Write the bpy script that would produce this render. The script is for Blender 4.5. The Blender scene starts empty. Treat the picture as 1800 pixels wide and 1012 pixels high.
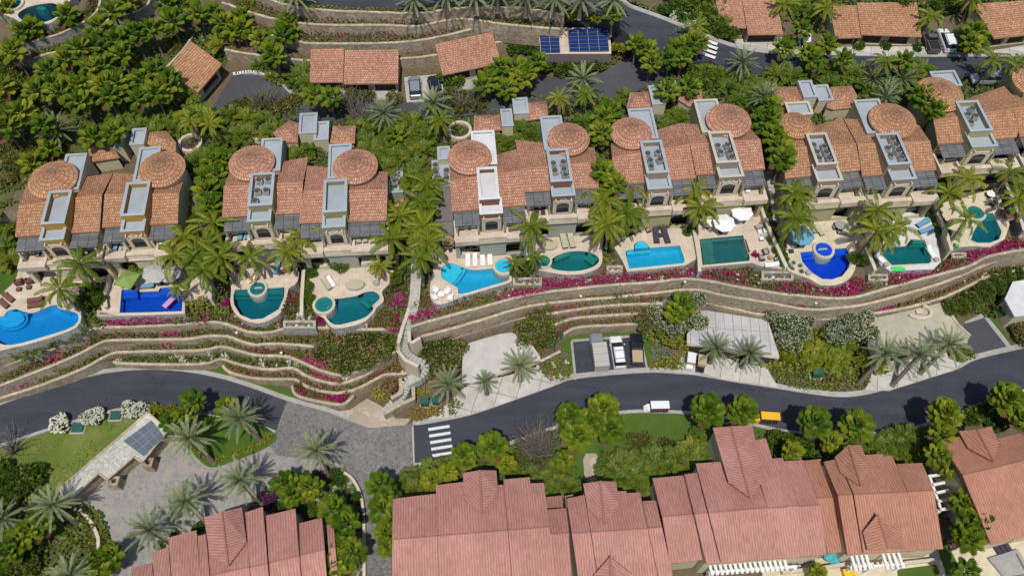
import bpy, math, random
from mathutils import Vector, Matrix, noise
from mathutils.geometry import tessellate_polygon
random.seed(7)
R = math.radians
scene = bpy.context.scene
# ------------------------------------------------------------------ camera, sky, sun, exposure
H = 102.0; F = 1450.0; TILT = R(31.61); ROLL = R(1.135); YAW = R(5.8)
cam_d = bpy.data.cameras.new('camera'); cam = bpy.data.objects.new('camera', cam_d)
scene.collection.objects.link(cam); scene.camera = cam
cam_d.sensor_width = 36; cam_d.lens = 36*F/1800; cam_d.clip_end = 3000
RI = Vector((1, 0, 0)); UP = Vector((0, math.cos(TILT), math.sin(TILT))); FW = Vector((0, math.sin(TILT), -math.cos(TILT)))
RI, UP = RI*math.cos(ROLL)+UP*math.sin(ROLL), UP*math.cos(ROLL)-RI*math.sin(ROLL)
cam.matrix_world = Matrix.Translation((0, 0, H)) @ Matrix((RI, UP, -FW)).transposed().to_4x4()
world = bpy.data.worlds.new('World'); scene.world = world; world.use_nodes = True
nt = world.node_tree; bg = nt.nodes['Background']; sky = nt.nodes.new('ShaderNodeTexSky')
sky.sky_type = 'NISHITA'; sky.sun_disc = False
SUN_EL = R(66); SDIR = Vector((0.06, 1, 0)).normalized()      # direction shadows fall
sky.sun_elevation = SUN_EL; sky.sun_rotation = math.atan2(-SDIR.x, -SDIR.y)
nt.links.new(sky.outputs[0], bg.inputs[0]); bg.inputs[1].default_value = 0.105
sl = bpy.data.lights.new('sun', 'SUN'); sl.energy = 3.9; sl.angle = R(0.5); sl.color = (1, 0.955, 0.88)
so = bpy.data.objects.new('sun', sl); scene.collection.objects.link(so)
sv = Vector((SDIR.x*math.cos(SUN_EL), SDIR.y*math.cos(SUN_EL), -math.sin(SUN_EL)))
so.rotation_euler = sv.to_track_quat('-Z', 'Y').to_euler()
scene.view_settings.view_transform = 'Standard'; scene.view_settings.look = 'None'
scene.view_settings.exposure = -0.1; scene.view_settings.gamma = 1
scene.render.engine = 'CYCLES'
scene.cycles.max_bounces = 6; scene.cycles.transparent_max_bounces = 8
C = scene.collection

# ------------------------------------------------------------------ geometry helpers
def P(x, y, z=0.0):
    d = FW + RI*((x-900)/F) - UP*((y-506)/F)
    return Vector((0, 0, H)) + d*((z-H)/d.z)
def proj(v):
    d = v-Vector((0, 0, H)); w = d.dot(FW)
    return 900+F*d.dot(RI)/w, 506-F*d.dot(UP)/w
class K:                                   # a four-times enlarged crop of the photograph
    def __init__(s, ox, oy): s.ox, s.oy = ox, oy
    def __call__(s, *pts): return [(s.ox+a[0]/4, s.oy+a[1]/4)+tuple(a[2:]) for a in pts]
    def one(s, x, y): return (s.ox+x/4, s.oy+y/4)
EX = Vector((math.cos(YAW), math.sin(YAW), 0)); EY = Vector((-math.sin(YAW), math.cos(YAW), 0))
def rect(a, b, z, yaw=YAW):                # rectangle (FL, FR, BR, BL) from two opposite pixels
    ex = Vector((math.cos(yaw), math.sin(yaw), 0)); ey = Vector((-math.sin(yaw), math.cos(yaw), 0))
    A = P(a[0], a[1], z); B = P(b[0], b[1], z); d = B-A
    return [A, A+ex*d.dot(ex), B, A+ey*d.dot(ey)]
def inset(q, t):                           # inset a convex CCW quad
    n = len(q); out = []
    for i in range(n):
        p0, p1, p2 = q[i-1], q[i], q[(i+1) % n]
        a = (p1-p0).normalized(); b = (p2-p1).normalized()
        na = Vector((-a.y, a.x, 0)); nb = Vector((-b.y, b.x, 0))
        m = (na+nb); m = m/max(0.3, m.length_squared)*2
        out.append(p1+m*t)
    return out
def area2(p): return sum(p[i-1].x*p[i].y-p[i].x*p[i-1].y for i in range(len(p)))
def ccw(p): return p if area2(p) > 0 else p[::-1]
def catmull(pts, n=4, closed=False):
    out = []; m = len(pts)
    rng = range(m) if closed else range(m-1)
    for i in rng:
        if closed: p0, p1, p2, p3 = pts[i-1], pts[i], pts[(i+1) % m], pts[(i+2) % m]
        else: p0, p1, p2, p3 = pts[max(0, i-1)], pts[i], pts[i+1], pts[min(m-1, i+2)]
        for k in range(n):
            t = k/n
            out.append(0.5*((2*p1)+(p2-p0)*t+(2*p0-5*p1+4*p2-p3)*t*t+(3*p1-p0-3*p2+p3)*t**3))
    if not closed: out.append(pts[-1].copy())
    return out
def path(px, z=None, n=3):
    return catmull([P(a[0], a[1], a[2] if len(a) > 2 else z) for a in px], n)
def inside(x, y, poly):
    c = False; j = len(poly)-1
    for i in range(len(poly)):
        a, b = poly[i], poly[j]
        if (a.y > y) != (b.y > y) and x < (b.x-a.x)*(y-a.y)/(b.y-a.y)+a.x: c = not c
        j = i
    return c

class MB:
    def __init__(s): s.v = []; s.f = []; s.m = []; s.uv = []; s.hasuv = False
    def add(s, vs, fs, m=0, uv=None):
        o = len(s.v); s.v += [tuple(v) for v in vs]
        for k, f in enumerate(fs):
            s.f.append([o+i for i in f]); s.m.append(m)
            if uv: s.hasuv = True; s.uv.append([uv[i] for i in f])
            else: s.uv.append([(0, 0)]*len(f))
        return s
    def face(s, pts, m=0, slope=False):
        uv = None
        if slope:
            n = (pts[1]-pts[0]).cross(pts[2]-pts[0]).normalized()
            h = Vector((-n.y, n.x, 0)); h = h.normalized() if h.length > 1e-4 else EX.copy()
            d = n.cross(h); uv = [(p.dot(h), p.dot(d)) for p in pts]
        return s.add(pts, [list(range(len(pts)))], m, uv)
    def prism(s, poly, z0, z1, mt=0, ms=None, bottom=False, holes=()):
        poly = ccw(poly); ms = mt if ms is None else ms
        top = [Vector((p.x, p.y, z1 if z1 is not None else p.z)) for p in poly]
        hs = [[Vector((p.x, p.y, z1 if z1 is not None else p.z)) for p in h] for h in holes]
        tris = tessellate_polygon([top]+hs); allv = top+[p for h in hs for p in h]
        fs = []
        for t in tris:
            a, b, c = (allv[i] for i in t)
            fs.append(list(t) if (b-a).cross(c-a).z > 0 else [t[0], t[2], t[1]])
        s.add(allv, fs, mt)
        for ring, sgn in [(top, 1)]+[(ccw(h), -1) for h in hs]:
            n = len(ring)
            for i in range(n):
                a, b = ring[i], ring[(i+1) % n]
                q = [Vector((a.x, a.y, z0)), Vector((b.x, b.y, z0)), b, a]
                s.add(q if sgn > 0 else q[::-1], [[0, 1, 2, 3]], ms)
        if bottom:
            s.add([Vector((p.x, p.y, z0)) for p in allv], [f[::-1] for f in fs], ms)
        return s
    def box(s, c, sx, sy, sz, yaw=0, m=0, taper=1.0):   # c = centre of the base
        c = Vector(c); ex = Vector((math.cos(yaw), math.sin(yaw), 0))*sx/2; ey = Vector((-math.sin(yaw), math.cos(yaw), 0))*sy/2
        b = [c-ex-ey, c+ex-ey, c+ex+ey, c-ex+ey]; u = Vector((0, 0, sz))
        t = [c+(p-c)*taper+u for p in b]
        return s.add(b+t, [[3, 2, 1, 0], [4, 5, 6, 7], [0, 1, 5, 4], [1, 2, 6, 5], [2, 3, 7, 6], [3, 0, 4, 7]], m)
    def beam(s, a, b, w, h, m=0):
        a = Vector(a); b = Vector(b); d = (b-a); 
        side = Vector((-d.y, d.x, 0)); side = (side.normalized() if side.length > 1e-5 else Vector((1, 0, 0)))*w/2
        up = d.cross(side).normalized()*(-h/2)
        if up.length < 1e-6: up = Vector((0, 0, h/2))
        vs = [a-side-up, a+side-up, a+side+up, a-side+up, b-side-up, b+side-up, b+side+up, b-side+up]
        return s.add(vs, [[0, 1, 2, 3], [7, 6, 5, 4], [0, 4, 5, 1], [1, 5, 6, 2], [2, 6, 7, 3], [3, 7, 4, 0]], m)
    def tube(s, pts, rs, n=7, m=0, capit=True):
        rings = []
        for i, p in enumerate(pts):
            d = (pts[min(i+1, len(pts)-1)]-pts[max(i-1, 0)]).normalized()
            a = d.cross(Vector((0.13, 1, 0.07))); a = a.normalized() if a.length > 1e-3 else Vector((1, 0, 0)); b = d.cross(a)
            rings.append([p+(a*math.cos(2*math.pi*k/n)+b*math.sin(2*math.pi*k/n))*rs[i] for k in range(n)])
        vs = [v for r in rings for v in r]; fs = []
        for i in range(len(pts)-1):
            for k in range(n):
                k2 = (k+1) % n; fs.append([i*n+k, i*n+k2, (i+1)*n+k2, (i+1)*n+k])
        if capit: fs.append([(len(pts)-1)*n+k for k in range(n)]); fs.append([k for k in range(n)][::-1])
        return s.add(vs, fs, m)
    def lathe(s, c, prof, n=16, m=0, ry=1.0):           # prof = [(r, z)...]
        c = Vector(c); vs = []; fs = []
        for r, z in prof:
            for k in range(n):
                a = 2*math.pi*k/n; vs.append(c+Vector((r*math.cos(a), r*ry*math.sin(a), z)))
        for i in range(len(prof)-1):
            for k in range(n):
                k2 = (k+1) % n; fs.append([i*n+k, i*n+k2, (i+1)*n+k2, (i+1)*n+k])
        fs.append([(len(prof)-1)*n+k for k in range(n)])
        return s.add(vs, fs, m)
    def build(s, name, mats, parent=None, loc=None, smooth=False):
        me = bpy.data.meshes.new(name)
        off = Vector(loc) if loc is not None else (parent_loc(parent) if parent else Vector((0, 0, 0)))
        me.from_pydata([(v[0]-off.x, v[1]-off.y, v[2]-off.z) for v in s.v], [], s.f)
        if not isinstance(mats, (list, tuple)): mats = [mats]
        for m in mats: me.materials.append(m)
        me.polygons.foreach_set('material_index', s.m)
        if s.hasuv:
            l = me.uv_layers.new(name='UVMap'); flat = [c for f in s.uv for u in f for c in u]
            l.data.foreach_set('uv', flat)
        if smooth: me.polygons.foreach_set('use_smooth', [True]*len(s.f))
        me.update()
        o = bpy.data.objects.new(name, me); C.objects.link(o)
        if parent: o.parent = parent
        elif loc is not None: o.location = off
        return o
def parent_loc(p):
    v = Vector((0, 0, 0))
    while p: v += p.location; p = p.parent
    return v
def thing(name, label, cat, loc=(0, 0, 0), group=None):
    o = bpy.data.objects.new(name, None); C.objects.link(o); o.location = loc
    o.empty_display_size = 0.3
    return tag(o, label, cat, group)
def tag(o, label, cat, group=None):
    o['label'] = label; o['category'] = cat
    if group: o['group'] = group
    return o
def kind(o, k, label=None, cat=None):
    o['kind'] = k
    if label: o['label'] = label
    if cat: o['category'] = cat
    return o
def dup(root, loc, rz=0, sc=1.0):
    r = root.copy(); C.objects.link(r); r.location = loc; r.rotation_euler = (0, 0, rz)
    r.scale = (sc, sc, sc)
    for ch in list(root.children):
        c = ch.copy(); C.objects.link(c); c.parent = r
        for g in list(ch.children):
            d = g.copy(); C.objects.link(d); d.parent = c
    return r

# ------------------------------------------------------------------ materials
def srgb(r, g, b):
    f = lambda c: (c/255/12.92) if c/255 <= 0.04045 else ((c/255+0.055)/1.055)**2.4
    return (f(r), f(g), f(b), 1)
class N:
    def __init__(s, name):
        s.mat = bpy.data.materials.new(name); s.mat.use_nodes = True; s.t = s.mat.node_tree
        s.b = s.t.nodes['Principled BSDF']; s.L = s.t.links.new
    def n(s, typ, **kw):
        x = s.t.nodes.new(typ)
        for k, v in kw.items():
            if k.startswith('i_'): x.inputs[k[2:].replace('_', ' ')].default_value = v
            else: setattr(x, k, v)
        return x
    def mix(s, fac, a, b, blend='MIX'):
        x = s.n('ShaderNodeMix', data_type='RGBA', blend_type=blend)
        for i, v in ((0, fac), (6, a), (7, b)):
            if hasattr(v, 'node'): s.L(v, x.inputs[i])
            else: x.inputs[i].default_value = v
        return x.outputs[2]
    def ramp(s, src, stops):
        r = s.n('ShaderNodeValToRGB'); s.L(src, r.inputs[0]); e = r.color_ramp.elements
        while len(e) < len(stops): e.new(0.5)
        for k, (p, c) in enumerate(stops): e[k].position = p; e[k].color = c if len(c) == 4 else (*c, 1)
        return r.outputs[0]
    def coord(s, what='Object', scale=None):
        c = s.n('ShaderNodeTexCoord').outputs[what]
        if scale:
            m = s.n('ShaderNodeMapping'); s.L(c, m.inputs[0]); m.inputs['Scale'].default_value = scale; return m.outputs[0]
        return c
    def noise(s, co, scale, detail=4, rough=0.55):
        x = s.n('ShaderNodeTexNoise'); s.L(co, x.inputs['Vector']); x.inputs['Scale'].default_value = scale
        x.inputs['Detail'].default_value = detail; x.inputs['Roughness'].default_value = rough; return x.outputs['Fac']
    def bump(s, h, st=0.3, d=0.05):
        x = s.n('ShaderNodeBump'); x.inputs['Strength'].default_value = st; x.inputs['Distance'].default_value = d
        s.L(h, x.inputs['Height']); s.L(x.outputs[0], s.b.inputs['Normal'])
    def out(s, col, rough=0.8, metal=0.0, spec=0.3):
        if hasattr(col, 'node'): s.L(col, s.b.inputs['Base Color'])
        else: s.b.inputs['Base Color'].default_value = col
        s.b.inputs['Roughness'].default_value = rough; s.b.inputs['Metallic'].default_value = metal
        s.b.inputs['Specular IOR Level'].default_value = spec; return s.mat
def plain(name, c1, c2=None, scale=2.0, rough=0.8, metal=0, spec=0.3, bump=0, big=0.12):
    g = N(name); co = g.coord()
    c2 = c2 or tuple(x*0.78 for x in c1[:3])+(1,)
    f = g.noise(co, scale, 6, 0.65); col = g.mix(g.ramp(f, [(0.32, (0, 0, 0)), (0.68, (1, 1, 1))]), c1, c2)
    f2 = g.noise(co, big, 3); col = g.mix(g.ramp(f2, [(0.35, (0.88, 0.88, 0.88)), (0.65, (1.08, 1.06, 1.04))]), (1, 1, 1, 1), col, 'MULTIPLY') if False else col
    v = g.ramp(f2, [(0.3, (0.86, 0.86, 0.86)), (0.7, (1.1, 1.1, 1.1))]); col = g.mix(1.0, col, v, 'MULTIPLY')
    if bump: g.bump(f, bump, 0.04)
    return g.out(col, rough, metal, spec)
def stone(name, cols, mortar, scale=2.2, rough=0.85, bump=0.5, stretch=(1, 1, 1.4), big=0.15, stain=None):
    g = N(name); co = g.coord('Object', stretch)
    v = g.n('ShaderNodeTexVoronoi', feature='F1'); g.L(co, v.inputs['Vector']); v.inputs['Scale'].default_value = scale
    e = g.n('ShaderNodeTexVoronoi', feature='DISTANCE_TO_EDGE'); g.L(co, e.inputs['Vector']); e.inputs['Scale'].default_value = scale
    s1 = g.n('ShaderNodeSeparateColor'); g.L(v.outputs['Color'], s1.inputs[0])
    n = len(cols); col = g.ramp(s1.outputs[0], [(i/(n-1), c) for i, c in enumerate(cols)])
    m = g.ramp(e.outputs['Distance'], [(0.015, (1, 1, 1)), (0.06, (0, 0, 0))]); col = g.mix(m, col, mortar)
    f = g.noise(g.coord(), big, 5, 0.6); col = g.mix(1.0, col, g.ramp(f, [(0.3, (0.78, 0.78, 0.78)), (0.7, (1.12, 1.12, 1.12))]), 'MULTIPLY')
    if stain:
        f3 = g.noise(g.coord(), 0.5, 4, 0.7); col = g.mix(g.ramp(f3, [(0.5, (0, 0, 0)), (0.66, (0.75, 0.75, 0.75))]), col, stain)
    g.bump(e.outputs['Distance'], bump, 0.06); return g.out(col, rough)
def tiles(name, c1, c2, c3, bw=0.25, bh=0.42):
    g = N(name); co0 = g.coord('UV'); nz = g.n('ShaderNodeTexNoise'); g.L(co0, nz.inputs['Vector']); nz.inputs['Scale'].default_value = 1.1
    va = g.n('ShaderNodeVectorMath', operation='SCALE'); g.L(nz.outputs['Color'], va.inputs[0]); va.inputs['Scale'].default_value = 0.16
    vb = g.n('ShaderNodeVectorMath', operation='ADD'); g.L(co0, vb.inputs[0]); g.L(va.outputs[0], vb.inputs[1]); co = vb.outputs[0]
    b = g.n('ShaderNodeTexBrick'); g.L(co, b.inputs['Vector'])
    b.offset = 0.5; b.inputs['Color1'].default_value = c1; b.inputs['Color2'].default_value = c2; b.inputs['Mortar'].default_value = c3
    b.inputs['Scale'].default_value = 1; b.inputs['Brick Width'].default_value = bw; b.inputs['Row Height'].default_value = bh
    b.inputs['Mortar Size'].default_value = 0.045; b.inputs['Mortar Smooth'].default_value = 0.3; b.inputs['Bias'].default_value = -0.1
    f = g.noise(co, 2.3, 3, 0.7); col = g.mix(1.0, b.outputs['Color'], g.ramp(f, [(0.3, (0.76, 0.74, 0.72)), (0.72, (1.2, 1.2, 1.2))]), 'MULTIPLY')
    f2 = g.noise(g.coord(), 0.22, 4, 0.6); col = g.mix(1.0, col, g.ramp(f2, [(0.3, (0.84, 0.82, 0.8)), (0.7, (1.1, 1.1, 1.1))]), 'MULTIPLY')
    w = g.n('ShaderNodeTexWave', wave_type='BANDS', bands_direction='X'); g.L(co, w.inputs['Vector']); w.inputs['Scale'].default_value = 0.314/bw
    sv_ = g.n('ShaderNodeTexWave', wave_type='BANDS', bands_direction='Y', wave_profile='SAW'); g.L(co, sv_.inputs['Vector']); sv_.inputs['Scale'].default_value = 0.314/bh
    ad = g.n('ShaderNodeMath', operation='ADD'); g.L(w.outputs['Fac'], ad.inputs[0]); g.L(sv_.outputs['Fac'], ad.inputs[1])
    g.bump(ad.outputs[0], 0.9, 0.08); return g.out(col, 0.8)
def ribs(name, c1, c2, per=0.31):
    g = N(name); co = g.coord('UV')
    w = g.n('ShaderNodeTexWave', wave_type='BANDS', bands_direction='X'); g.L(co, w.inputs['Vector']); w.inputs['Scale'].default_value = 0.314/per
    col = g.mix(g.ramp(w.outputs['Fac'], [(0.25, (0, 0, 0)), (0.7, (1, 1, 1))]), c2, c1)
    m = g.n('ShaderNodeMapping'); g.L(co, m.inputs[0]); m.inputs['Scale'].default_value = (3, 0.6, 1)
    f = g.noise(m.outputs[0], 1.5, 6, 0.85); col = g.mix(1.0, col, g.ramp(f, [(0.28, (0.62, 0.58, 0.58)), (0.72, (1.28, 1.32, 1.34))]), 'MULTIPLY')
    st = g.noise(g.coord(), 0.9, 6, 0.75); col = g.mix(g.ramp(st, [(0.56, (0, 0, 0)), (0.72, (0.55, 0.55, 0.55))]), col, (0.22, 0.14, 0.13, 1))
    f2 = g.noise(g.coord(), 0.18, 5, 0.65); col = g.mix(1.0, col, g.ramp(f2, [(0.3, (0.82, 0.8, 0.8)), (0.7, (1.12, 1.12, 1.14))]), 'MULTIPLY')
    g.bump(w.outputs['Fac'], 0.35, 0.04); return g.out(col, 0.75)
def leaf(name, c1, c2, rough=0.5, trans=0.25, vary=0.10, c3=None):
    g = N(name); oi = g.n('ShaderNodeObjectInfo'); geo = g.n('ShaderNodeNewGeometry')
    col = g.mix(geo.outputs['Random Per Island'], c1, c2)
    if c3: col = g.mix(oi.outputs['Random'], col, c3)
    hsv = g.n('ShaderNodeHueSaturation'); g.L(col, hsv.inputs['Color'])
    mr = g.n('ShaderNodeMapRange'); g.L(oi.outputs['Random'], mr.inputs[0]); mr.inputs[3].default_value = 0.5-vary*0.25; mr.inputs[4].default_value = 0.5+vary*0.12
    g.L(mr.outputs[0], hsv.inputs['Hue'])
    mv = g.n('ShaderNodeMapRange'); g.L(oi.outputs['Random'], mv.inputs[0]); mv.inputs[3].default_value = 1.15; mv.inputs[4].default_value = 0.8
    g.L(mv.outputs[0], hsv.inputs['Value'])
    g.out(hsv.outputs[0], rough, spec=0.35)
    tr = g.n('ShaderNodeBsdfTranslucent'); g.L(hsv.outputs[0], tr.inputs[0])
    ms = g.n('ShaderNodeMixShader'); ms.inputs[0].default_value = trans
    g.L(g.b.outputs[0], ms.inputs[1]); g.L(tr.outputs[0], ms.inputs[2]); g.L(ms.outputs[0], g.t.nodes['Material Output'].inputs[0])
    return g.mat
M = {}
M['asphalt'] = plain('asphalt', (0.050, 0.054, 0.070, 1), (0.040, 0.044, 0.058, 1), 6, 0.8, big=0.05, bump=0.1)
def asphalt(name, c1, c2, seam):
    g = N(name); co = g.coord(); f = g.noise(co, 9, 5, 0.7); col = g.mix(g.ramp(f, [(0.3, (0, 0, 0)), (0.7, (1, 1, 1))]), c1, c2)
    m = g.n('ShaderNodeMapping'); g.L(co, m.inputs[0]); m.inputs['Scale'].default_value = (.12, .7, 1); s = g.noise(m.outputs[0], 1.0, 5, 0.65)
    col = g.mix(1.0, col, g.ramp(s, [(0.3, (0.74, 0.75, 0.78)), (0.7, (1.28, 1.25, 1.2))]), 'MULTIPLY')
    v = g.n('ShaderNodeTexVoronoi', feature='DISTANCE_TO_EDGE'); v.inputs['Scale'].default_value = .13; nz = g.n('ShaderNodeTexNoise'); g.L(co, nz.inputs['Vector']); nz.inputs['Scale'].default_value = .8
    a = g.n('ShaderNodeVectorMath', operation='SCALE'); g.L(nz.outputs['Color'], a.inputs[0]); a.inputs['Scale'].default_value = 3; b = g.n('ShaderNodeVectorMath', operation='ADD'); g.L(co, b.inputs[0]); g.L(a.outputs[0], b.inputs[1]); g.L(b.outputs[0], v.inputs['Vector'])
    col = g.mix(g.ramp(v.outputs['Distance'], [(0.002, (.6, .6, .6)), (0.007, (0, 0, 0))]), col, seam)
    o = g.noise(co, .55, 3, .5); col = g.mix(g.ramp(o, [(0.66, (0, 0, 0)), (0.76, (.45, .45, .45))]), col, (0.022, 0.022, 0.026, 1))
    g.bump(f, .15, .03); return g.out(col, .82)
M['asphalt'] = asphalt('asphalt', (0.050, 0.054, 0.070, 1), (0.038, 0.042, 0.056, 1), (0.02, 0.02, 0.024, 1))
M['asphalt2'] = plain('asphalt_grey', (0.075, 0.074, 0.082, 1), (0.06, 0.06, 0.07, 1), 5, 0.85, big=0.06, bump=0.1)
M['concrete'] = plain('concrete', (0.44, 0.42, 0.38, 1), (0.34, 0.33, 0.30, 1), 1.4, 0.85, big=0.1)
M['kerb'] = plain('kerb_stone', (0.42, 0.40, 0.37, 1), (0.30, 0.29, 0.27, 1), 1.2, 0.85)
def slabs(name, c1, c2, joint, sx, sy, yaw=0, js=0.03):
    g = N(name); co = g.coord(); m = g.n('ShaderNodeMapping'); g.L(co, m.inputs[0]); m.inputs['Rotation'].default_value = (0, 0, yaw)
    b = g.n('ShaderNodeTexBrick'); g.L(m.outputs[0], b.inputs['Vector']); b.offset = 0
    b.inputs['Color1'].default_value = c1; b.inputs['Color2'].default_value = c2; b.inputs['Mortar'].default_value = joint
    b.inputs['Scale'].default_value = 1; b.inputs['Brick Width'].default_value = sx; b.inputs['Row Height'].default_value = sy
    b.inputs['Mortar Size'].default_value = js
    f = g.noise(co, 0.7, 6, 0.7); col = g.mix(1.0, b.outputs['Color'], g.ramp(f, [(0.3, (0.8, 0.78, 0.74)), (0.7, (1.12, 1.12, 1.12))]), 'MULTIPLY')
    return g.out(col, 0.8)
M['apron'] = slabs('concrete_slabs', (0.46, 0.44, 0.41, 1), (0.52, 0.50, 0.46, 1), (0.22, 0.21, 0.2, 1), 2.6, 3.4, 0.25, 0.05)
M['gravelroof'] = plain('white_roof_gravel', (0.52, 0.50, 0.48, 1), (0.42, 0.39, 0.36, 1), 0.5, 0.9, big=0.2)
M['boardroof'] = slabs('white_board_roof', (0.42, 0.42, 0.44, 1), (0.49, 0.48, 0.48, 1), (0.26, 0.25, 0.26, 1), 1.2, 9, 0.05, 0.05)
M['tanroof'] = plain('tan_gravel_roof', (0.42, 0.39, 0.30, 1), (0.34, 0.32, 0.25, 1), 1.0, 0.9, big=0.15)
M['pebble'] = stone('pebble_roof', [(0.5, 0.48, 0.4, 1), (0.62, 0.6, 0.53, 1), (0.4, 0.4, 0.34, 1)], (0.3, 0.29, 0.25, 1), 3.5, bump=0.3)
M['stonewall'] = stone('stone_wall', [(0.36, 0.295, 0.21, 1), (0.23, 0.185, 0.135, 1), (0.45, 0.38, 0.28, 1), (0.30, 0.24, 0.165, 1)], (0.38, 0.315, 0.23, 1), 2.4, stain=(0.26, 0.16, 0.11, 1))
M['greywall'] = stone('grey_stone_wall', [(0.27, 0.26, 0.25, 1), (0.36, 0.35, 0.33, 1), (0.22, 0.21, 0.2, 1), (0.31, 0.29, 0.27, 1)], (0.44, 0.42, 0.39, 1), 1.8)
M['cap'] = stone('cap_stone', [(0.50, 0.43, 0.31, 1), (0.42, 0.35, 0.25, 1), (0.56, 0.49, 0.37, 1)], (0.34, 0.28, 0.2, 1), 1.6, bump=0.25, stretch=(1, 1, 0.4))
M['plaza'] = stone('plaza_stone', [(0.145, 0.138, 0.135, 1), (0.20, 0.19, 0.185, 1), (0.11, 0.108, 0.108, 1), (0.24, 0.23, 0.22, 1)], (0.19, 0.18, 0.17, 1), 3.6, bump=0.3, stretch=(1, 1, 1), big=0.07)
M['flag'] = stone('court_stone', [(0.28, 0.265, 0.25, 1), (0.34, 0.32, 0.30, 1), (0.23, 0.22, 0.215, 1), (0.32, 0.31, 0.29, 1)], (0.25, 0.24, 0.22, 1), 2.8, bump=0.3, stretch=(1, 1, 1), big=0.08, stain=(0.36, 0.30, 0.25, 1))
M['tanstone'] = stone('tan_paving', [(0.40, 0.34, 0.26, 1), (0.34, 0.29, 0.22, 1), (0.48, 0.41, 0.32, 1)], (0.36, 0.3, 0.23, 1), 0.8, bump=0.2, stretch=(1, 1, 1))
M['deck'] = slabs('deck_paving', (0.60, 0.50, 0.40, 1), (0.55, 0.46, 0.37, 1), (0.47, 0.39, 0.31, 1), 0.9, 0.9, -YAW, 0.02)
M['deck2'] = slabs('deck_paving_cream', (0.62, 0.55, 0.40, 1), (0.58, 0.51, 0.38, 1), (0.48, 0.42, 0.31, 1), 0.9, 0.9, -YAW, 0.02)
M['coping'] = plain('coping', (0.60, 0.52, 0.41, 1), (0.52, 0.44, 0.34, 1), 1.5, 0.7)
M['soil'] = plain('garden_soil', (0.16, 0.12, 0.075, 1), (0.10, 0.08, 0.045, 1), 1.5, 0.95, bump=0.3)
M['drygrass'] = plain('dry_hillside', (0.13, 0.115, 0.035, 1), (0.055, 0.065, 0.02, 1), 0.35, 0.95, bump=0.3)
M['lawn'] = plain('lawn', (0.055, 0.105, 0.012, 1), (0.075, 0.125, 0.02, 1), 0.7, 0.95, big=0.25, bump=0.2)
M['drylawn'] = plain('worn_lawn', (0.09, 0.14, 0.02, 1), (0.17, 0.19, 0.05, 1), 0.35, 0.95, big=0.12, bump=0.2)
M['brightlawn'] = plain('clipped_lawn', (0.045, 0.095, 0.008, 1), (0.065, 0.115, 0.014, 1), 1.0, 0.95, big=0.3, bump=0.15)
M['tile'] = tiles('clay_tiles', (0.50, 0.245, 0.16, 1), (0.69, 0.405, 0.275, 1), (0.30, 0.14, 0.09, 1))
M['tile_orange'] = tiles('orange_clay_tiles', (0.48, 0.245, 0.13, 1), (0.66, 0.395, 0.23, 1), (0.28, 0.135, 0.075, 1))
M['pinkroof'] = ribs('pink_barrel_roof', (0.48, 0.24, 0.19, 1), (0.37, 0.17, 0.135, 1))
M['redroof'] = ribs('red_barrel_roof', (0.46, 0.225, 0.145, 1), (0.34, 0.15, 0.092, 1))
M['greyflat'] = plain('blue_grey_membrane', (0.36, 0.40, 0.43, 1), (0.31, 0.35, 0.38, 1), 1.2, 0.75, big=0.3)
M['whiteflat'] = plain('white_membrane', (0.66, 0.66, 0.66, 1), (0.54, 0.54, 0.55, 1), 1.2, 0.7, big=0.3)
M['beigecap'] = plain('beige_cap', (0.50, 0.46, 0.38, 1), (0.44, 0.40, 0.33, 1), 2, 0.8)
M['ochre'] = plain('ochre_stucco', (0.40, 0.24, 0.055, 1), (0.33, 0.20, 0.05, 1), 1.5, 0.9)
M['sage'] = plain('sage_stucco', (0.27, 0.26, 0.12, 1), (0.23, 0.22, 0.10, 1), 1.5, 0.9)
M['brown'] = plain('terracotta_stucco', (0.20, 0.10, 0.065, 1), (0.16, 0.08, 0.05, 1), 1.5, 0.9)
M['taupe'] = plain('taupe_stucco', (0.30, 0.23, 0.17, 1), (0.25, 0.19, 0.14, 1), 1.5, 0.9)
M['olive'] = plain('olive_stucco', (0.36, 0.34, 0.19, 1), (0.31, 0.29, 0.16, 1), 1.5, 0.9)
M['greygreen'] = plain('grey_green_stucco', (0.32, 0.33, 0.27, 1), (0.27, 0.28, 0.23, 1), 1.5, 0.9)
M['cream'] = plain('cream_stucco', (0.55, 0.48, 0.34, 1), (0.48, 0.42, 0.30, 1), 1.5, 0.9)
M['mauve'] = plain('mauve_render', (0.17, 0.145, 0.155, 1), (0.15, 0.125, 0.135, 1), 1.0, 0.9)
M['white'] = plain('white_paint', (0.78, 0.77, 0.75, 1), (0.70, 0.69, 0.67, 1), 2, 0.6)
M['slat'] = slabs('weathered_slats', (0.15, 0.155, 0.165, 1), (0.22, 0.225, 0.235, 1), (0.07, 0.07, 0.075, 1), 1.3, 0.33, -YAW, 0.04)
M['glass'] = N('dark_glass').out((0.02, 0.025, 0.03, 1), 0.08, 0, 0.6)
M['greyglass'] = plain('skylight_glass', (0.10, 0.13, 0.155, 1), (0.14, 0.17, 0.19, 1), 0.8, 0.15, spec=0.6)
M['dark'] = plain('dark_metal', (0.03, 0.03, 0.03, 1), (0.02, 0.02, 0.02, 1), 3, 0.6)
M['garage'] = plain('garage_door', (0.06, 0.045, 0.035, 1), (0.05, 0.035, 0.03, 1), 2, 0.7)
M['acgrey'] = plain('unit_casing', (0.40, 0.39, 0.36, 1), (0.28, 0.27, 0.25, 1), 3, 0.6)
M['acfan'] = plain('fan_grille', (0.11, 0.11, 0.11, 1), (0.03, 0.03, 0.03, 1), 8, 0.5)
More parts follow.
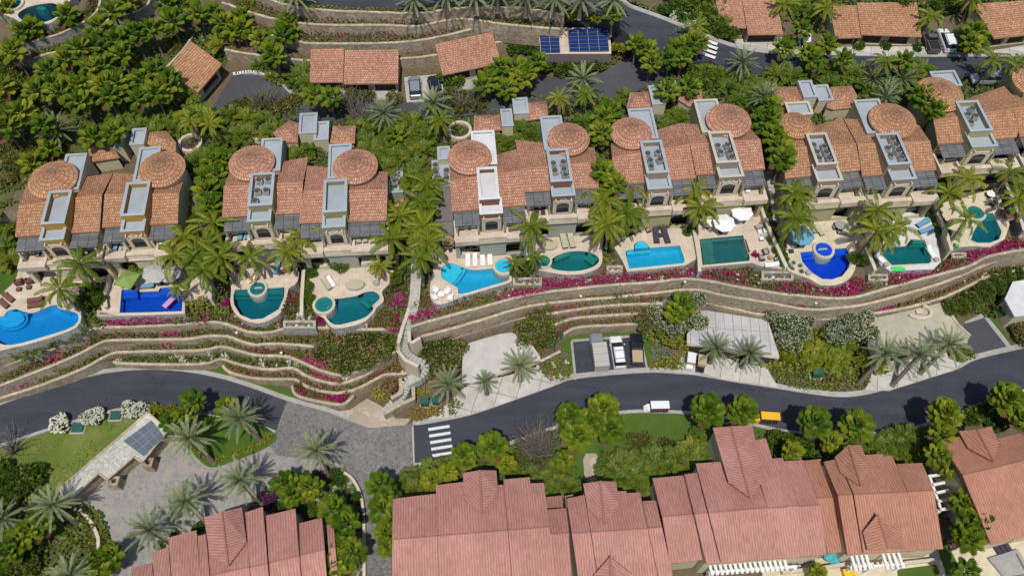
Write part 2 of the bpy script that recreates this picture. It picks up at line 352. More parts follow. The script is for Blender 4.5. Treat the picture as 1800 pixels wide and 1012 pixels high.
M['trunk'] = plain('palm_trunk', (0.20, 0.17, 0.13, 1), (0.13, 0.11, 0.085, 1), 4, 0.95, bump=0.5)
M['branch'] = plain('branch_bark', (0.24, 0.20, 0.17, 1), (0.15, 0.13, 0.11, 1), 4, 0.95)
M['fan'] = leaf('fan_palm_leaf', (0.085, 0.17, 0.010, 1), (0.24, 0.31, 0.025, 1), vary=0.12)
M['fany'] = leaf('yellow_fan_leaf', (0.17, 0.24, 0.014, 1), (0.30, 0.33, 0.03, 1), vary=0.1)
M['coco'] = leaf('coconut_leaflet', (0.10, 0.17, 0.008, 1), (0.26, 0.29, 0.02, 1), vary=0.12)
M['date'] = leaf('date_leaflet', (0.17, 0.215, 0.09, 1), (0.30, 0.34, 0.18, 1), vary=0.06)
M['areca'] = leaf('areca_leaflet', (0.06, 0.125, 0.012, 1), (0.17, 0.22, 0.02, 1), vary=0.15)
M['agave'] = leaf('agave_leaf', (0.16, 0.24, 0.16, 1), (0.25, 0.33, 0.25, 1), vary=0.05)
M['dead'] = leaf('dead_frond', (0.20, 0.13, 0.06, 1), (0.30, 0.21, 0.10, 1))
M['green'] = leaf('shrub_leaf', (0.04, 0.095, 0.010, 1), (0.12, 0.185, 0.02, 1))
M['lime'] = leaf('lime_leaf', (0.16, 0.20, 0.012, 1), (0.28, 0.29, 0.02, 1))
M['oliveleaf'] = leaf('olive_leaf', (0.09, 0.11, 0.02, 1), (0.17, 0.17, 0.03, 1))
M['rust'] = leaf('rust_leaf', (0.16, 0.05, 0.025, 1), (0.24, 0.085, 0.05, 1))
M['magenta'] = leaf('magenta_bract', (0.27, 0.004, 0.075, 1), (0.46, 0.018, 0.15, 1))
M['rose'] = leaf('rose_bract', (0.30, 0.035, 0.06, 1), (0.42, 0.09, 0.13, 1))
M['purple'] = leaf('purple_leaf', (0.10, 0.03, 0.09, 1), (0.17, 0.05, 0.13, 1))
M['blossom'] = leaf('white_blossom', (0.60, 0.60, 0.48, 1), (0.75, 0.74, 0.62, 1))
M['pinkbl'] = leaf('pink_blossom', (0.50, 0.20, 0.20, 1), (0.6, 0.32, 0.28, 1))
M['dirt'] = plain('planter_soil', (0.10, 0.07, 0.05, 1), (0.06, 0.045, 0.03, 1), 3, 0.95, bump=0.4)
def flat(name, c, rough=0.5, metal=0, spec=0.5): return N(name).out(c, rough, metal, spec)
M['carwhite'] = flat('white_car_paint', (0.75, 0.76, 0.77, 1), 0.25); M['carsilver'] = flat('silver_car_paint', (0.38, 0.41, 0.44, 1), 0.28, 0.5)
M['carblack'] = flat('dark_blue_paint', (0.012, 0.016, 0.03, 1), 0.2); M['cartaupe'] = flat('taupe_paint', (0.13, 0.115, 0.095, 1), 0.35)
M['carpewter'] = flat('pewter_box', (0.42, 0.40, 0.36, 1), 0.6); M['yellow'] = flat('yellow_panel', (0.85, 0.42, 0.01, 1), 0.5)
M['tyre'] = flat('tyre_rubber', (0.015, 0.015, 0.015, 1), 0.9); M['alloy'] = flat('alloy', (0.4, 0.4, 0.41, 1), 0.35, 0.8)
M['lampred'] = flat('tail_lamp', (0.35, 0.01, 0.01, 1), 0.3); M['lampclear'] = flat('head_lamp', (0.7, 0.7, 0.68, 1), 0.15)
M['tan'] = flat('tan_canvas', (0.42, 0.32, 0.2, 1), 0.9); M['maroon'] = flat('maroon_panel', (0.13, 0.02, 0.04, 1), 0.5)
M['steel'] = flat('galvanised', (0.45, 0.46, 0.47, 1), 0.4, 0.6)
M['cushwhite'] = flat('white_cushion', (0.75, 0.74, 0.72, 1), 0.9); M['cushbrown'] = flat('brown_cushion', (0.16, 0.065, 0.045, 1), 0.9)
M['cushtan'] = flat('tan_cushion', (0.42, 0.38, 0.26, 1), 0.9); M['cushplum'] = flat('plum_cushion', (0.05, 0.035, 0.06, 1), 0.9)
M['cushblue'] = flat('blue_cushion', (0.12, 0.3, 0.42, 1), 0.9); M['cushgrey'] = flat('grey_cushion', (0.30, 0.29, 0.29, 1), 0.9)
M['umbgreen'] = flat('green_canvas', (0.20, 0.28, 0.07, 1), 0.9); M['umbwhite'] = flat('white_canvas', (0.8, 0.8, 0.8, 1), 0.9)
M['umbgrey'] = flat('grey_canvas', (0.38, 0.38, 0.36, 1), 0.9); M['wood'] = flat('table_wood', (0.38, 0.24, 0.13, 1), 0.7)
M['utilgreen'] = flat('green_enamel', (0.02, 0.09, 0.065, 1), 0.5); M['solar'] = flat('solar_cell', (0.012, 0.03, 0.12, 1), 0.2)
M['lemon'] = flat('lemon_vinyl', (0.72, 0.66, 0.25, 1), 0.6); M['teal'] = flat('teal_paint', (0.02, 0.3, 0.3, 1), 0.6)
M['limegreen'] = flat('lime_vinyl', (0.05, 0.6, 0.12, 1), 0.5)
def poolmat(name, c):
    g = N(name); co = g.coord(); b = g.n('ShaderNodeTexBrick'); g.L(co, b.inputs['Vector']); b.offset = 0
    b.inputs['Color1'].default_value = c; b.inputs['Color2'].default_value = tuple(x*0.88 for x in c[:3])+(1,); b.inputs['Mortar'].default_value = tuple(x*1.1 for x in c[:3])+(1,)
    b.inputs['Scale'].default_value = 1; b.inputs['Brick Width'].default_value = 0.5; b.inputs['Row Height'].default_value = 0.5; b.inputs['Mortar Size'].default_value = 0.01
    return g.out(b.outputs['Color'], 0.6)
POOLC = {'azure': (0.01, 0.34, 0.66, 1), 'royal': (0.003, 0.085, 0.52, 1), 'teal': (0.006, 0.16, 0.16, 1), 'cyan': (0.04, 0.52, 0.66, 1),
         'emerald': (0.012, 0.20, 0.15, 1), 'greygreen': (0.05, 0.17, 0.13, 1), 'ultra': (0.003, 0.07, 0.60, 1), 'tealgreen': (0.01, 0.19, 0.17, 1)}
for k, c in POOLC.items(): M['pool_'+k] = poolmat('pool_tiles_'+k, c)
def watermat():
    g = N('pool_water'); g.t.nodes.remove(g.b)
    tr = g.n('ShaderNodeBsdfTransparent'); tr.inputs[0].default_value = (0.94, 0.98, 1, 1)
    gl = g.n('ShaderNodeBsdfGlossy'); gl.inputs['Roughness'].default_value = 0.03
    fr = g.n('ShaderNodeFresnel'); fr.inputs[0].default_value = 1.33
    bp = g.n('ShaderNodeBump'); bp.inputs['Strength'].default_value = 0.5; bp.inputs['Distance'].default_value = 0.05
    nz = g.noise(g.coord(), 1.6, 4); g.L(nz, bp.inputs['Height']); g.L(bp.outputs[0], gl.inputs['Normal']); g.L(bp.outputs[0], fr.inputs['Normal'])
    ms = g.n('ShaderNodeMixShader'); g.L(fr.outputs[0], ms.inputs[0]); g.L(tr.outputs[0], ms.inputs[1]); g.L(gl.outputs[0], ms.inputs[2])
    o = g.t.nodes['Material Output']; g.L(ms.outputs[0], o.inputs[0])
    ab = g.n('ShaderNodeVolumeAbsorption'); ab.inputs['Color'].default_value = (0.20, 0.70, 0.88, 1); ab.inputs['Density'].default_value = 0.5
    g.L(ab.outputs[0], o.inputs['Volume'])
    return g.mat
M['water'] = watermat()
# ------------------------------------------------------------------ ground, terraces, roads
def sheet(name, px, z, mat, zb=None, smooth=False, n=3):
    pts = [P(a[0], a[1], a[2] if len(a) > 2 else z) for a in px]
    if smooth: pts = catmull(pts, n, True)
    b = MB(); b.prism(pts, (zb if zb is not None else z-0.03), None if any(len(a) > 2 for a in px) else z, 0)
    return kind(b.build(name, M[mat]), 'structure')
def shape(name, pts, z0, z1, mat, side=None, holes=()):
    b = MB(); b.prism(pts, z0, z1, 0, 1 if side else 0, holes=holes)
    return b.build(name, [M[mat]]+([M[side]] if side else []))
g = MB(); g.prism([Vector((-700, -400, 0)), Vector((700, -400, 0)), Vector((700, 900, 0)), Vector((-700, 900, 0))], -1, -0.04, 0)
kind(g.build('ground', M['soil']), 'structure')

def offset(pts, d):                        # parallel path, d > 0 = away from the camera side
    out = []
    for i, p in enumerate(pts):
        t = (pts[min(i+1, len(pts)-1)]-pts[max(i-1, 0)]); t.z = 0; t.normalize()
        nrm = Vector((-t.y, t.x, 0)); nrm = nrm if t.x >= 0 or abs(t.x) > abs(t.y)*0.0 else nrm
        out.append(p+nrm*d)
    return out
def wall(name, label, pts, zb, thick=0.26, mat='stonewall', capmat='cap', cap=0.14, rise=0.12, cat='retaining wall', closed=False, group=None):
    """retaining wall along world points (their z = top); wall body + cap stones"""
    q = [pts[0]]
    for a, c in zip(pts, pts[1:]):
        m = max(1, int((c-a).length/.75)); q += [a.lerp(c, j/m) for j in range(1, m+1)]
    pts = q; rj = random.Random(len(pts)*7+int(zb*10)); jz = [rj.uniform(-.045, .045) for _ in pts]; jo = [rj.uniform(-.05, .05) for _ in pts]
    loc = pts[len(pts)//2].copy(); loc.z = zb
    t = thing(name, label, cat, loc, group)
    def ribbon(off0, off1, zt, zbf, m):
        b = MB(); A = offset(pts, off0); B = offset(pts, off1); n = len(pts); vs = []
        for i in range(n):
            z1 = pts[i].z+zt+(jz[i] if m else 0); z0 = zbf(pts[i].z)
            if m: A[i] = A[i]+(B[i]-A[i])*jo[i]
            vs += [Vector((A[i].x, A[i].y, z0)), Vector((A[i].x, A[i].y, z1)), Vector((B[i].x, B[i].y, z1)), Vector((B[i].x, B[i].y, z0))]
        fs = []
        for i in range(n-1):
            a = i*4; c = a+4
            fs += [[a, c, c+1, a+1], [a+1, c+1, c+2, a+2], [a+2, c+2, c+3, a+3]]
        fs += [[0, 1, 2, 3], [(n-1)*4+3, (n-1)*4+2, (n-1)*4+1, (n-1)*4]]
        b.add(vs, fs); return b
    ribbon(-thick/2, thick/2, rise-cap-.02, lambda z: zb, 0).build('wall_body', M[mat], t)
    ribbon(-thick/2-0.05, thick/2+0.05, rise, lambda z: z+rise-cap-.03, 1).build('cap_course', M[capmat], t)
    return t
def terrace(name, px, z, zb, mat='soil', back=70, ext=None):
    """level ground behind a cap line given in pixels"""
    pts = path(px, z); a, b = px[0], px[-1]
    far = [P(b[0], b[1]-back, z), P(a[0], a[1]-back, z)] if ext is None else ext
    return kind(shape(name, [Vector((p.x, p.y, z)) for p in pts]+far, zb, z, mat, 'stonewall'), 'structure'), pts
LEAF_N = [0]
def scatter(b, p, hmax, size, mi, upr=0.5):
    x, y, z = p; z += random.random()**0.7*hmax
    a = random.uniform(0, 6.283); el = random.uniform(-0.2, 1.0)
    d = Vector((math.cos(a)*math.cos(el), math.sin(a)*math.cos(el), math.sin(el)))
    s = d.cross(Vector((random.uniform(-.5, .5), random.uniform(-.5, .5), 1))).normalized()
    L = size*random.uniform(0.7, 1.4); w = L*0.33; o = Vector((x, y, z))
    b.add([o-d*L*.5, o+s*w, o+d*L*.5, o-s*w], [[0, 1, 2, 3]], mi)
def pick(p, base, accents):
    for k, thr, fr, sd in accents:
        if noise.noise(Vector((p[0]*fr+sd, p[1]*fr, sd*1.7)))+random.uniform(-.1, .1) > thr: return k
    return random.choice(base)
EXCL = []; LATER = []
def planting(*a, **k): LATER.append(lambda: planting_(*a, **k))
def cover(*a, **k): LATER.append(lambda: cover_(*a, **k))
def planting_(name, label, pts, z, d0, d1, base, accents=(), dens=50, h=1.25, size=0.29, cat='ground cover'):
    """strip of plants behind a cap line"""
    keys = list(dict.fromkeys(list(base)+[a[0] for a in accents])); b = MB()
    for i in range(len(pts)-1):
        a, c = pts[i], pts[i+1]; t = (c-a); t.z = 0; L = t.length
        if L < 1e-3: continue
        nrm = Vector((-t.y, t.x, 0))/L
        for _ in range(int(L*(d1-d0)*dens+random.random())):
            u = random.random(); v = random.uniform(d0, d1)
            bumpy = 0.5+0.9*max(0, noise.noise(Vector((a.x*.6, a.y*.6, v)))+.4)
            p = a+t*u+nrm*v
            if z < 9 and any(inside(p.x, p.y, e) for e in EXCL): continue
            scatter(b, (p.x, p.y, (z if z < 0.5 or z > 8 else p.z-.12)), h*bumpy, size, keys.index(pick(p, base, accents)))
    return kind(b.build(name, [M[k] for k in keys], loc=pts[len(pts)//2]), 'stuff', label, cat)
def cover_(name, label, px, z, base, accents=(), dens=22, h=0.6, size=0.34, cat='ground cover', pts=None, hf=None):
    poly = pts or [P(a[0], a[1], z) for a in px]; keys = list(dict.fromkeys(list(base)+[a[0] for a in accents])); b = MB()
    x0, x1 = min(p.x for p in poly), max(p.x for p in poly); y0, y1 = min(p.y for p in poly), max(p.y for p in poly)
    for _ in range(int((x1-x0)*(y1-y0)*dens)):
        x, y = random.uniform(x0, x1), random.uniform(y0, y1)
        if not inside(x, y, poly) or (z < 8.5 and any(inside(x, y, e) for e in EXCL)): continue
        q = noise.noise(Vector((x*.45, y*.45, 3)))
        if hf is not None and q < hf: continue
        scatter(b, (x, y, z), h*(0.55+max(0, q+.3)), size, keys.index(pick((x, y), base, accents)))
    return kind(b.build(name, [M[k] for k in keys], loc=poly[0]), 'stuff', label, cat)

k0580 = K(0, 580); k4560 = K(400, 560); k750 = K(750, 500); k1148 = K(1100, 480); k1348 = K(1350, 480); k0759 = K(0, 759); k4759 = K(400, 759)
k7569 = K(750, 690); k1169 = K(1100, 690); k1376 = K(1350, 759); k0400 = K(0, 400); k3540 = K(350, 400); k7038 = K(700, 380); k1236 = K(1020, 360)
k1330 = K(1350, 300); k00 = K(0, 0); k450 = K(450, 0); k900 = K(900, 0); k135 = K(1350, 0); kA = K(0, 220); kB = K(380, 220); kC = K(720, 180); kD = K(1020, 160); kE = K(1350, 120)

# cap lines of the lower terraces, left group then right group
LA = [(-60, 665), (0, 646), (50, 628), (100, 612), (150, 588), (175, 577), (250, 575), (300, 572), (350, 569), (375, 567), (400, 571), (437, 584), (475, 585), (500, 579), (540, 578), (580, 577), (640, 580), (700, 578)]
LB = [(-60, 700), (0, 679), (62, 655), (125, 630), (175, 605), (200, 599), (325, 597), (362, 592), (400, 592), (425, 601), (450, 607), (475, 605), (525, 607), (560, 611), (600, 614)]
LC = [(-60, 722), (0, 701), (75, 677), (150, 647), (195, 623), (240, 619), (350, 617), (387, 610), (412, 615), (450, 625), (500, 627), (525, 635), (562, 651), (600, 660), (640, 650), (675, 632), (695, 618)]
LD = [(200, 636), (225, 640), (350, 641), (387, 632), (410, 638), (437, 645), (475, 650), (515, 648), (535, 659), (562, 670), (595, 675), (625, 667), (652, 654), (675, 632), (691, 619)]
LE = [(392, 643), (405, 655), (450, 666), (500, 667), (520, 668), (540, 680), (575, 690), (605, 690), (637, 680), (675, 660), (712, 657), (737, 646)]
LF = [(514, 678), (520, 694), (550, 704), (590, 711), (607, 710), (622, 695)]
RA = [(722, 575), (775, 560), (850, 540), (925, 520), (1000, 510), (1075, 502), (1150, 497), (1195, 491), (1245, 495), (1295, 505), (1370, 517), (1400, 520), (1450, 525), (1500, 524), (1550, 510), (1625, 490), (1700, 470), (1737, 452), (1800, 440), (1870, 430)]
RB = [(740, 592), (782, 582), (850, 562), (925, 540), (1000, 530), (1075, 524), (1150, 516), (1220, 510), (1270, 520), (1345, 532), (1420, 545), (1475, 542), (1515, 537), (1575, 522), (1650, 500), (1700, 480), (1750, 460), (1800, 452), (1870, 444)]
RCL = [(775, 601), (797, 595), (860, 575), (915, 560), (950, 555)]
RCM = [(960, 553), (982, 550), (1050, 540), (1130, 535), (1165, 535)]
RD = [(975, 572), (987, 567), (1012, 560), (1060, 556), (1125, 552), (1160, 552)]
RE = [(965, 612), (977, 600), (1000, 582), (1025, 575), (1070, 573), (1125, 570), (1160, 572)]
RCR = [(1215, 527), (1237, 531), (1295, 545), (1345, 555), (1425, 561), (1480, 560), (1535, 552), (1600, 540), (1662, 522), (1725, 492), (1750, 484), (1800, 474), (1870, 466)]
spec = [('LA', LA, 7.2, 5.6, 70), ('LB', LB, 5.8, 4.2, 60), ('LC', LC, 4.4, 3.0, 60), ('LD', LD, 3.2, 1.8, 45), ('LE', LE, 2.0, 0.6, 45), ('LF', LF, 1.1, -0.1, 30),
        ('RA', RA, 7.4, 5.1, 70), ('RB', RB, 5.4, 2.6, 60), ('RCL', RCL, 2.8, -0.1, 32), ('RCM', RCM, 4.3, 2.9, 30), ('RD', RD, 3.1, 1.6, 30), ('RE', RE, 1.8, -0.1, 36), ('RCR', RCR, 2.8, -0.1, 32)]
CAP = {}
ZT = {'LA': [(0, 5.5), (200, 6.2), (400, 7.0), (450, 7.2)], 'LB': [(0, 3.4), (200, 4.4), (400, 5.2), (500, 5.8)], 'LC': [(0, 1.1), (100, 1.6), (195, 2.5), (300, 2.9), (400, 3.6), (470, 4.4)],
      'LD': [(200, 1.2), (330, 1.4), (400, 2.3), (500, 3.2)], 'LE': [(392, 1.2), (520, 1.8), (600, 2.0)]}
def ztab(key, x, z):
    t = ZT.get(key)
    if not t: return z
    if x <= t[0][0]: return t[0][1]
    for (a, b), (c, d) in zip(t, t[1:]):
        if x <= c: return b+(d-b)*(x-a)/(c-a)
    return t[-1][1]
DROP = {'LA': 2.0, 'LB': 2.4, 'LC': 3.3, 'LD': 2.0, 'LE': .8}                      # the left terraces sink towards the left edge
for key, px, z, zb, back in spec:
    zf = lambda x: ztab(key, x, z)-.12
    pts = path([(x, y, zf(x)) for x, y in px]); a, b = px[0], px[-1]; CAP[key] = [p.copy() for p in pts]
    kind(shape('terrace_ground', pts+[P(b[0], b[1]-back, zf(b[0])), P(a[0], a[1]-back, zf(a[0]))], zb-4 if zb > 0 else -1, None, 'soil', 'stonewall'), 'structure')
    for p in CAP[key]: p.z += .12
wl = {'LA': 'topmost wavy stone terrace wall below the left swimming pools', 'LB': 'second wavy stone terrace wall below the left pools',
      'LC': 'third wavy stone terrace wall ending in an arc by the stairway', 'LD': 'fourth stone terrace wall, starting above the curving road bend',
      'LE': 'fifth stone terrace wall, lowest of the long walls above the left road', 'LF': 'short curved stone planter wall beside the stone junction',
      'RA': 'tall upper terrace wall running below the right pools', 'RB': 'second long terrace wall below the right pools',
      'RCL': 'low terrace wall above the blank white garage roof', 'RCM': 'third terrace wall from the top above the parking bay',
      'RD': 'fourth terrace wall from the top above the parking bay', 'RE': 'lowest curved retaining wall wrapping behind the parking bay', 'RCR': 'third long terrace wall behind the two right garage roofs'}
for key, px, z, zb, back in spec:
    wall('retaining_wall', wl[key], CAP[key], zb-1.2-DROP.get(key, 0) if zb > 0 else -0.5, group='stepped stone terrace walls')
mg = 'magenta'; rs = 'rose'
def strip(key, d0, d1, base, acc, lab, **kw):
    z = CAP[key][0].z-0.12; planting('terrace_planting', lab, CAP[key], z, d0, d1, base, acc, **kw)
strip('LA', .25, 2.8, ['oliveleaf', 'green', 'oliveleaf', 'rust'], [(mg, .3, .25, 3), (rs, .36, .2, 9), ('blossom', .42, 1.2, 5)], 'olive and magenta bougainvillea strip on the top left terrace', h=.8)
strip('LB', .25, 2.3, ['oliveleaf', 'green', 'oliveleaf', 'rust'], [(mg, .42, .25, 13), (rs, .42, .22, 8)], 'reddish and green planting strip on the second left terrace')
strip('LC', .25, 2.0, ['oliveleaf', 'oliveleaf', 'green'], [(rs, .33, .17, 21), ('rust', .25, .2, 4)], 'olive and rose planting strip on the third left terrace')
strip('LD', .25, 2.0, ['green', 'green', 'oliveleaf'], [(rs, .38, .2, 2), ('blossom', .25, .9, 7)], 'green white-flecked planting strip on the fourth left terrace')
strip('LE', .25, 2.1, ['oliveleaf', 'rust', 'oliveleaf'], [(mg, .38, .25, 6)], 'rusty planting strip on the fifth left terrace')
strip('LF', .25, 1.4, ['rust', 'oliveleaf'], [(mg, .25, .4, 6)], 'rusty low plants in the short curved planter')
strip('RA', .3, 1.8, ['oliveleaf', 'green', 'rust'], [(mg, -.02, .16, 3), ('blossom', .45, 1.1, 5)], 'magenta and olive strip along the tall right terrace wall', dens=22)
strip('RB', .3, 1.3, ['oliveleaf'], [('rust', .1, .3, 3), ('lime', .4, .4, 9)], 'sparse dry plants on the second right terrace', dens=16, h=.4)
strip('RCL', .3, 1.5, ['oliveleaf', 'rust'], [(mg, .1, .18, 5)], 'red bougainvillea strip above the blank white garage roof')
strip('RCM', .25, 1.7, ['oliveleaf', 'green', 'rust'], [(rs, .15, .25, 5)], 'mixed planting strip on the third terrace above the parking bay')
strip('RD', .25, 1.6, ['oliveleaf', 'rust', 'green'], [(rs, .28, .25, 1)], 'mixed planting strip on the fourth terrace above the parking bay')
strip('RE', .25, 2.0, ['oliveleaf', 'rust', 'green'], [(rs, .3, .25, 11)], 'rust and green planting strip on the lowest parking terrace')
strip('RCR', .25, 1.9, ['oliveleaf', 'green', 'rust'], [(mg, .08, .16, 31), ('blossom', .4, 1, 3)], 'magenta and green strip above the right garage roofs')

# main hillside ground under villas and upper gardens
def plateau(name, px, z, zb, mat):
    pts = path(px, z, 2)
    pts += [Vector((330, pts[-1].y, z)), Vector((330, 500, z)), Vector((-330, 500, z)), Vector((-330, pts[0].y, z))]
    return kind(shape(name, pts, zb, z, mat, 'stonewall'), 'structure')
T0 = [(-260, 680), (-60, 655), (0, 634), (50, 616), (100, 600), (150, 577), (175, 567), (300, 562), (375, 557), (400, 561), (440, 574), (500, 569), (580, 567), (680, 560), (740, 562), (775, 550), (850, 530), (925, 510), (1000, 500), (1150, 487), (1195, 481), (1245, 485), (1370, 507), (1450, 515), (1500, 514), (1550, 500), (1625, 480), (1700, 460), (1800, 431), (2000, 410)]
plateau('upper_terrace_ground', T0, 7.0, 3.0, 'soil')
plateau('garden_ground', [(-260, 390), (0, 372), (330, 352), (370, 350), (700, 340), (1050, 320), (1350, 300), (1650, 280), (2100, 270)], 12.6, 6, 'soil')
# lawn and hillside patches on the left
kind(shape('lawn', catmull([P(a[0], a[1], 8.5) for a in k0400((-500, 700), (-500, 150), (60, 130), (150, 200), (160, 280), (110, 370), (40, 440), (-60, 520))], 3, True), 6.8, 8.5, 'brightlawn', 'greywall'), 'structure')
sheet('hillside', [(-250, 420), (-250, 50), (40, 60), (120, 90), (300, 60), (420, 60), (390, 130), (350, 200), (300, 260), (180, 260), (100, 280), (30, 330), (0, 380)], 12.66, 'drygrass', 12.0)

# lower road, pavements, plaza
ROADU = [(-60, 736), (0, 712), (62, 690), (125, 670), (187, 656), (250, 650), (312, 652), (375, 662), (437, 680), (504, 704)]
ROADL = [(485, 757), (440, 742), (300, 716), (262, 712), (215, 716), (125, 740), (0, 780), (-60, 800)]
def band(name, px1, px2, z, mat, zb=None, n=4):
    pts = path(px1, z, n)+path(px2, z, n); b = MB(); b.prism(pts, z-0.04 if zb is None else zb, z)
    return kind(b.build(name, M[mat]), 'structure')
band('road', ROADU, ROADL, 0.004, 'asphalt')
RU = [(725, 747), (750, 745), (825, 730), (900, 705), (975, 678), (1012, 666), (1135, 655), (1200, 658), (1225, 660), (1287, 671), (1365, 683), (1460, 697), (1515, 695), (1575, 680), (1675, 652), (1717, 632), (1800, 612), (1900, 590)]
RL = [(1900, 650), (1800, 684), (1735, 702), (1697, 718), (1620, 745), (1537, 759), (1460, 761), (1387, 756), (1332, 745), (1260, 728), (1200, 722), (1132, 720), (1092, 722), (1030, 731), (970, 750), (895, 776), (820, 798), (770, 809), (727, 814)]
band('road', RU, RL, 0.004, 'asphalt')
def kerb(px, side=1, name='kerb', w=0.55, h=0.13, z=0.0, mat='kerb'):
    c = path(px, z, 4); o = offset(c, w*side); b = MB()
    poly = c+o[::-1]; b.prism([Vector((p.x, p.y, 0)) for p in poly], z-0.3, z+h)
    return kind(b.build(name, M[mat]), 'structure')
kerb(ROADU+[(575, 724), (612, 737)], 1, 'pavement', .62)
kerb(RU, 1, 'pavement', .75)
kerb(RL[::-1], -1, 'kerb', 0.45)
kerb(ROADL[::-1], -1, 'kerb', 0.45)
PL = [(504, 703), (575, 724), (612, 737), (640, 742), (715, 747), (725, 747), (727, 814), (712, 818), (700, 832), (693, 860), (690, 920), (686, 1060), (641, 1060), (640, 1000), (639, 900), (630, 870), (610, 834), (596, 812)]
band('plaza', PL[:11], PL[11:]+[(485, 800), (480, 770), (485, 757)], 0.0, 'plaza', n=2)
band('courtyard', [(262, 700), (480, 752), (485, 790), (600, 815), (640, 870), (641, 1100)], [(150, 1100), (170, 1010), (200, 960), (192, 930), (180, 915), (165, 905), (60, 900), (180, 760)], -0.012, 'flag', n=1)
band('plaza', k4560((700, 655), (860, 640), (980, 560), (1130, 640), (1180, 700), (1290, 700)), k4560((1255, 745), (1000, 768), (850, 715)), 0.02, 'tanstone', n=1)
# lawn left of the gatehouse
band('lawn', [(-80, 806), (0, 786), (125, 746), (215, 723), (262, 720), (300, 722)], [(120, 870), (70, 860), (20, 850), (-80, 850)], 0.03, 'drylawn', n=1)
cover('lawn_grass', 'patchy grass on the lawn beside the long stone-front gatehouse', [(0, 790), (125, 750), (255, 724), (110, 860), (60, 845), (0, 840)], 0.03, ['green', 'oliveleaf', 'lime'], dens=18, h=.1, size=.16, hf=-.1, cat='grass')
island = catmull([P(a[0], a[1], 0.16) for a in [(300, 722), (400, 735), (462, 748), (484, 765), (480, 778), (450, 795), (400, 814), (380, 820), (362, 818), (340, 798), (318, 775), (300, 745)]], 3, True)
kind(shape('garden_island', island, -0.1, 0.16, 'brightlawn', 'kerb'), 'structure')
planting('clipped_hedge_row', 'low yellow-green hedge edging the palm island', [P(a[0], a[1], .16) for a in [(338, 792), (361, 814), (381, 816), (400, 810), (450, 791), (478, 774), (482, 764)]], .16, .1, .8, ['lime', 'lime', 'green'], dens=60, h=.5, size=.2)
band('lawn', [(970, 754), (1030, 735), (1092, 726), (1200, 726), (1260, 732), (1340, 750), (1440, 764), (1540, 763), (1640, 748)], [(1640, 800), (1400, 830), (1150, 840), (950, 850), (900, 845), (880, 785)], 0.03, 'lawn', n=1)
sheet('garden_path', k7569((1100, 470), (1120, 425), (1190, 425), (1210, 460), (1225, 640), (1115, 650)), 0.06, 'tanstone')
sheet('verge', k0580((600, 345), (720, 290), (790, 225), (850, 260), (1000, 250), (1300, 255), (1560, 260), (1640, 330), (1800, 400), (1900, 440), (1790, 420), (1500, 310), (1250, 262), (1000, 262), (820, 285), (600, 345)), 0.10, 'lawn')
sheet('verge', [(-60, 728), (0, 704), (100, 670), (197, 636), (220, 646), (300, 645), (395, 648), (440, 668), (510, 684), (520, 697), (577, 712), (576, 722), (504, 701), (437, 677), (375, 659), (312, 649), (250, 647), (187, 652), (125, 667), (62, 687), (-60, 733)], 0.09, 'lawn')
# crossing and small road marks
def marks(label, quads, mat='white', z=0.014, name='crosswalk'):
    t = thing(name, label, 'crosswalk', P(*quads[0][0], 0))
    for q in quads:
        b = MB(); b.face(ccw([P(x, y, z) for x, y in q])); b.build('stripe', M[mat], t)
    return t
g = N('worn_paint'); f = g.noise(g.coord(), 3.5, 5, 0.75); g.out(g.mix(g.ramp(f, [(0.34, (0, 0, 0)), (0.4, (1, 1, 1))]), (0.16, 0.16, 0.17, 1), (0.66, 0.66, 0.66, 1)), 0.8); M['wornpaint'] = g.mat
marks('pale crossing of five worn stripes on the lower road by the stone junction', [k4560((1410+i*7, 768+i*46), (1560+i*6, 745+i*46), (1562+i*6, 764+i*46), (1412+i*7, 788+i*46)) for i in range(5)], 'wornpaint')
sheet('road_joint', [(724, 748), (727, 748), (729, 813), (726, 813)], 0.012, 'concrete')
sheet('manhole_slab', k4560((315, 545), (385, 565), (365, 612), (298, 590)), 0.012, 'asphalt2')
# parking bay
sheet('parking_bay', k750((1025, 400), (1500, 368), (1550, 607), (1050, 662)), 0.02, 'asphalt', -0.1)
kind(shape('kerb', [P(a[0], a[1], .14) for a in k750((1012, 400), (1025, 385), (1490, 352), (1510, 362), (1562, 612), (1546, 612), (1500, 372), (1490, 366), (1028, 402), (1055, 664), (1038, 666))], -.1, .14, 'kerb'), 'structure')
sheet('verge', k750((940, 400), (960, 385), (1060, 350), (1480, 330), (1560, 345), (1590, 520), (1560, 600), (1510, 350), (1020, 385), (1015, 400), (1040, 660), (1000, 640), (1000, 480), (950, 470)), 0.08, 'lawn')
sheet('parking_bay', k1348((1378, 350), (1520, 305), (1680, 525), (1470, 590), (1400, 480)), 0.03, 'asphalt2', -0.1)
kind(shape('kerb', [P(a[0], a[1], .17) for a in k1348((1375, 345), (1500, 285), (1545, 300), (1720, 520), (1690, 530), (1520, 312), (1400, 350))], -.1, .17, 'kerb'), 'structure')
sheet('verge', k1348((1420, 290), (1570, 245), (1620, 350), (1740, 510), (1720, 515), (1550, 300), (1500, 275)), 0.06, 'lawn')
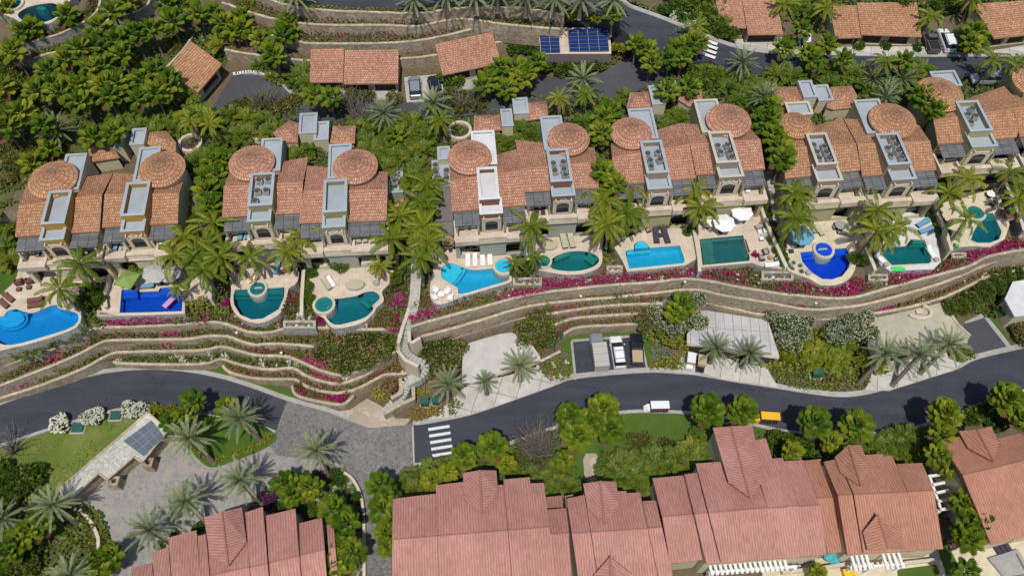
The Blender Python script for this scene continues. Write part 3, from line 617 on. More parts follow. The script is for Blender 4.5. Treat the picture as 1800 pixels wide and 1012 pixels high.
# concrete aprons in front of the garages
sheet('driveway', k750((0, 950), (130, 850), (290, 700), (480, 640), (600, 600), (780, 555), (830, 640), (900, 705), (600, 815), (290, 915)), 0.15, 'apron', -0.1)
sheet('driveway', k1148((415, 540), (1020, 630), (1000, 680), (1070, 800), (760, 755), (420, 700), (345, 690)), 0.15, 'apron', -0.1)
sheet('driveway', k1348((680, 820), (720, 740), (740, 640), (1240, 520), (1270, 600), (1350, 630), (1300, 680), (1060, 760), (850, 825)), 0.15, 'apron', -0.1)
def drv_beds(lab, pxs, base, acc=(), z=.05, h=.8, **kw):
    cover('shrub_bed', lab, pxs, z, base, acc, dens=kw.get('dens', 28)*1.5, h=h, size=.28)
drv_beds('round green shrub bed left of the parking bay', k750((790, 600), (830, 560), (900, 520), (1000, 520), (1030, 600), (1020, 660), (910, 690), (830, 650)), ['green', 'lime'], [('blossom', .35, 1.2, 2)])
drv_beds('bright green bed right of the parking bay', k750((1560, 560), (1650, 530), (1800, 490), (1850, 420), (1830, 560), (1760, 610), (1570, 605)), ['green', 'lime'])
drv_beds('yellow-green bed above the cart parking', k1148((190, 370), (260, 400), (330, 450), (410, 470), (430, 520), (350, 545), (260, 500), (200, 420)), ['lime', 'lime', 'oliveleaf'], z=1.6)
drv_beds('wide green bed round the enamel cabinet', k1148((1000, 650), (1150, 620), (1320, 600), (1500, 600), (1720, 700), (1715, 770), (1660, 825), (1440, 832), (1240, 825), (1060, 790)), ['green', 'lime', 'green'], [('oliveleaf', .1, .6, 3)], dens=20)
drv_beds('olive shrub bed left of the crossing', k4560((1265, 690), (1310, 630), (1500, 610), (1525, 650), (1520, 695), (1290, 728)), ['oliveleaf', 'lime', 'rust'])
drv_beds('small green bed under the leftmost apron palm', k4560((1545, 590), (1600, 570), (1660, 600), (1600, 690), (1555, 690)), ['green', 'oliveleaf'])
drv_beds('green bed right of the right apron palms', k1348((1250, 570), (1350, 520), (1450, 560), (1460, 600), (1350, 635)), ['green', 'lime'])
drv_beds('grey-green rockery beside the parking bay', k1148((160, 500), (200, 450), (330, 560), (300, 600), (180, 610)), ['agave', 'oliveleaf'], h=.4)
drv_beds('yellow bed at the foot of the stairway', k4560((1010, 500), (1050, 480), (1155, 580), (1080, 598), (1020, 560)), ['lime'], z=.2)
drv_beds('rusty bed beside the lower stairway flight', k4560((1060, 470), (1120, 420), (1200, 420), (1210, 500), (1150, 545)), ['rust', 'oliveleaf'], z=1.4)
drv_beds('yellow bed right of the lower stairway flight', k4560((1315, 500), (1420, 490), (1440, 530), (1320, 560)), ['lime'])
drv_beds('green slope with white flowers left of the stairway curve', k4560((1000, 440), (1080, 370), (1180, 270), (1260, 280), (1340, 330), (1240, 380), (1100, 395)), ['green', 'oliveleaf'], [('blossom', .3, 1.2, 2), ('rust', .2, .3, 9)], z=1.9, h=.5)

# bougainvillea slopes between the pool walls and the top terrace walls
drv_beds('magenta bougainvillea slope below the cyan freeform pool', k7038((690, 600), (700, 560), (860, 520), (960, 515), (1050, 480), (1050, 540), (880, 580)), ['magenta', 'magenta', 'rose'], z=7.2)
drv_beds('green slope below the cyan freeform pool', k7038((380, 690), (450, 620), (640, 560), (700, 560), (690, 600), (540, 660)), ['lime', 'oliveleaf'], z=7.1, h=.4)
drv_beds('magenta bougainvillea slope below the two middle pools', k1236((-250, 590), (-230, 560), (0, 520), (200, 500), (500, 470), (720, 480), (800, 500), (760, 520), (300, 560), (0, 580)), ['magenta', 'oliveleaf', 'magenta'], [('blossom', .4, 1.3, 4)], z=7.2)
drv_beds('dark green shrub slope below the grey-green pool', k1236((850, 480), (1190, 430), (1260, 520), (1560, 540), (1700, 620), (1450, 640), (1300, 595), (1100, 550), (920, 520)), ['green', 'rust', 'oliveleaf'], z=7.2, h=1.1)
drv_beds('magenta bougainvillea slope around the ultramarine round pool', k1330((280, 820), (400, 815), (480, 810), (600, 760), (720, 800), (700, 850), (560, 895), (450, 890), (300, 860)), ['magenta', 'magenta', 'rust'], [('blossom', .35, 1.2, 4)], z=7.2)
drv_beds('magenta bougainvillea slope along the far right terrace', k1330((800, 800), (860, 730), (1160, 700), (1300, 620), (1420, 560), (1600, 520), (1800, 480), (1950, 460), (1950, 530), (1800, 545), (1600, 580), (1380, 650), (1150, 740), (900, 815)), ['magenta', 'magenta', 'rose'], z=7.2)
for i, (lab, pl) in enumerate([('magenta climber strip under the royal blue pool', k0400((740, 690), (760, 650), (1000, 630), (1300, 610), (1480, 610), (1460, 680), (1200, 680))),
                               ('green and violet plants beside the teal oval pool', k3540((1270, 560), (1280, 520), (1450, 450), (1460, 540), (1440, 560), (1280, 580))),
                               ('red plants left of the stairway', k3540((1290, 700), (1400, 650), (1430, 700), (1420, 730), (1310, 740)))]):
    drv_beds(lab, pl, ['oliveleaf', 'rust', 'green'], [('magenta', .1, .3, 4+i)], z=7.2)
drv_beds('purple creeper between the spa and the equipment pit', k3540((830, 610), (870, 605), (910, 690), (835, 690)), ['magenta', 'purple'], z=7.3)
drv_beds('lime shrubs right of the royal blue pool', k0400((1290, 480), (1420, 470), (1470, 500), (1470, 570), (1300, 560)), ['lime'], z=8.2, h=1.1)
drv_beds('green planting strip between the two round teal pools', k3540((560, 580), (620, 440), (700, 460), (710, 600), (600, 620)), ['green', 'oliveleaf'], [('rust', .1, .4, 3)], z=8.0)
drv_beds('green planting right of the low garden wall', k3540((730, 340), (820, 300), (825, 620), (730, 620)), ['green', 'lime'], z=8.0)
drv_beds('bed with lime shrubs left of the stairway', k3540((1290, 440), (1330, 300), (1450, 330), (1460, 440), (1300, 480)), ['green', 'rust', 'green'], z=7.6)
drv_beds('rust bed right of the stairway under the sunken seating', k7038((120, 640), (150, 560), (220, 540), (230, 620), (300, 650), (240, 660)), ['rust', 'oliveleaf'], z=7.2)
drv_beds('green bed inside the lower bend of the stairway', k3540((1330, 860), (1340, 780), (1400, 750), (1400, 870)), ['green', 'lime'], z=5.8)

# ------------------------------------------------------------------ upper driveway, main road, top road
sheet('driveway', [(375, 186), (410, 132), (440, 131), (470, 134), (492, 147), (508, 165), (532, 172), (560, 177), (700, 179), (760, 165), (850, 160), (950, 136), (1000, 135), (1050, 131, 13.3), (1080, 118, 14), (1112, 98, 14.6), (1150, 110, 14.6), (1180, 130, 14.3), (1120, 160, 13.6), (1000, 190, 13), (900, 196, 12.9), (700, 215, 12.9), (500, 210, 12.9), (380, 200, 12.9)] if False else
      [(375, 186, 13), (410, 132, 13), (440, 131, 13), (470, 134, 13), (492, 147, 13), (508, 165, 13), (532, 172, 13), (560, 177, 13), (700, 179, 13), (760, 165, 13), (850, 160, 13), (950, 136, 13), (1000, 135, 13), (1050, 131, 13.2), (1080, 118, 13.7), (1112, 98, 14.3), (1150, 110, 14.3), (1180, 130, 13.8), (1120, 160, 13.2), (1000, 190, 13), (900, 196, 13), (700, 215, 13), (500, 210, 13), (380, 200, 13)], 13, 'asphalt2', 12.2)
UR = [(1040, -12, 20), (1085, 0, 19.6), (1107, 15, 18.8), (1150, 30, 17.6), (1200, 50, 16.2), (1260, 75, 14.6), (1300, 87, 14), (1350, 95, 13.4), (1425, 97, 13), (1600, 101, 13), (1800, 100, 13), (2000, 98, 13)]
UL = [(2000, 138, 13), (1800, 136, 13), (1500, 137, 13), (1350, 135, 13.4), (1275, 124, 14), (1250, 108, 14.6), (1190, 112, 15), (1140, 108, 15), (1112, 98, 15), (1112, 75, 15.8), (1100, 58, 16.7), (1075, 42, 17.8), (1040, 20, 19), (1000, 5, 20)]
b = MB(); pu = path(UR, None, 2); pl = path(UL, None, 2); b.prism([p+Vector((0, 0, .05)) for p in pu+pl], 11, None)
kind(b.build('road', M['asphalt']), 'structure')
b = MB(); up2 = [p+Vector((0, 0, .05)) for p in pu]; o2 = offset(up2, .8); b.prism([p+Vector((0, 0, .1)) for p in up2+o2[::-1]], 11, None); kind(b.build('pavement', M['kerb']), 'structure')
band('hillside', [(900, -60, 12), (1100, -60), (2100, -60)], [(2100, 88), (1800, 90), (1400, 90), (1300, 80), (1200, 40), (1110, 5), (1080, -10)], 12.9, 'soil', n=1)
z = 13.06
sheet('pavement', [(1375, 66), (1380, 78), (1425, 84), (1500, 82), (1600, 82), (1660, 82), (1700, 96), (1800, 80), (1900, 76), (1900, 97), (1800, 99), (1600, 100), (1425, 96), (1350, 93), (1320, 88), (1275, 70)], z+.08, 'apron', 12.5)
marks('zebra crossing on the upper road beside the agave', [[k900.one(1330-i*14-6*(i>2), 270+i*33)+(0,), k900.one(1425-i*12, 312+i*28)+(0,), k900.one(1420-i*12, 324+i*28)+(0,), k900.one(1322-i*14, 284+i*33)+(0,)] for i in range(0)] or
      [[(1218+dx, 68+dy), (1258+dx*.9, 82+dy), (1255+dx*.9, 86+dy), (1215+dx, 72+dy)] for dx, dy in ((5, -6), (5, 2), (3, 10), (1, 18))], 'white', 14.95)
# top terraces
TT = [('T1', [(440, -14), (475, 0), (512, 12), (575, 19), (650, 22), (737, 24), (800, 16), (862, 14), (920, 15), (992, 27)], 19.6, 17.6), ('T2', [(400, 8), (450, 26), (520, 41), (600, 45), (675, 45), (732, 47), (782, 37), (817, 34), (900, 45), (985, 52)], 17.9, 16.0),
      ('T3', [(400, 40), (450, 56), (522, 72), (550, 77), (695, 76), (775, 65), (850, 48), (900, 50), (960, 50)], 16.2, 14.3), ('T4', [(395, 88), (450, 97), (545, 107), (700, 104), (767, 97), (875, 75), (900, 72), (946, 70)], 14.5, 12.5)]
tl = {'T1': 'uppermost stone terrace wall under the top road', 'T2': 'second terrace wall below the top road', 'T3': 'third terrace wall behind the tiled garages', 'T4': 'lowest terrace wall directly behind the tiled garages'}
for key, px, z, zb in TT:
    pts = path(px, z, 3); a, c = pts[0], pts[-1]
    poly = [Vector((p.x, p.y, z-.12)) for p in pts]+[P(px[-1][0]+10, -60, z-.12), P(px[0][0]-30, -60, z-.12)]
    kind(shape('terrace_ground', poly, 12, z-.12, 'soil', 'stonewall'), 'structure'); CAP[key] = pts
    wall('retaining_wall', tl[key], pts, zb-1.5, group='stepped stone terrace walls')
kind(shape('road', [P(a[0], a[1], 19.62) for a in [(430, -70), (480, -12), (550, 10), (625, 17), (700, 17), (762, 10), (900, 1), (1000, 6), (1040, 10), (1060, -70)]], 19, 19.62, 'asphalt'), 'structure')
strip('T2', .3, 3.0, ['green', 'oliveleaf', 'rust', 'green'], [('magenta', .42, .3, 8)], 'clipped green and rust hedge on the second top terrace', h=.9, dens=22)
strip('T3', .3, 2.4, ['green', 'rust', 'oliveleaf'], [('magenta', .42, .3, 18)], 'long green hedge on the third top terrace', h=.9, dens=22)
strip('T1', .4, 1.0, ['oliveleaf', 'lime'], [], 'thin verge plants beside the top road', h=.3)
strip('T4', .3, 1.2, ['oliveleaf', 'rust'], [], 'sparse plants behind the tiled garages', h=.4, dens=6)
# top left pool terrace
W1 = [(20, 84), (72, 69), (100, 62), (125, 51), (146, 40), (160, 31), (174, 14), (178, -15)]
W2 = [(60, 104), (82, 96), (125, 87), (146, 74), (160, 60), (182, 42), (200, 31), (222, 27), (240, 21), (258, 10), (268, -8)]
for nm, px, z, zb in (('outer', W2, 14.6, 12), ('inner', W1, 16.2, 13)):
    pts = path(px, z, 3); kind(shape('terrace_ground', [Vector((p.x, p.y, z-.12)) for p in pts]+[P(px[-1][0], -60, z-.12), P(-200, -60, z-.12), P(-200, 90, z-.12)], 11, z-.12, 'soil', 'greywall'), 'structure')
    wall('retaining_wall', nm+' curved stone wall around the top left pool', pts, zb-1, mat='greywall', group='curved walls by the top left pool'); CAP['P'+nm] = pts
strip('Pouter', .3, 1.8, ['green', 'oliveleaf'], [], 'shadowy green strip between the two top left curved walls', h=.7)
strip('Pinner', .3, 1.8, ['oliveleaf', 'rust', 'green'], [], 'rusty strip right of the top left pool', h=.7)
cw = path(k0759((560, 545), (610, 590), (650, 650), (690, 740), (690, 800), (670, 860)), .5, 3)
wall('garden_wall', 'pale curved low wall between two hedges, bottom left', cw, 0, .3, 'cream', 'coping', cat='wall')
planting('clipped_hedge_row', 'yellow-green hedge hugging the outside of the curved low wall', [p.copy() for p in cw], 0.0, -1.3, -.3, ['lime', 'green'], dens=60, h=.6, size=.2)
planting('clipped_hedge_row', 'green hedge inside the curved low wall', [p.copy() for p in cw], 0.0, .3, 1.1, ['green', 'lime'], dens=60, h=.6, size=.2)
wall('garden_wall', 'long low kerb wall beside the paved side lane', path(k4759((820, 285), (870, 320), (915, 390), (945, 480), (957, 600), (960, 800), (961, 1060)), .45, 3), 0, .25, 'cream', 'coping', cat='wall')
wall('retaining_wall', 'stone wall curving down at the top centre-left', path(k00((1560, 20), (1640, 50), (1750, 75), (1830, 120)), 16.5, 3), 12, mat='greywall')
wall('garden_wall', 'long low wall behind the rotated corner garage', path(k00((1360, 250), (1290, 350), (1170, 480)), 13.6, 2), 12, mat='greywall', cat='wall')
wall('garden_wall', 'curving low wall left of the leftmost villa', path(kA((330, 340), (200, 370), (120, 430), (80, 530), (60, 610), (20, 640)), 11.6, 3), 8, mat='greywall', cat='wall')
# ------------------------------------------------------------------ buildings
def ring_box(b_wall, b_cap, b_floor, q, zb, zt, t=0.28, dep=1.0, mw=0, mc=0, mf=0, thick=0.1):
    """open flat-topped box: walls from zb to zt, cap ring, floor dep below the top"""
    q = ccw(q); i = inset(q, t)
    b_wall.prism(q, zb, zt-thick, mw, holes=[i])
    o = inset(q, -0.06); i2 = inset(q, t+0.04)
    b_cap.prism(o, zt-thick+.002, zt, mc, holes=[i2])
    b_floor.prism(inset(q, t-0.02), zt-dep-0.1, zt-dep, mf)
def roof2(parent, FL, FR, RL, RR, BL, BR, wallm, roofm, zb, th=0.22, over=0.25, name='roof', wname='wall', inn=None):
    """front slope + back slope with a ridge between, thickness, and walls under it"""
    b = MB(); dn = Vector((0, 0, -th))
    if BL is None: b.face([FL, FR, RR, RL], 0, True); ring = [FL, FR, RR, RL]
    else: b.face([FL, FR, RR, RL], 0, True); b.face([RL, RR, BR, BL], 0, True); ring = [FL, FR, RR, BR, BL, RL]
    n = len(ring)
    for k in range(n):
        a, c = ring[k], ring[(k+1) % n]; b.add([a+dn, c+dn, c, a], [[0, 1, 2, 3]], 0, [(0, 0)]*4)
    b.add([p+dn for p in ring], [list(range(n))[::-1]], 0)
    o = b.build(name, roofm, parent)
    if wallm:
        w = MB(); cen = sum(ring, Vector())/n
        rw = [p+(Vector((cen.x, cen.y, p.z))-p).normalized()*over - Vector((0, 0, th*.6)) for p in ring]
        for k in range(n):
            a, c = rw[k], rw[(k+1) % n]; w.add([Vector((a.x, a.y, zb)), Vector((c.x, c.y, zb)), c, a], [[0, 1, 2, 3]])
        w.build(wname, wallm, parent)
    return o
def arch_pts(w, h, rise, n=8):
    """outline (x, z) of an arched opening, CCW seen from the front"""
    pts = [(-w/2, 0), (w/2, 0)]
    for k in range(n+1):
        a = math.pi*k/n; pts.append((w/2*math.cos(a), h-rise+rise*math.sin(a)))
    return pts
def facade(b, A, B_, z0, z1, openings, t=0.3, m=0):
    """wall from A to B (world xy) with arched openings [(centre, width, sill z, height, rise)], facing -normal"""
    d = (B_-A); d.z = 0; L = d.length; ex = d/L; nr = Vector((-ex.y, ex.x, 0))
    outer = [Vector((0, z0, 0)), Vector((L, z0, 0)), Vector((L, z1, 0)), Vector((0, z1, 0))]
    holes = [[Vector((c+x, s+z, 0)) for x, z in arch_pts(w, h, r)] for c, w, s, h, r in openings]
    allp = outer+[p for h in holes for p in h]
    tr = tessellate_polygon([outer]+holes)
    W = lambda p, o: Vector((A.x, A.y, 0))+ex*p.x+nr*o+Vector((0, 0, p.y))
    fs = []
    for q in tr:
        a, b2, c = (allp[i] for i in q); fs.append(list(q) if (b2-a).cross(c-a).z > 0 else [q[0], q[2], q[1]])
    b.add([W(p, 0) for p in allp], fs, m); b.add([W(p, t) for p in allp], [f[::-1] for f in fs], m)
    for ringp, s in [(outer, 1)]+[(h, -1) for h in holes]:
        n = len(ringp)
        for k in range(n):
            a, c = ringp[k], ringp[(k+1) % n]; q = [W(a, 0), W(a, t), W(c, t), W(c, 0)]
            b.add(q if s > 0 else q[::-1], [[0, 1, 2, 3]], m)
VILLAS = []; ACS = []
TINT = {'orange': ('tile_orange'), 'pink': ('tile')}
def rest(p): return p
def villa(i, label, k, eave, ridge, back, hi, low, dome, flatr, towm, wallm, balm, tile, flatm='greyflat', capm=None, emblem=False, acs=(), seed=0):
    FL, FR = [P(*k.one(*e), 15.4) for e in eave]; RL, RR = [P(*k.one(*e), 16.45) for e in ridge]; BL, BR = [P(*k.one(*e), 15.5) for e in back]
    t = thing('villa', label, 'villa', Vector((FL.x, FL.y, 8.6)), 'duplex villas in the row above the pools'); VILLAS.append((t, FL, FR))
    roof2(t, FL, FR, RL, RR, BL, BR, M[wallm], M[tile], 8.0)
    b = MB(); b.tube([RL, RR], [.1, .1], 6); b.build('ridge_tiles', M[tile], t)
    # stair tower: high open box with a cap, low box in front with the arched window
    capm = capm or flatm
    q = rect(k.one(*hi[0]), k.one(*hi[1]), 17.5)
    w, c, f = MB(), MB(), MB(); ring_box(w, c, f, q, 13.0, 17.5, dep=.83)
    tw = w.build('tower', M[towm], t); c.build('parapet_cap', M[capm], tw); f.build('tower_roof', M[flatm], tw)
    q2 = rect(k.one(*low[0]), k.one(*low[1]), 16.55); q2[2] += (q2[2]-q2[1]).normalized()*.3; q2[3] += (q2[3]-q2[0]).normalized()*.3
    w, c, f = MB(), MB(), MB(); qq = ccw(q2)
    W = (q2[1]-q2[0]).length
    ring_box(w, c, f, q2, 12.5, 16.55, dep=.45)
    lt = w.build('bay_tower', M[towm], t); c.build('parapet_cap', M[capm], lt); f.build('bay_roof', M[flatm], lt)
    A = q2[0]-EY*.12; Bp = q2[1]-EY*.12; A.z = Bp.z = 0
    wn = MB(); facade(wn, A+EX*.2, Bp-EX*.2, 12.65, 15.5, [(W/2-.2, W*.56, 12.9, 2.15, .5)], .14)
    win = wn.build('window_surround', M['coping' if towm != 'brown' else 'beigecap'], t)
    gl = MB(); c0 = (A+Bp)/2+EY*.1; gl.face([c0+EX*W*a_*.3+Vector((0, 0, z_)) for a_, z_ in ((-1, 12.85), (1, 12.85), (1, 15.1), (-1, 15.1))])
    gl.build('window_pane', M['glass'], win)
    for s in (-.34, .34): co = MB(); co.box((c0+EX*W*s-EY*.25)+Vector((0, 0, 15.7)), .14, .4, .3, YAW); co.build('corbel', M['coping'], lt)
    if emblem:
        r = MB(); ce = c0-EY*.2+Vector((0, 0, 15.8)); n = 20; vs = []
        for kk in range(n):
            a = 2*math.pi*kk/n
            for rr in (1, .68): vs.append(ce+EX*math.cos(a)*.5*rr+Vector((0, 0, math.sin(a)*.32*rr)))
        r.add(vs, [[2*kk, 2*kk+1, (2*kk+3) % (2*n), (2*kk+2) % (2*n)] for kk in range(n)]); r.build('oval_medallion', M['white'], lt)
    # round tower with its tiled cone
    (cx, cy), rx = dome; ce = P(*k.one(cx, cy), 17.6); ed = P(*k.one(cx+rx, cy), 17.6); Rr = (ed-ce).length
    b = MB(); n = 40; prof = [(1.0, 16.9), (.75, 17.3), (.5, 17.7), (.25, 18.05), (0.02, 18.35)]; vs = []; fs = []; uv = []
    for r, z in prof:
        for kk in range(n+1):
            a = 2*math.pi*kk/n; vs.append(Vector((ce.x+r*Rr*math.cos(a), ce.y+r*Rr*math.sin(a), z))); uv.append((a*Rr*.62, r*Rr*.9))
    for j in range(len(prof)-1):
        for kk in range(n): fs.append([j*(n+1)+kk, j*(n+1)+kk+1, (j+1)*(n+1)+kk+1, (j+1)*(n+1)+kk])
    b.add(vs, fs, 0, uv)
    rim = [Vector((ce.x+Rr*math.cos(2*math.pi*kk/n), ce.y+Rr*math.sin(2*math.pi*kk/n), 16.9)) for kk in range(n)]
    b.prism(rim, 16.72, 16.88, 0)
    dr = b.build('cone_roof', M[tile], t)
    b = MB(); b.prism([Vector((ce.x+(p.x-ce.x)*.9, ce.y+(p.y-ce.y)*.9, 0)) for p in rim], 10, 16.72); b.build('round_tower', M[wallm], t)
    # flat roof behind
    w, c, f = MB(), MB(), MB(); qf = rect(k.one(*flatr[0]), k.one(*flatr[1]), 16.6); ring_box(w, c, f, qf, 10, 16.6, .25, .35)
    fw = w.build('rear_wall', M[wallm], t); c.build('parapet_cap', M[capm], fw); f.build('flat_roof', M[flatm], fw)
    # balcony with solid parapet, arched ground floor
    L = (FR-FL).dot(EX); O = FL.copy(); ey = EY; ex = (FR-FL); ex.z = 0; ex.normalize(); ex = (ex+EX).normalized(); ny = Vector((-ex.y, ex.x, 0))
    L = (FR-FL).dot(ex); D = 3.1; z0 = 12.6
    G = lambda u, v, z: Vector((O.x, O.y, 0))+ex*u+ny*v+Vector((0, 0, z))
    tc = ((A+Bp)/2-O).dot(ex); th_ = W/2
    b = MB(); b.prism([G(.3, -D, 0), G(L-.2, -D, 0), G(L-.2, .4, 0), G(.3, .4, 0)], z0-.3, z0); fl = b.build('balcony_floor', M['deck'], t)
    par = MB(); o = ccw([G(.1, -D-.15, 0), G(L, -D-.15, 0), G(L, .2, 0), G(.1, .2, 0)])
    def pw(u0, v0, u1, v1, hgt, w_=.55):
        a, c = G(u0, v0, z0+hgt/2), G(u1, v1, z0+hgt/2); par.beam(a, c, w_, hgt)
    h1 = .85
    pw(.1, -D, tc-th_-.4, -D, h1, 1.0); pw(tc+th_+.4, -D, L, -D, h1, 1.0); pw(tc-th_-.4, -D+.35, tc+th_+.4, -D+.35, .55, .6)
    pw(.3, -D+.5, .3, 0, h1+.02, .4); pw(L-.2, -D+.5, L-.2, 0, h1+.02, .4); pw(tc-th_-.6, -D+.5, tc-th_-.6, -D+1.5, h1-.1, .35); pw(tc+th_+.6, -D+.5, tc+th_+.6, -D+1.5, h1-.1, .35)
    par.build('balcony_parapet', M['deck'], t)
    fa = MB(); hw = (tc-th_)/2
    facade(fa, G(.1, -D+.2, 0), G(L, -D+.2, 0), 8.0, z0-.31, [(max(1.9, (tc-th_)*.52), min(3.6, max(2.2, (tc-th_)*.75)), 8.62, 2.85, .55), (L-max(1.9, (L-tc-th_)*.5), min(3.8, max(2.2, (L-tc-th_)*.72)), 8.62, 2.85, .6)], .45)
    for u in (.1, L-.4): fa.prism([G(u, -D+.66, 0), G(u+.3, -D+.66, 0), G(u+.3, .3, 0), G(u, .3, 0)], 8, z0-.32)
    fa.prism([G(.1, -D-.2, 0), G(L, -D-.2, 0), G(L, -D+.64, 0), G(.1, -D+.64, 0)], z0-.45, z0-.3)
    fo = fa.build('ground_floor_front', M[balm], t)
    gd = MB(); gd.face([G(.5, -D+1.25, 8.6), G(L-.5, -D+1.25, 8.6), G(L-.5, -D+1.25, 12.1), G(.5, -D+1.25, 12.1)]); gd.build('sliding_doors', M['glass'], t)
    for u0, u1 in ((.6, tc-th_-.2), (tc+th_+.2, L-.5)):
        if u1-u0 > .8:
            gd = MB(); gd.face([G(u0, .18, 12.65), G(u1, .18, 12.65), G(u1, .18, 14.7), G(u0, .18, 14.7)]); gd.build('upper_door', M['glass'], t)
    # slatted pergolas either side of the bay tower
    for u0, u1 in ((.25, tc-th_-.05), (tc+th_+.05, L-.25)):
        if u1-u0 < 1: continue
        p = MB(); nb = 8
        for r in range(nb): p.beam(G(u0, .15-r*.29, 15.02-r*.03), G(u1, .15-r*.29, 15.02-r*.03), .25, .06)
        pg = p.build('pergola', M['slat'], t)
        q = MB()
        n_ = max(2, int((u1-u0)/1.2)+1)
        for r in range(n_):
            u = u0+.1+(u1-u0-.2)*r/(n_-1); q.beam(G(u, .2, 14.92), G(u, -2.15, 14.7), .1, .12)
        q.beam(G(u0, -1.95, 14.62), G(u1, -1.95, 14.62), .14, .14)
        q.build('rafters', M['slat'], pg)
        for uu in (u0+.25, u1-.25): q = MB(); q.box(G(uu, -1.95, z0), .3, .3, 2.0, YAW); q.build('post', M[balm], t)
    for n_, a in enumerate(acs): ACS.append((P(*k.one(*a), 17.0), 16.67, i, n_))
    return t
ORD = ['first', 'second', 'third', 'fourth', 'fifth', 'sixth', 'seventh', 'eighth', 'ninth', 'tenth', 'eleventh', 'twelfth']
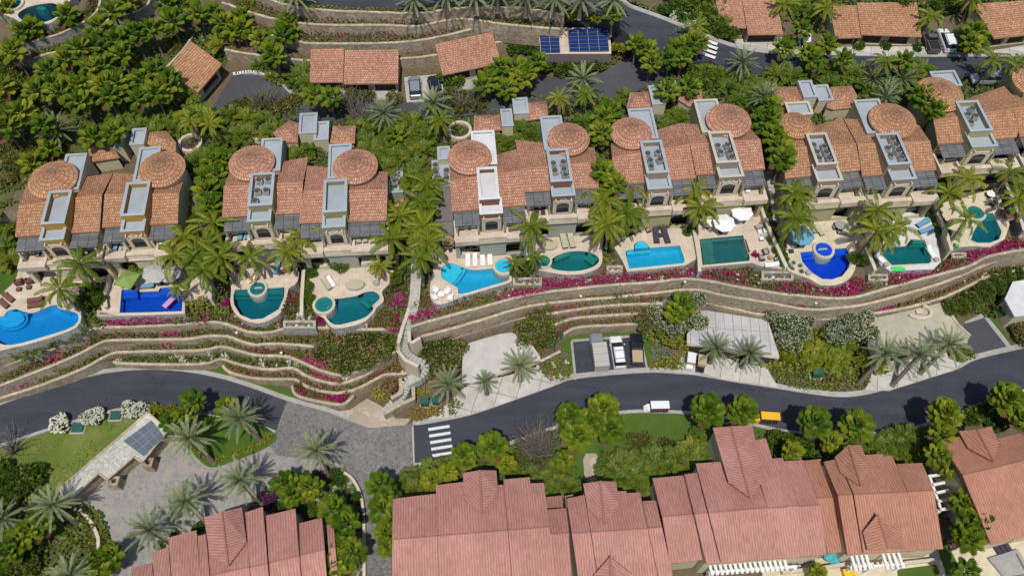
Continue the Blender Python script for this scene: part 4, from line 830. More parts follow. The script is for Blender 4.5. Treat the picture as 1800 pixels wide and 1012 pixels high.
V = [
 dict(k=kA, lab='leftmost villa, ochre bay tower, empty grey tower roofs', eave=((105, 783), (700, 745)), ridge=((130, 572), (718, 487)), back=((180, 430), (795, 335)), hi=((285, 695), (505, 455)), low=((275, 810), (468, 700)), dome=((355, 357), 172), flatr=((400, 455), (610, 197)), towm='ochre', wallm='cream', balm='cream', tile='tile_orange'),
 dict(k=kA, lab='ochre-towered villa, second from the left, with oval medallion', eave=((718, 718), (1250, 690)), ridge=((735, 492), (1258, 485)), back=((800, 335), (1300, 365)), hi=((845, 637), (1055, 395)), low=((845, 748), (1027, 643)), dome=((1125, 283), 165), flatr=((935, 395), (1130, 150)), towm='ochre', wallm='cream', balm='cream', tile='tile_orange', emblem=True),
 dict(k=kB, lab='sage-towered villa, third from the left, with condensers on its tower', eave=((42, 645), (602, 615)), ridge=((52, 435), (610, 405)), back=((95, 330), (648, 222)), hi=((222, 567), (410, 330)), low=((218, 678), (388, 575)), dome=((240, 240), 162), flatr=((300, 325), (465, 88)), towm='sage', wallm='greygreen', balm='greygreen', tile='tile', acs=((305, 395), (370, 390), (293, 472), (355, 468), (275, 540))),
 dict(k=kB, lab='sage-towered villa with empty pale tower roof, fourth from the left', eave=((580, 688), (1198, 665)), ridge=((615, 465), (1205, 455)), back=((640, 285), (1205, 330)), hi=((750, 612), (920, 378)), low=((745, 720), (908, 620)), dome=((972, 265), 160), flatr=((785, 375), (950, 128)), towm='sage', wallm='greygreen', balm='greygreen', tile='tile', emblem=True),
 dict(k=kC, lab='villa with bright white tower roofs above the cyan freeform pool', eave=((297, 768), (822, 722)), ridge=((285, 555), (790, 480)), back=((280, 460), (748, 330)), hi=((490, 682), (610, 452)), low=((495, 785), (645, 680)), dome=((420, 360), 157), flatr=((450, 440), (592, 195)), towm='brown', wallm='greygreen', balm='greygreen', tile='tile', flatm='whiteflat'),
 dict(k=kC, lab='brown-towered villa with oval medallion above the green lens-shaped pool', eave=((800, 628), (1330, 600)), ridge=((780, 470), (1320, 420)), back=((742, 265), (1300, 320)), hi=((995, 557), (1110, 322)), low=((1003, 660), (1150, 560)), dome=((1120, 232), 150), flatr=((950, 330), (1065, 92)), towm='brown', wallm='greygreen', balm='greygreen', tile='tile', emblem=True, acs=((1010, 440), (1080, 430), (1020, 490), (1085, 480), (1095, 520))),
 dict(k=kD, lab='taupe-towered villa above the cyan stepped pool', eave=((245, 660), (812, 612)), ridge=((225, 470), (770, 375)), back=((215, 370), (700, 225)), hi=((470, 577), (570, 345)), low=((478, 690), (625, 590)), dome=((362, 270), 148), flatr=((380, 340), (500, 118)), towm='taupe', wallm='olive', balm='olive', tile='tile', acs=((472, 450), (545, 440), (490, 498), (558, 492), (497, 540))),
 dict(k=kD, lab='beige-capped villa above the grey-green rectangular pool', eave=((815, 590), (1300, 548)), ridge=((775, 378), (1268, 345)), back=((702, 225), (1200, 265)), hi=((960, 505), (1055, 280)), low=((980, 607), (1125, 505)), dome=((1050, 182), 160), flatr=((860, 290), (960, 55)), towm='taupe', wallm='olive', balm='olive', tile='tile', capm='beigecap', emblem=True, acs=((963, 395), (1030, 390), (983, 440), (1047, 437), (1060, 475))),
 dict(k=kE, lab='beige-capped villa above the ultramarine round pool', eave=((120, 775), (655, 715)), ridge=((105, 568), (620, 535)), back=((100, 470), (520, 350)), hi=((345, 678), (410, 452)), low=((352, 795), (490, 680)), dome=((210, 375), 122), flatr=((150, 330), (285, 232)), towm='taupe', wallm='olive', balm='olive', tile='tile_orange', capm='beigecap', acs=((315, 550), (390, 560), (338, 600), (405, 600), (355, 643), (425, 643))),
 dict(k=kE, lab='blue-capped villa with seven condensers above the pool with white terrace', eave=((662, 758), (1185, 712)), ridge=((630, 537), (1140, 515)), back=((530, 352), (1060, 400)), hi=((850, 678), (915, 452)), low=((875, 785), (1005, 675)), dome=((890, 342), 165), flatr=((700, 455), (780, 215)), towm='taupe', wallm='olive', balm='olive', tile='tile_orange', acs=((868, 508), (895, 548), (835, 572), (910, 592), (855, 622), (935, 635))),
 dict(k=kE, lab='olive-towered villa near the right edge above the small teal pool', eave=((1195, 535), (1750, 485)), ridge=((1165, 370), (1800, 275)), back=((1150, 300), (1660, 125)), hi=((1425, 443), (1475, 225)), low=((1440, 555), (1570, 450)), dome=((1222, 155), 165), flatr=((1190, 130), (1312, 15)), towm='olive', wallm='olive', balm='olive', tile='tile_orange', acs=((1430, 295), (1400, 335), (1452, 345), (1420, 388))),
 dict(k=kE, lab='rightmost villa, cut by the right edge of the photo', eave=((1770, 480), (2300, 440)), ridge=((1730, 300), (2260, 260)), back=((1700, 190), (2200, 100)), hi=((2000, 400), (2050, 180)), low=((2010, 520), (2150, 420)), dome=((1895, 70), 155), flatr=((1800, 190), (1770, -10)), towm='olive', wallm='olive', balm='olive', tile='tile_orange'),
]
for n, d in enumerate(V):
    d = dict(d); k = d.pop('k'); lab = d.pop('lab'); villa(n, lab, k, **d)
# air conditioners
def make_ac(loc, label, hexa=False):
    t = thing('air_conditioner', label, 'air conditioner', loc, 'condenser units on the flat roofs')
    L = Vector(loc)
    b = MB(); b.box(L+Vector((0, 0, .05)), .8, .8, .62, .3, 0, .96); b.build('casing', M['acgrey'], t)
    b = MB(); b.lathe(L+Vector((0, 0, .67)), [(.36, 0), (.36, .1), (.30, .12), (.1, .06)], 14); b.build('fan_grille', M['acfan'], t)
    b = MB()
    for s in (-.3, .3): b.beam(L+Vector((-.45, s, .03)), L+Vector((.45, s, .03)), .08, .06)
    b.build('base_rails', M['dark'], t); return t
proto = None
words = ['rear left', 'rear right', 'middle left', 'middle right', 'front left', 'front right', 'foremost']
def place_ac(p, z, label, rz=0):
    global proto
    loc = Vector((p.x, p.y, z))
    if proto is None: proto = make_ac(Vector((0, 0, 0)), label); o = proto; o.location = loc
    else: o = dup(proto, loc, rz)
    tag(o, label, 'air conditioner', 'condenser units on the flat roofs'); return o
for p, z, i, n in ACS:
    place_ac(p, z+.02, 'grey condenser, %s of those on the tower of the %s villa from the left' % (words[n], ORD[i]), random.uniform(-.3, .3))
# side annexes with flat roofs
def flatbox(parent, q, zb, zt, wallm, flatm, capm=None, dep=.4, name='annex_wall'):
    w, c, f = MB(), MB(), MB(); ring_box(w, c, f, q, zb, zt, .25, dep); a = w.build(name, M[wallm], parent); c.build('parapet_cap', M[capm or flatm], a); f.build('flat_roof', M[flatm], a); return a
def annex(label, boxes, zb=8.0):
    t = thing('villa_annex', label, 'annex', P(*boxes[0][0], zb))
    for a, b_, zt, wm, fm in boxes: flatbox(t, rect(a, b_, zt), zb, zt, wm, fm)
    return t
an = annex('flat-roofed annex left of the white-towered villa', [(kC.one(165, 590), kC.one(280, 402), 14.4, 'greygreen', 'greyflat'), (kC.one(200, 402), kC.one(280, 308), 15.2, 'cream', 'greyflat'), (kC.one(160, 838), kC.one(290, 600), 12.6, 'greygreen', 'mauve')])
an2 = annex('low flat-roofed annex right of the fourth villa', [(kB.one(1215, 475), kB.one(1310, 288), 13.2, 'greygreen', 'greyflat'), (kB.one(1218, 575), kB.one(1312, 490), 11.5, 'greygreen', 'tile')])
for lab, ps, z, kk in (('white-towered', ((183, 462), (188, 512), (262, 500), (193, 553), (262, 552)), 14.02, kC),):
    for n, a in enumerate(ps): place_ac(P(*kk.one(*a), z), z, 'grey condenser, %s on the annex left of the white-towered villa' % words[n])
for n, a in enumerate(((1262, 340), (1257, 372), (1258, 412))): place_ac(P(*kB.one(*a), 12.82), 12.82, 'dark condenser, %s of three on the low annex right of the fourth villa' % ('rearmost', 'middle', 'foremost')[n])
side = annex('narrow two-level side terrace right of the second villa', [(kA.one(1340, 480), kA.one(1430, 310), 11.2, 'cream', 'greyflat'), (kA.one(1330, 740), kA.one(1420, 520), 10.2, 'cream', 'slat')])
# entry pavilions behind the villas
def hippatch(parent, px, z, rise, mat, name='tile_roof', zb=12.6, wallm='cream'):
    pts = ccw([P(x, y, z) for x, y in px]); c = sum(pts, Vector())/len(pts); c.z += rise
    b = MB()
    for i in range(len(pts)): b.face([pts[i], pts[(i+1) % len(pts)], c], 0, True)
    b.prism(pts, z-.2, z-.01); r = b.build(name, M[mat], parent)
    w = MB(); w.prism(inset(pts, .3) if len(pts) == 4 else [c+(p-c)*.92 for p in pts], zb, z-.2); w.build('wall', M[wallm], parent)
def pavilion(label, tiles_, flats, tile='tile', flatm='greyflat'):
    t = thing('entry_pavilion', label, 'pavilion', P(*tiles_[0][0], 12.6), 'entry pavilions behind the villas')
    for n, px in enumerate(tiles_): hippatch(t, px, 15.2, .7, tile)
    for n, (a, b_) in enumerate(flats): flatbox(t, rect(a, b_, 16.0-.5*n), 12.6, 16.0-.5*n, 'cream', flatm)
pavilion('entry pavilion behind the two leftmost villas', [kA((640, 255), (612, 160), (770, 110), (842, 225)), kA((1030, 130), (1045, 50), (1170, 40), (1240, 122), (1235, 192), (1130, 170))], [(kA.one(910, 138), kA.one(1030, 20)), (kA.one(800, 160), kA.one(890, 30))], 'tile_orange')
pavilion('entry pavilion behind the third and fourth villas', [k450((170, 1000), (118, 930), (235, 845), (300, 870), (292, 1000)), k450((520, 1005), (540, 887), (700, 885), (695, 1005))], [(k450.one(300, 940), k450.one(430, 792)), (k450.one(405, 985), k450.one(512, 852))])
pavilion('entry pavilion behind the white-towered villa', [kC((450, 205), (455, 92), (632, 85), (650, 192)), kC((835, 125), (830, 0), (965, -10), (975, 105))], [(kC.one(652, 168), kC.one(715, 45)), (kC.one(735, 80), kC.one(825, -35))])
pavilion('entry pavilion behind the seventh and eighth villas', [k900((805, 760), (830, 652), (955, 645), (982, 752)), k900((1170, 700), (1170, 605), (1325, 600), (1340, 690), (1250, 750))], [(k900.one(990, 735), k900.one(1050, 598)), (k900.one(1060, 625), k900.one(1148, 568))])
pavilion('entry pavilion behind the ninth and tenth villas', [kE((20, 135), (200, 130), (245, 235), (330, 300), (95, 330)), kE((460, 290), (410, 272), (440, 132), (590, 125), (628, 192), (610, 275))], [(kE.one(255, 205), kE.one(305, 85)), (kE.one(360, 228), kE.one(420, 115))], 'tile_orange')
# garages on the upper driveway
def garage(label, roofs, doors, tile, zb=13.0, ze=15.6, zback=16.2, piers='cream', yaw=YAW, group='tiled garages along the upper driveway'):
    """roofs: [(FL, FR, BR, BL)] pixels; doors: [(x0, x1)] fractions of each roof front"""
    t = thing('garage', label, 'garage', P(*roofs[0][0], zb), group)
    for n, (fl, fr, br, bl) in enumerate(roofs):
        e = ze-.25*n; A, B_ = P(*fl, e), P(*fr, e); D_, C_ = P(*bl, zback-.25*n), P(*br, zback-.25*n)
        roof2(t, A, B_, D_, C_, None, None, None, M[tile], zb)
        d = (B_-A); d.z = 0; ex = d.normalized(); ny = Vector((-ex.y, ex.x, 0)); L = d.length
        w = MB(); a0, a1 = A+ex*.3+ny*.9, B_-ex*.3+ny*.9; c0, c1 = Vector((D_.x, D_.y, 0))+ex*.2-ny*.3, Vector((C_.x, C_.y, 0))-ex*.2-ny*.3
        ops = [(f0*L, (f1-f0)*L, zb+.02, 2.1, .02) for f0, f1 in [((x0+x1)/2-(x1-x0)/2, (x0+x1)/2+(x1-x0)/2) for x0, x1 in doors[n]]]
        ops = [((x0+x1)/2*L-.3, (x1-x0)*L, zb+.02, 2.1, .02) for x0, x1 in doors[n]]
        facade(w, a0, a1, zb-.5, e-.2, ops, .5)
        for p0, p1 in ((a0, c0), (c0, c1), (c1, a1)): w.add([Vector((p0.x, p0.y, zb-.5)), Vector((p1.x, p1.y, zb-.5)), Vector((p1.x, p1.y, e-.18)), Vector((p0.x, p0.y, e-.18))], [[0, 1, 2, 3]])
        w.build('wall', M[piers], t)
        for x0, x1 in doors[n]:
            g_ = MB(); p0, p1 = A+ex*x0*L+ny*1.3, A+ex*x1*L+ny*1.3
            g_.face([Vector((p0.x, p0.y, zb)), Vector((p1.x, p1.y, zb)), Vector((p1.x, p1.y, zb+2.15)), Vector((p0.x, p0.y, zb+2.15))])
            for s in range(1, 4): g_.beam(Vector((p0.x, p0.y, zb+s*.52))-ny*.03, Vector((p1.x, p1.y, zb+s*.52))-ny*.03, .04, .04)
            g_.build('garage_door', M['garage'], t)
    return t
garage('triple garage with two staggered tiled roofs', [k450((615, 590), (998, 585), (1003, 350), (625, 352)), k450((378, 578), (612, 576), (620, 340), (386, 345))], [[(.04, .42), (.54, .93)], [(.22, .9)]], 'tile')
garage('tilted tiled double garage right of the parked silver car', [k450((1312, 527), (1725, 442), (1660, 228), (1258, 312))], [[(.22, .48), (.58, .8)]], 'tile', yaw=.2)
garage('rotated tiled corner garage by the driveway turnaround', [k00((1392, 652), (1562, 452), (1342, 292), (1170, 502))], [[(.3, .9)]], 'tile_orange')
garage('double-roofed garage behind the zebra crossing', [[(1315, 61), (1376, 60), (1362, -30), (1300, -30)], [(1267, 49), (1318, 49), (1306, -20), (1254, -20)]], [[(.1, .9)], [(.15, .85)]], 'tile')
garage('triple garage beside the two parked trucks, upper right', [k135((655, 242), (1080, 258), (1045, 18), (625, 20)), k135((475, 268), (656, 262), (628, 40), (430, 40))], [[(.1, .42), (.54, .88)], [(.1, .9)]], 'tile_orange')
garage('tiled garage in the upper right corner', [k135((1590, 272), (1900, 235), (1860, 0), (1440, 30))], [[(.05, .4), (.5, .9)]], 'tile_orange')
sheet('driveway', k450((440, 640), (990, 645), (995, 705), (560, 690)), 13.1, 'concrete', 12.8)
sheet('driveway', k450((1040, 545), (1310, 520), (1320, 700), (1060, 720)), 13.1, 'concrete', 12.8)
sheet('driveway', k450((1390, 580), (1640, 530), (1640, 610), (1400, 640)), 13.1, 'concrete', 12.8)
kind(shape('kerb', path([(410, 131), (440, 129.5), (470, 133), (491, 145), (507, 163), (532, 171), (540, 169), (512, 158), (497, 143), (470, 130), (440, 126), (408, 127)], 13.2, 1), 12.5, 13.2, 'kerb'), 'structure')
t = thing('kerb_blocks', 'arc of white painted kerb blocks round the driveway turnaround', 'kerb blocks', P(440, 130, 13.2))
for a in path([(414, 131), (428, 128.5), (442, 127.5), (456, 128.5), (470, 131), (480, 135), (490, 141)], 13.22, 3)[::1]:
    b = MB(); b.box(a, .55, .45, .22, .2); b.build('block', M['white'], t)
# solar building
t = thing('plant_building', 'flat-roofed mauve building carrying two solar arrays', 'building', P(*k900.one(205, 375), 13))
q = [P(*k900.one(*c), 16.0) for c in ((205, 378), (695, 376), (685, 196), (185, 200))]
flatbox(t, q, 12.5, 16.0, 'mauve', 'tan' if False else 'deck', 'coping', .25)
def solar(label, quad, nx, ny):
    qs = [P(*k900.one(*c), z) for c, z in zip(quad, (16.15, 16.15, 16.75, 16.75))]
    t = thing('solar_array', label, 'solar panels', qs[0], 'rooftop solar arrays')
    f = lambda u, v: (qs[0]*(1-u)+qs[1]*u)*(1-v)+(qs[3]*(1-u)+qs[2]*u)*v
    b = MB(); b.face([f(0, 0)-Vector((0, 0, .03)), f(1, 0)-Vector((0, 0, .03)), f(1, 1)-Vector((0, 0, .03)), f(0, 1)-Vector((0, 0, .03))])
    for i in range(2):
        for v in (0.04, .96): p = f(.1+.8*i, v); b.beam(Vector((p.x, p.y, 15.8)), p-Vector((0, 0, .04)), .08, .08)
    b.build('frame', M['steel'], t)
    for i in range(nx):
        for j in range(ny):
            u0, u1, v0, v1 = (i+.025)/nx, (i+.975)/nx, (j+.04)/ny, (j+.96)/ny
            b = MB(); b.face([f(u0, v0), f(u1, v0), f(u1, v1), f(u0, v1)]); b.build('panel', M['solar'], t)
solar('narrow two-column solar array on the mauve building', ((204, 374), (340, 372), (328, 214), (192, 216)), 2, 6)
solar('wide four-column solar array on the mauve building', ((405, 362), (684, 356), (668, 198), (392, 208)), 4, 6)

# ------------------------------------------------------------------ the pink and red roofed apartment buildings below the road
def gable(t, px, mat, z=(6.0, 7.3, 6.8, 7.7), zb=0, wall=True, wm='cream', thick=.18):
    """px: NW, N apex, NE, SE, S apex, SW"""
    zs = (z[0], z[1], z[0], z[2], z[3], z[2]); p = [P(x, y, zz) for (x, y), zz in zip(px, zs)]; b = MB()
    for q in ([p[0], p[5], p[4], p[1]], [p[1], p[4], p[3], p[2]]):
        q = q if (q[1]-q[0]).cross(q[2]-q[0]).z > 0 else q[::-1]; b.face(q, 0, True)
    dn = Vector((0, 0, -thick))
    for a, c in ((0, 1), (1, 2), (2, 3), (3, 4), (4, 5), (5, 0)): b.add([p[a]+dn, p[c]+dn, p[c], p[a]], [[0, 1, 2, 3]], 0, [(0, 0)]*4)
    o = b.build('gable_roof', M[mat], t)
    b = MB(); b.tube([p[1]+Vector((0, 0, .03)), p[4]+Vector((0, 0, .03))], [.12, .12], 6); b.build('ridge_cap', M[mat], o)
    w = MB(); f = [Vector((a.x, a.y, 0)) for a in (p[5], p[3], p[2], p[0])]; f = inset(ccw(f), .25)
    w.prism(f, zb, z[0]-.25); w.face([p[0]+dn*1.1, p[1]+dn*1.1, p[2]+dn*1.1]); w.build('gable_wall', M[wm], o); return o
def block(t, n1, n2, r1, r2, s1=None, s2=None, ze=5.6, zr=8.4, mat='pinkroof', zb=0, zs=None, wm='cream'):
    A, B_, C_, D_ = P(*n1, ze), P(*n2, ze), P(*r2, zr), P(*r1, zr); zs = ze if zs is None else zs
    if s1: S1, S2 = P(*s1, zs), P(*s2, zs); r = roof2(t, S1, S2, D_, C_, A, B_, M[wm], M[mat], zb, over=.3)
    else: r = roof2(t, D_, C_, A, B_, None, None, M[wm], M[mat], zb, over=.3)
    b = MB(); b.tube([D_+Vector((0, 0, .02)), C_+Vector((0, 0, .02))], [.08, .08], 6); b.build('ridge_cap', M[mat], r)
def apt(label, px): return thing('apartment_building', label, 'building', P(*px, 0), 'apartment buildings below the road')
t = apt('pink-roofed building in the bottom left with stepped eaves', (466, 906))
ry = lambda x: 964+(572-x)*.235
for x0, y0, x1, y1, ze in ((230, 998, 267, 988, 5.9), (267, 969, 296, 961, 5.9), (296, 944, 345, 931, 5.9), (345, 942, 362, 938, 5.9), (431, 900, 462, 890, 5.6), (466, 906, 519, 893, 5.2), (522, 920, 566, 909, 4.8), (574, 922, 586, 919, 3.9)):
    d = .0; rx0, rx1 = x0+(ry(x0)-y0)*.085, x1+(ry(x1)-y1)*.085
    block(t, (x0, y0), (x1, y1), (rx0, ry(x0)), (rx1, ry(x1)), (rx0+9, ry(x0)+120), (rx1+9, ry(x1)+120), ze, ze+1.7)
block(t, (360, 940), (433, 910), (366, 1012), (438, 996), (375, 1130), (447, 1115), 5.6, 7.3)
gable(t, k0759((1435, 597), (1560, 560), (1700, 528), (1733, 770), (1605, 940), (1475, 868)), 'pinkroof')
t = apt('largest pink-roofed building, left of the garden path', (690, 876))
ry = lambda x: 948-(x-689)*.084
kk = lambda x: (x-700)*.0005
for x0, y0, x1, y1, ze in ((690, 876, 766, 867, 5.6), (766, 852, 816, 846, 5.6), (816, 852, 875, 850, 5.6), (875, 852, 885, 851, 5.6), (885, 842, 931, 838, 5.6), (931, 849, 956, 848, 5.6)):
    x0b, x1b = x0+(ry(x0)-y0)*kk(x0), x1+(ry(x1)-y1)*kk(x1)
    block(t, (x0, y0), (x1, y1), (x0b, ry(x0)), (x1b, ry(x1)), (x0b+kk(x0)*110, ry(x0)+120), (x1b+kk(x1)*110, ry(x1)+120), ze, 7.3)
gable(t, k7569((255, 563), (375, 543), (490, 545), (503, 698), (390, 852), (263, 740)), 'pinkroof')
t = apt('pink-roofed building behind the garden path with a rounded gable', (996, 876))
block(t, (941, 897), (995, 892), (944, 940), (1000, 936), (948, 1050), (1006, 1045), 4.6, 6.0)
block(t, (960, 873), (988, 870), (958, 890), (990, 890), ze=3.6, zr=4.4)
block(t, (993, 871), (1007, 868), (995, 890), (1009, 888), ze=3.6, zr=4.2)
for x0, y0, x1, y1 in ((996, 876, 1027, 869), (1027, 862, 1086, 862), (1086, 863, 1101, 862), (1101, 866, 1125, 865), (1129, 880, 1153, 879)):
    rr = lambda x: 937-(x-1000)*.07
    x0b, x1b = x0+(rr(x0)-y0)*kk(x0), x1+(rr(x1)-y1)*kk(x1); block(t, (x0, y0), (x1, y1), (x0b, rr(x0)), (x1b, rr(x1)), (x0b+kk(x0)*110, rr(x0)+110), (x1b+kk(x1)*110, rr(x1)+110), 5.2, 6.9)
gable(t, k7569((1100, 637), (1220, 620), (1332, 622), (1355, 790), (1250, 925), (1130, 805)), 'pinkroof', (5.7, 7.0, 6.5, 7.3))
gable(t, [(1046, 1080), (1075, 1110), (1105, 1078), (1112, 1010), (1072, 978), (1042, 1012)], 'pinkroof', (5.8, 7.2, 6.2, 6.9))
t = apt('pink-roofed building with the tallest gable reaching towards the road', (1202, 832))
block(t, (1147, 840), (1202, 835), (1164, 908), (1220, 903), (1178, 990), (1235, 983), 5.0, 6.6)
ry = lambda x: 901-(x-1222)*.085
for x0, y0, x1, y1, ze in ((1203, 833, 1225, 830, 5.8), (1223, 814, 1268, 811, 5.8), (1268, 830, 1330, 822, 5.8), (1314, 775, 1346, 770, 5.8), (1352, 806, 1376, 804, 5.8)):
    x0b, x1b = x0+(ry(x0)-y0)*kk(x0), x1+(ry(x1)-y1)*kk(x1); s = .35
    block(t, (x0, y0), (x1, y1), (x0b, ry(x0)), (x1b, ry(x1)), (x0b+kk(x0)*85, ry(x0)+88), (x1b+kk(x1)*85, ry(x1)+88), ze, 7.6)
block(t, (1375, 810), (1412, 808), (1400, 890), (1440, 887), (1418, 978), (1454, 973), 5.6, 7.4)
gable(t, k1169((612, 245), (740, 235), (890, 225), (965, 620), (875, 738), (722, 628)), 'pinkroof', (6.3, 7.5, 7.3, 8.1))
t = apt('red-roofed building with a small recessed roof light and two gables', (1450, 810))
block(t, (1413, 809), (1443, 806), (1436, 875), (1467, 873), (1455, 972), (1490, 968), 4.2, 5.6, 'redroof')
ry = lambda x: 869-(x-1472)*.05
for x0, y0, x1, y1, sy in ((1448, 811, 1472, 806, 975), (1472, 800, 1520, 799, 972), (1520, 799, 1551, 797, 970), (1551, 802, 1568, 800, 969), (1575, 815, 1621, 813, 966)):
    k_ = .42; x0b, x1b = x0+(ry(x0)-y0)*k_, x1+(ry(x1)-y1)*k_
    x0s, x1s = x0b+(sy-ry(x0))*.16, x1b+(sy-ry(x1))*.16; block(t, (x0, y0), (x1, y1), (x0b, ry(x0)), (x1b, ry(x1)), (x0s, sy), (x1s, sy-2), 5.6, 7.3, 'redroof')
gable(t, k1376((470, 175), (565, 92), (655, 92), (715, 245), (655, 378), (512, 290)), 'redroof', (5.9, 7.2, 6.6, 7.4))
b_ = gable(t, [(P_[0], P_[1]) for P_ in k1376((700, 826), (845, 818), (965, 812), (930, 672), (770, 578), (668, 700))], 'redroof', (6.3, 7.4, 6.6, 7.6))
t = apt('red-roofed building in the lower right corner', (1652, 774))
block(t, (1652, 775), (1690, 766), (1692, 834), (1722, 828), (1742, 956), (1775, 949), 5.6, 7.3, 'redroof')
block(t, (1690, 775), (1753, 770), (1722, 828), (1775, 815), (1775, 949), (1805, 941), 5.6, 7.3, 'redroof')
block(t, (1752, 771), (1795, 761), (1775, 815), (1830, 800), (1805, 941), (1880, 925), 5.6, 7.3, 'redroof')
block(t, (1800, 780), (1860, 770), (1830, 800), (1900, 790), (1880, 925), (1950, 910), 5.4, 7.2, 'redroof')
gable(t, k1376((1340, -8), (1470, -18), (1570, -42), (1622, 70), (1588, 206), (1408, 112)), 'redroof', (5.9, 7.2, 6.6, 7.4))
# patios and white trellises in front of them
sheet('patio', [(1340, 985), (1450, 965), (1640, 950), (1690, 960), (1800, 935), (1900, 925), (1900, 1100), (1340, 1100)], 0.5, 'deck2', -.2)
sheet('verge', k1376((1180, 760), (1250, 760), (1380, 1012), (1290, 1040), (1255, 1030)), 0.56, 'lawn', .4)
sheet('verge', k1376((910, 965), (1180, 930), (1240, 1060), (915, 1060)), 0.57, 'lawn', .4)
def trellis(label, bars, z, beams=(), zb=.5):
    t = thing('trellis', label, 'trellis', P(*bars[0][0], zb), 'white beam trellises of the lower buildings')
    for a, c in bars: b = MB(); b.beam(P(*a, z), P(*c, z), .32, .28); b.build('beam', M['white'], t)
    for a, c in beams:
        b = MB(); b.beam(P(*a, z-.28), P(*c, z-.28), .3, .26)
        for p in (a, c): b.box(P(*p, z)*1-Vector((0, 0, z-zb)), .35, .35, z-zb-.42)
        b.build('crossbeam', M['white'], t)
trellis('white five-beam trellis between the two red-roofed buildings', [k1376((1125, 312), (1212, 300)), k1376((1160, 372), (1242, 355)), k1376((1182, 428), (1272, 410)), k1376((1192, 488), (1304, 468)), k1376((1210, 546), (1315, 530))], 3.2, [k1376((1135, 312), (1215, 545))], 0)
k1376b = [k1376((0+i*34, 878+i*-1), (32+i*30, 985-i*3)) for i in range(-4, 4)]
trellis('white trellis under the tallest-gabled building, bottom edge', [k1376((-420+i*35, 900-i*2), (-390+i*35, 1008-i*2.5)) for i in range(16)], 3.4, [k1376((-400, 985), (200, 945))])
trellis('white slanting trellis left of the lower red gable', [k1376((585+i*33, 866-i*4), (618+i*33, 978-i*4)) for i in range(4)], 3.4, [k1376((600, 945), (740, 936))])
trellis('white slanting trellis right of the lower red gable', [k1376((798+i*37, 830+i), (842+i*36, 968-i*4)) for i in range(4)], 3.6, [k1376((740, 942), (960, 925))])
# stone gatehouse with the glazed roof, lower left
t = thing('gatehouse', 'long low stone-fronted building with pebble roof and a glazed end', 'building', P(250, 812, 0))
rp = k0759((420, 398), (1040, -138), (1180, -12), (998, 212), (940, 172), (752, 335), (692, 288), (470, 492))
b = MB(); pp = [P(*a, 2.6) for a in rp]; b.prism(pp, 2.3, 2.6); b.build('pebble_roof', M['pebble'], t)
b = MB(); b.prism([P(*a, 2.3) for a in rp], 0, 2.29); b.build('wall', M['stonewall'], t)
b = MB()
for a, c in zip(rp, rp[1:]+rp[:1]): b.beam(P(*a, 2.66), P(*c, 2.66), .22, .16)
b.build('roof_edging', M['cap'], t)
gq = [P(*a, 2.75) for a in k0580((865, 778), (1010, 886), (1155, 752), (1062, 632))]
gf = lambda u, v: (gq[0]*(1-u)+gq[3]*u)*(1-v)+(gq[1]*(1-u)+gq[2]*u)*v
b = MB(); nx, ny = 4, 3
b.face([p-Vector((0, 0, .04)) for p in gq][::-1]); fr = b.build('skylight_frame', M['steel'], t)
for i in range(nx):
    for j in range(ny):
        if i == 0 and j == 2: pass
        u0, u1, v0, v1 = (i+.04)/nx, (i+.96)/nx, (j+.04)/ny, (j+.96)/ny; b = MB(); b.face(ccw([gf(u0, v0), gf(u1, v0), gf(u1, v1), gf(u0, v1)])); b.build('pane', M['greyglass'], fr)
for cx, cy in ((1050, 235), (810, 365)):
    b = MB(); c = P(*k0759.one(cx-10, cy-25), 1.9); q = [c+Vector((math.cos(a+.75)*.85, math.sin(a+.75)*.85, 0)) for a in (0, 1.57, 3.14, 4.71)]
    hole = [c+Vector((math.cos(a/10*6.283)*.32, math.sin(a/10*6.283)*.32, 0)) for a in range(10)]
    b.prism(q, 0, 1.9, holes=[hole]); b.build('pier', M['stonewall'], t)
for a, c in (((985, 235), (1190, 50)), ((760, 350), (960, 195)), ((545, 490), (715, 310))):
    pass
# underground garages with roof decks beside the lower road
def deckgarage(label, px, z, mat, front, doors):
    t = thing('underground_garage', label, 'garage', P(*px[0], 0), 'garages under flat roof decks')
    pts = [P(*a, z) for a in px]; b = MB(); b.prism(pts, z-.35, z); b.build('roof_deck', M[mat], t)
    c = sum(pts, Vector())/len(pts); w = MB(); w.prism([Vector((c.x+(p.x-c.x)*.93, c.y+(p.y-c.y)*.93+.5, 0)) for p in pts], -.1, z-.36); w.build('wall', M['stonewall'], t)
    for a, c_ in doors:
        A, B_ = P(*a, 0), P(*c_, 0); g_ = MB(); d = (B_-A).normalized(); nn = Vector((-d.y, d.x, 0)); A += nn*.0; B_ += nn*.0
        g_.beam(A+Vector((0, 0, 1.05)), B_+Vector((0, 0, 1.05)), .12, 2.1); g_.build('garage_door', M['garage'], t)
    b = MB(); 
    for a, c_ in front: b.beam(P(*a, z+.06), P(*c_, z+.06), .35, .2)
    b.build('edge_stones', M['cap'], t)
deckgarage('blank white gravel garage roof right of the pink oleander', k750((250, 440), (300, 410), (510, 350), (640, 330), (700, 360), (800, 510), (800, 540), (470, 640), (330, 690), (250, 690)), 2.2, 'gravelroof', [k750((470, 640), (790, 545)), k750((800, 540), (940, 470))], [k750((500, 655), (620, 625)), k750((660, 610), (770, 580))])
deckgarage('white boarded garage roof behind the cart parking', k1148((430, 430), (520, 270), (560, 262), (1000, 330), (1080, 585), (760, 545), (430, 500)), 2.2, 'boardroof', [k1148((430, 500), (760, 552)), k1148((760, 552), (1075, 595))], [k1148((440, 560), (580, 580)), k1148((640, 590), (760, 605)), k1148((850, 615), (1000, 640))])
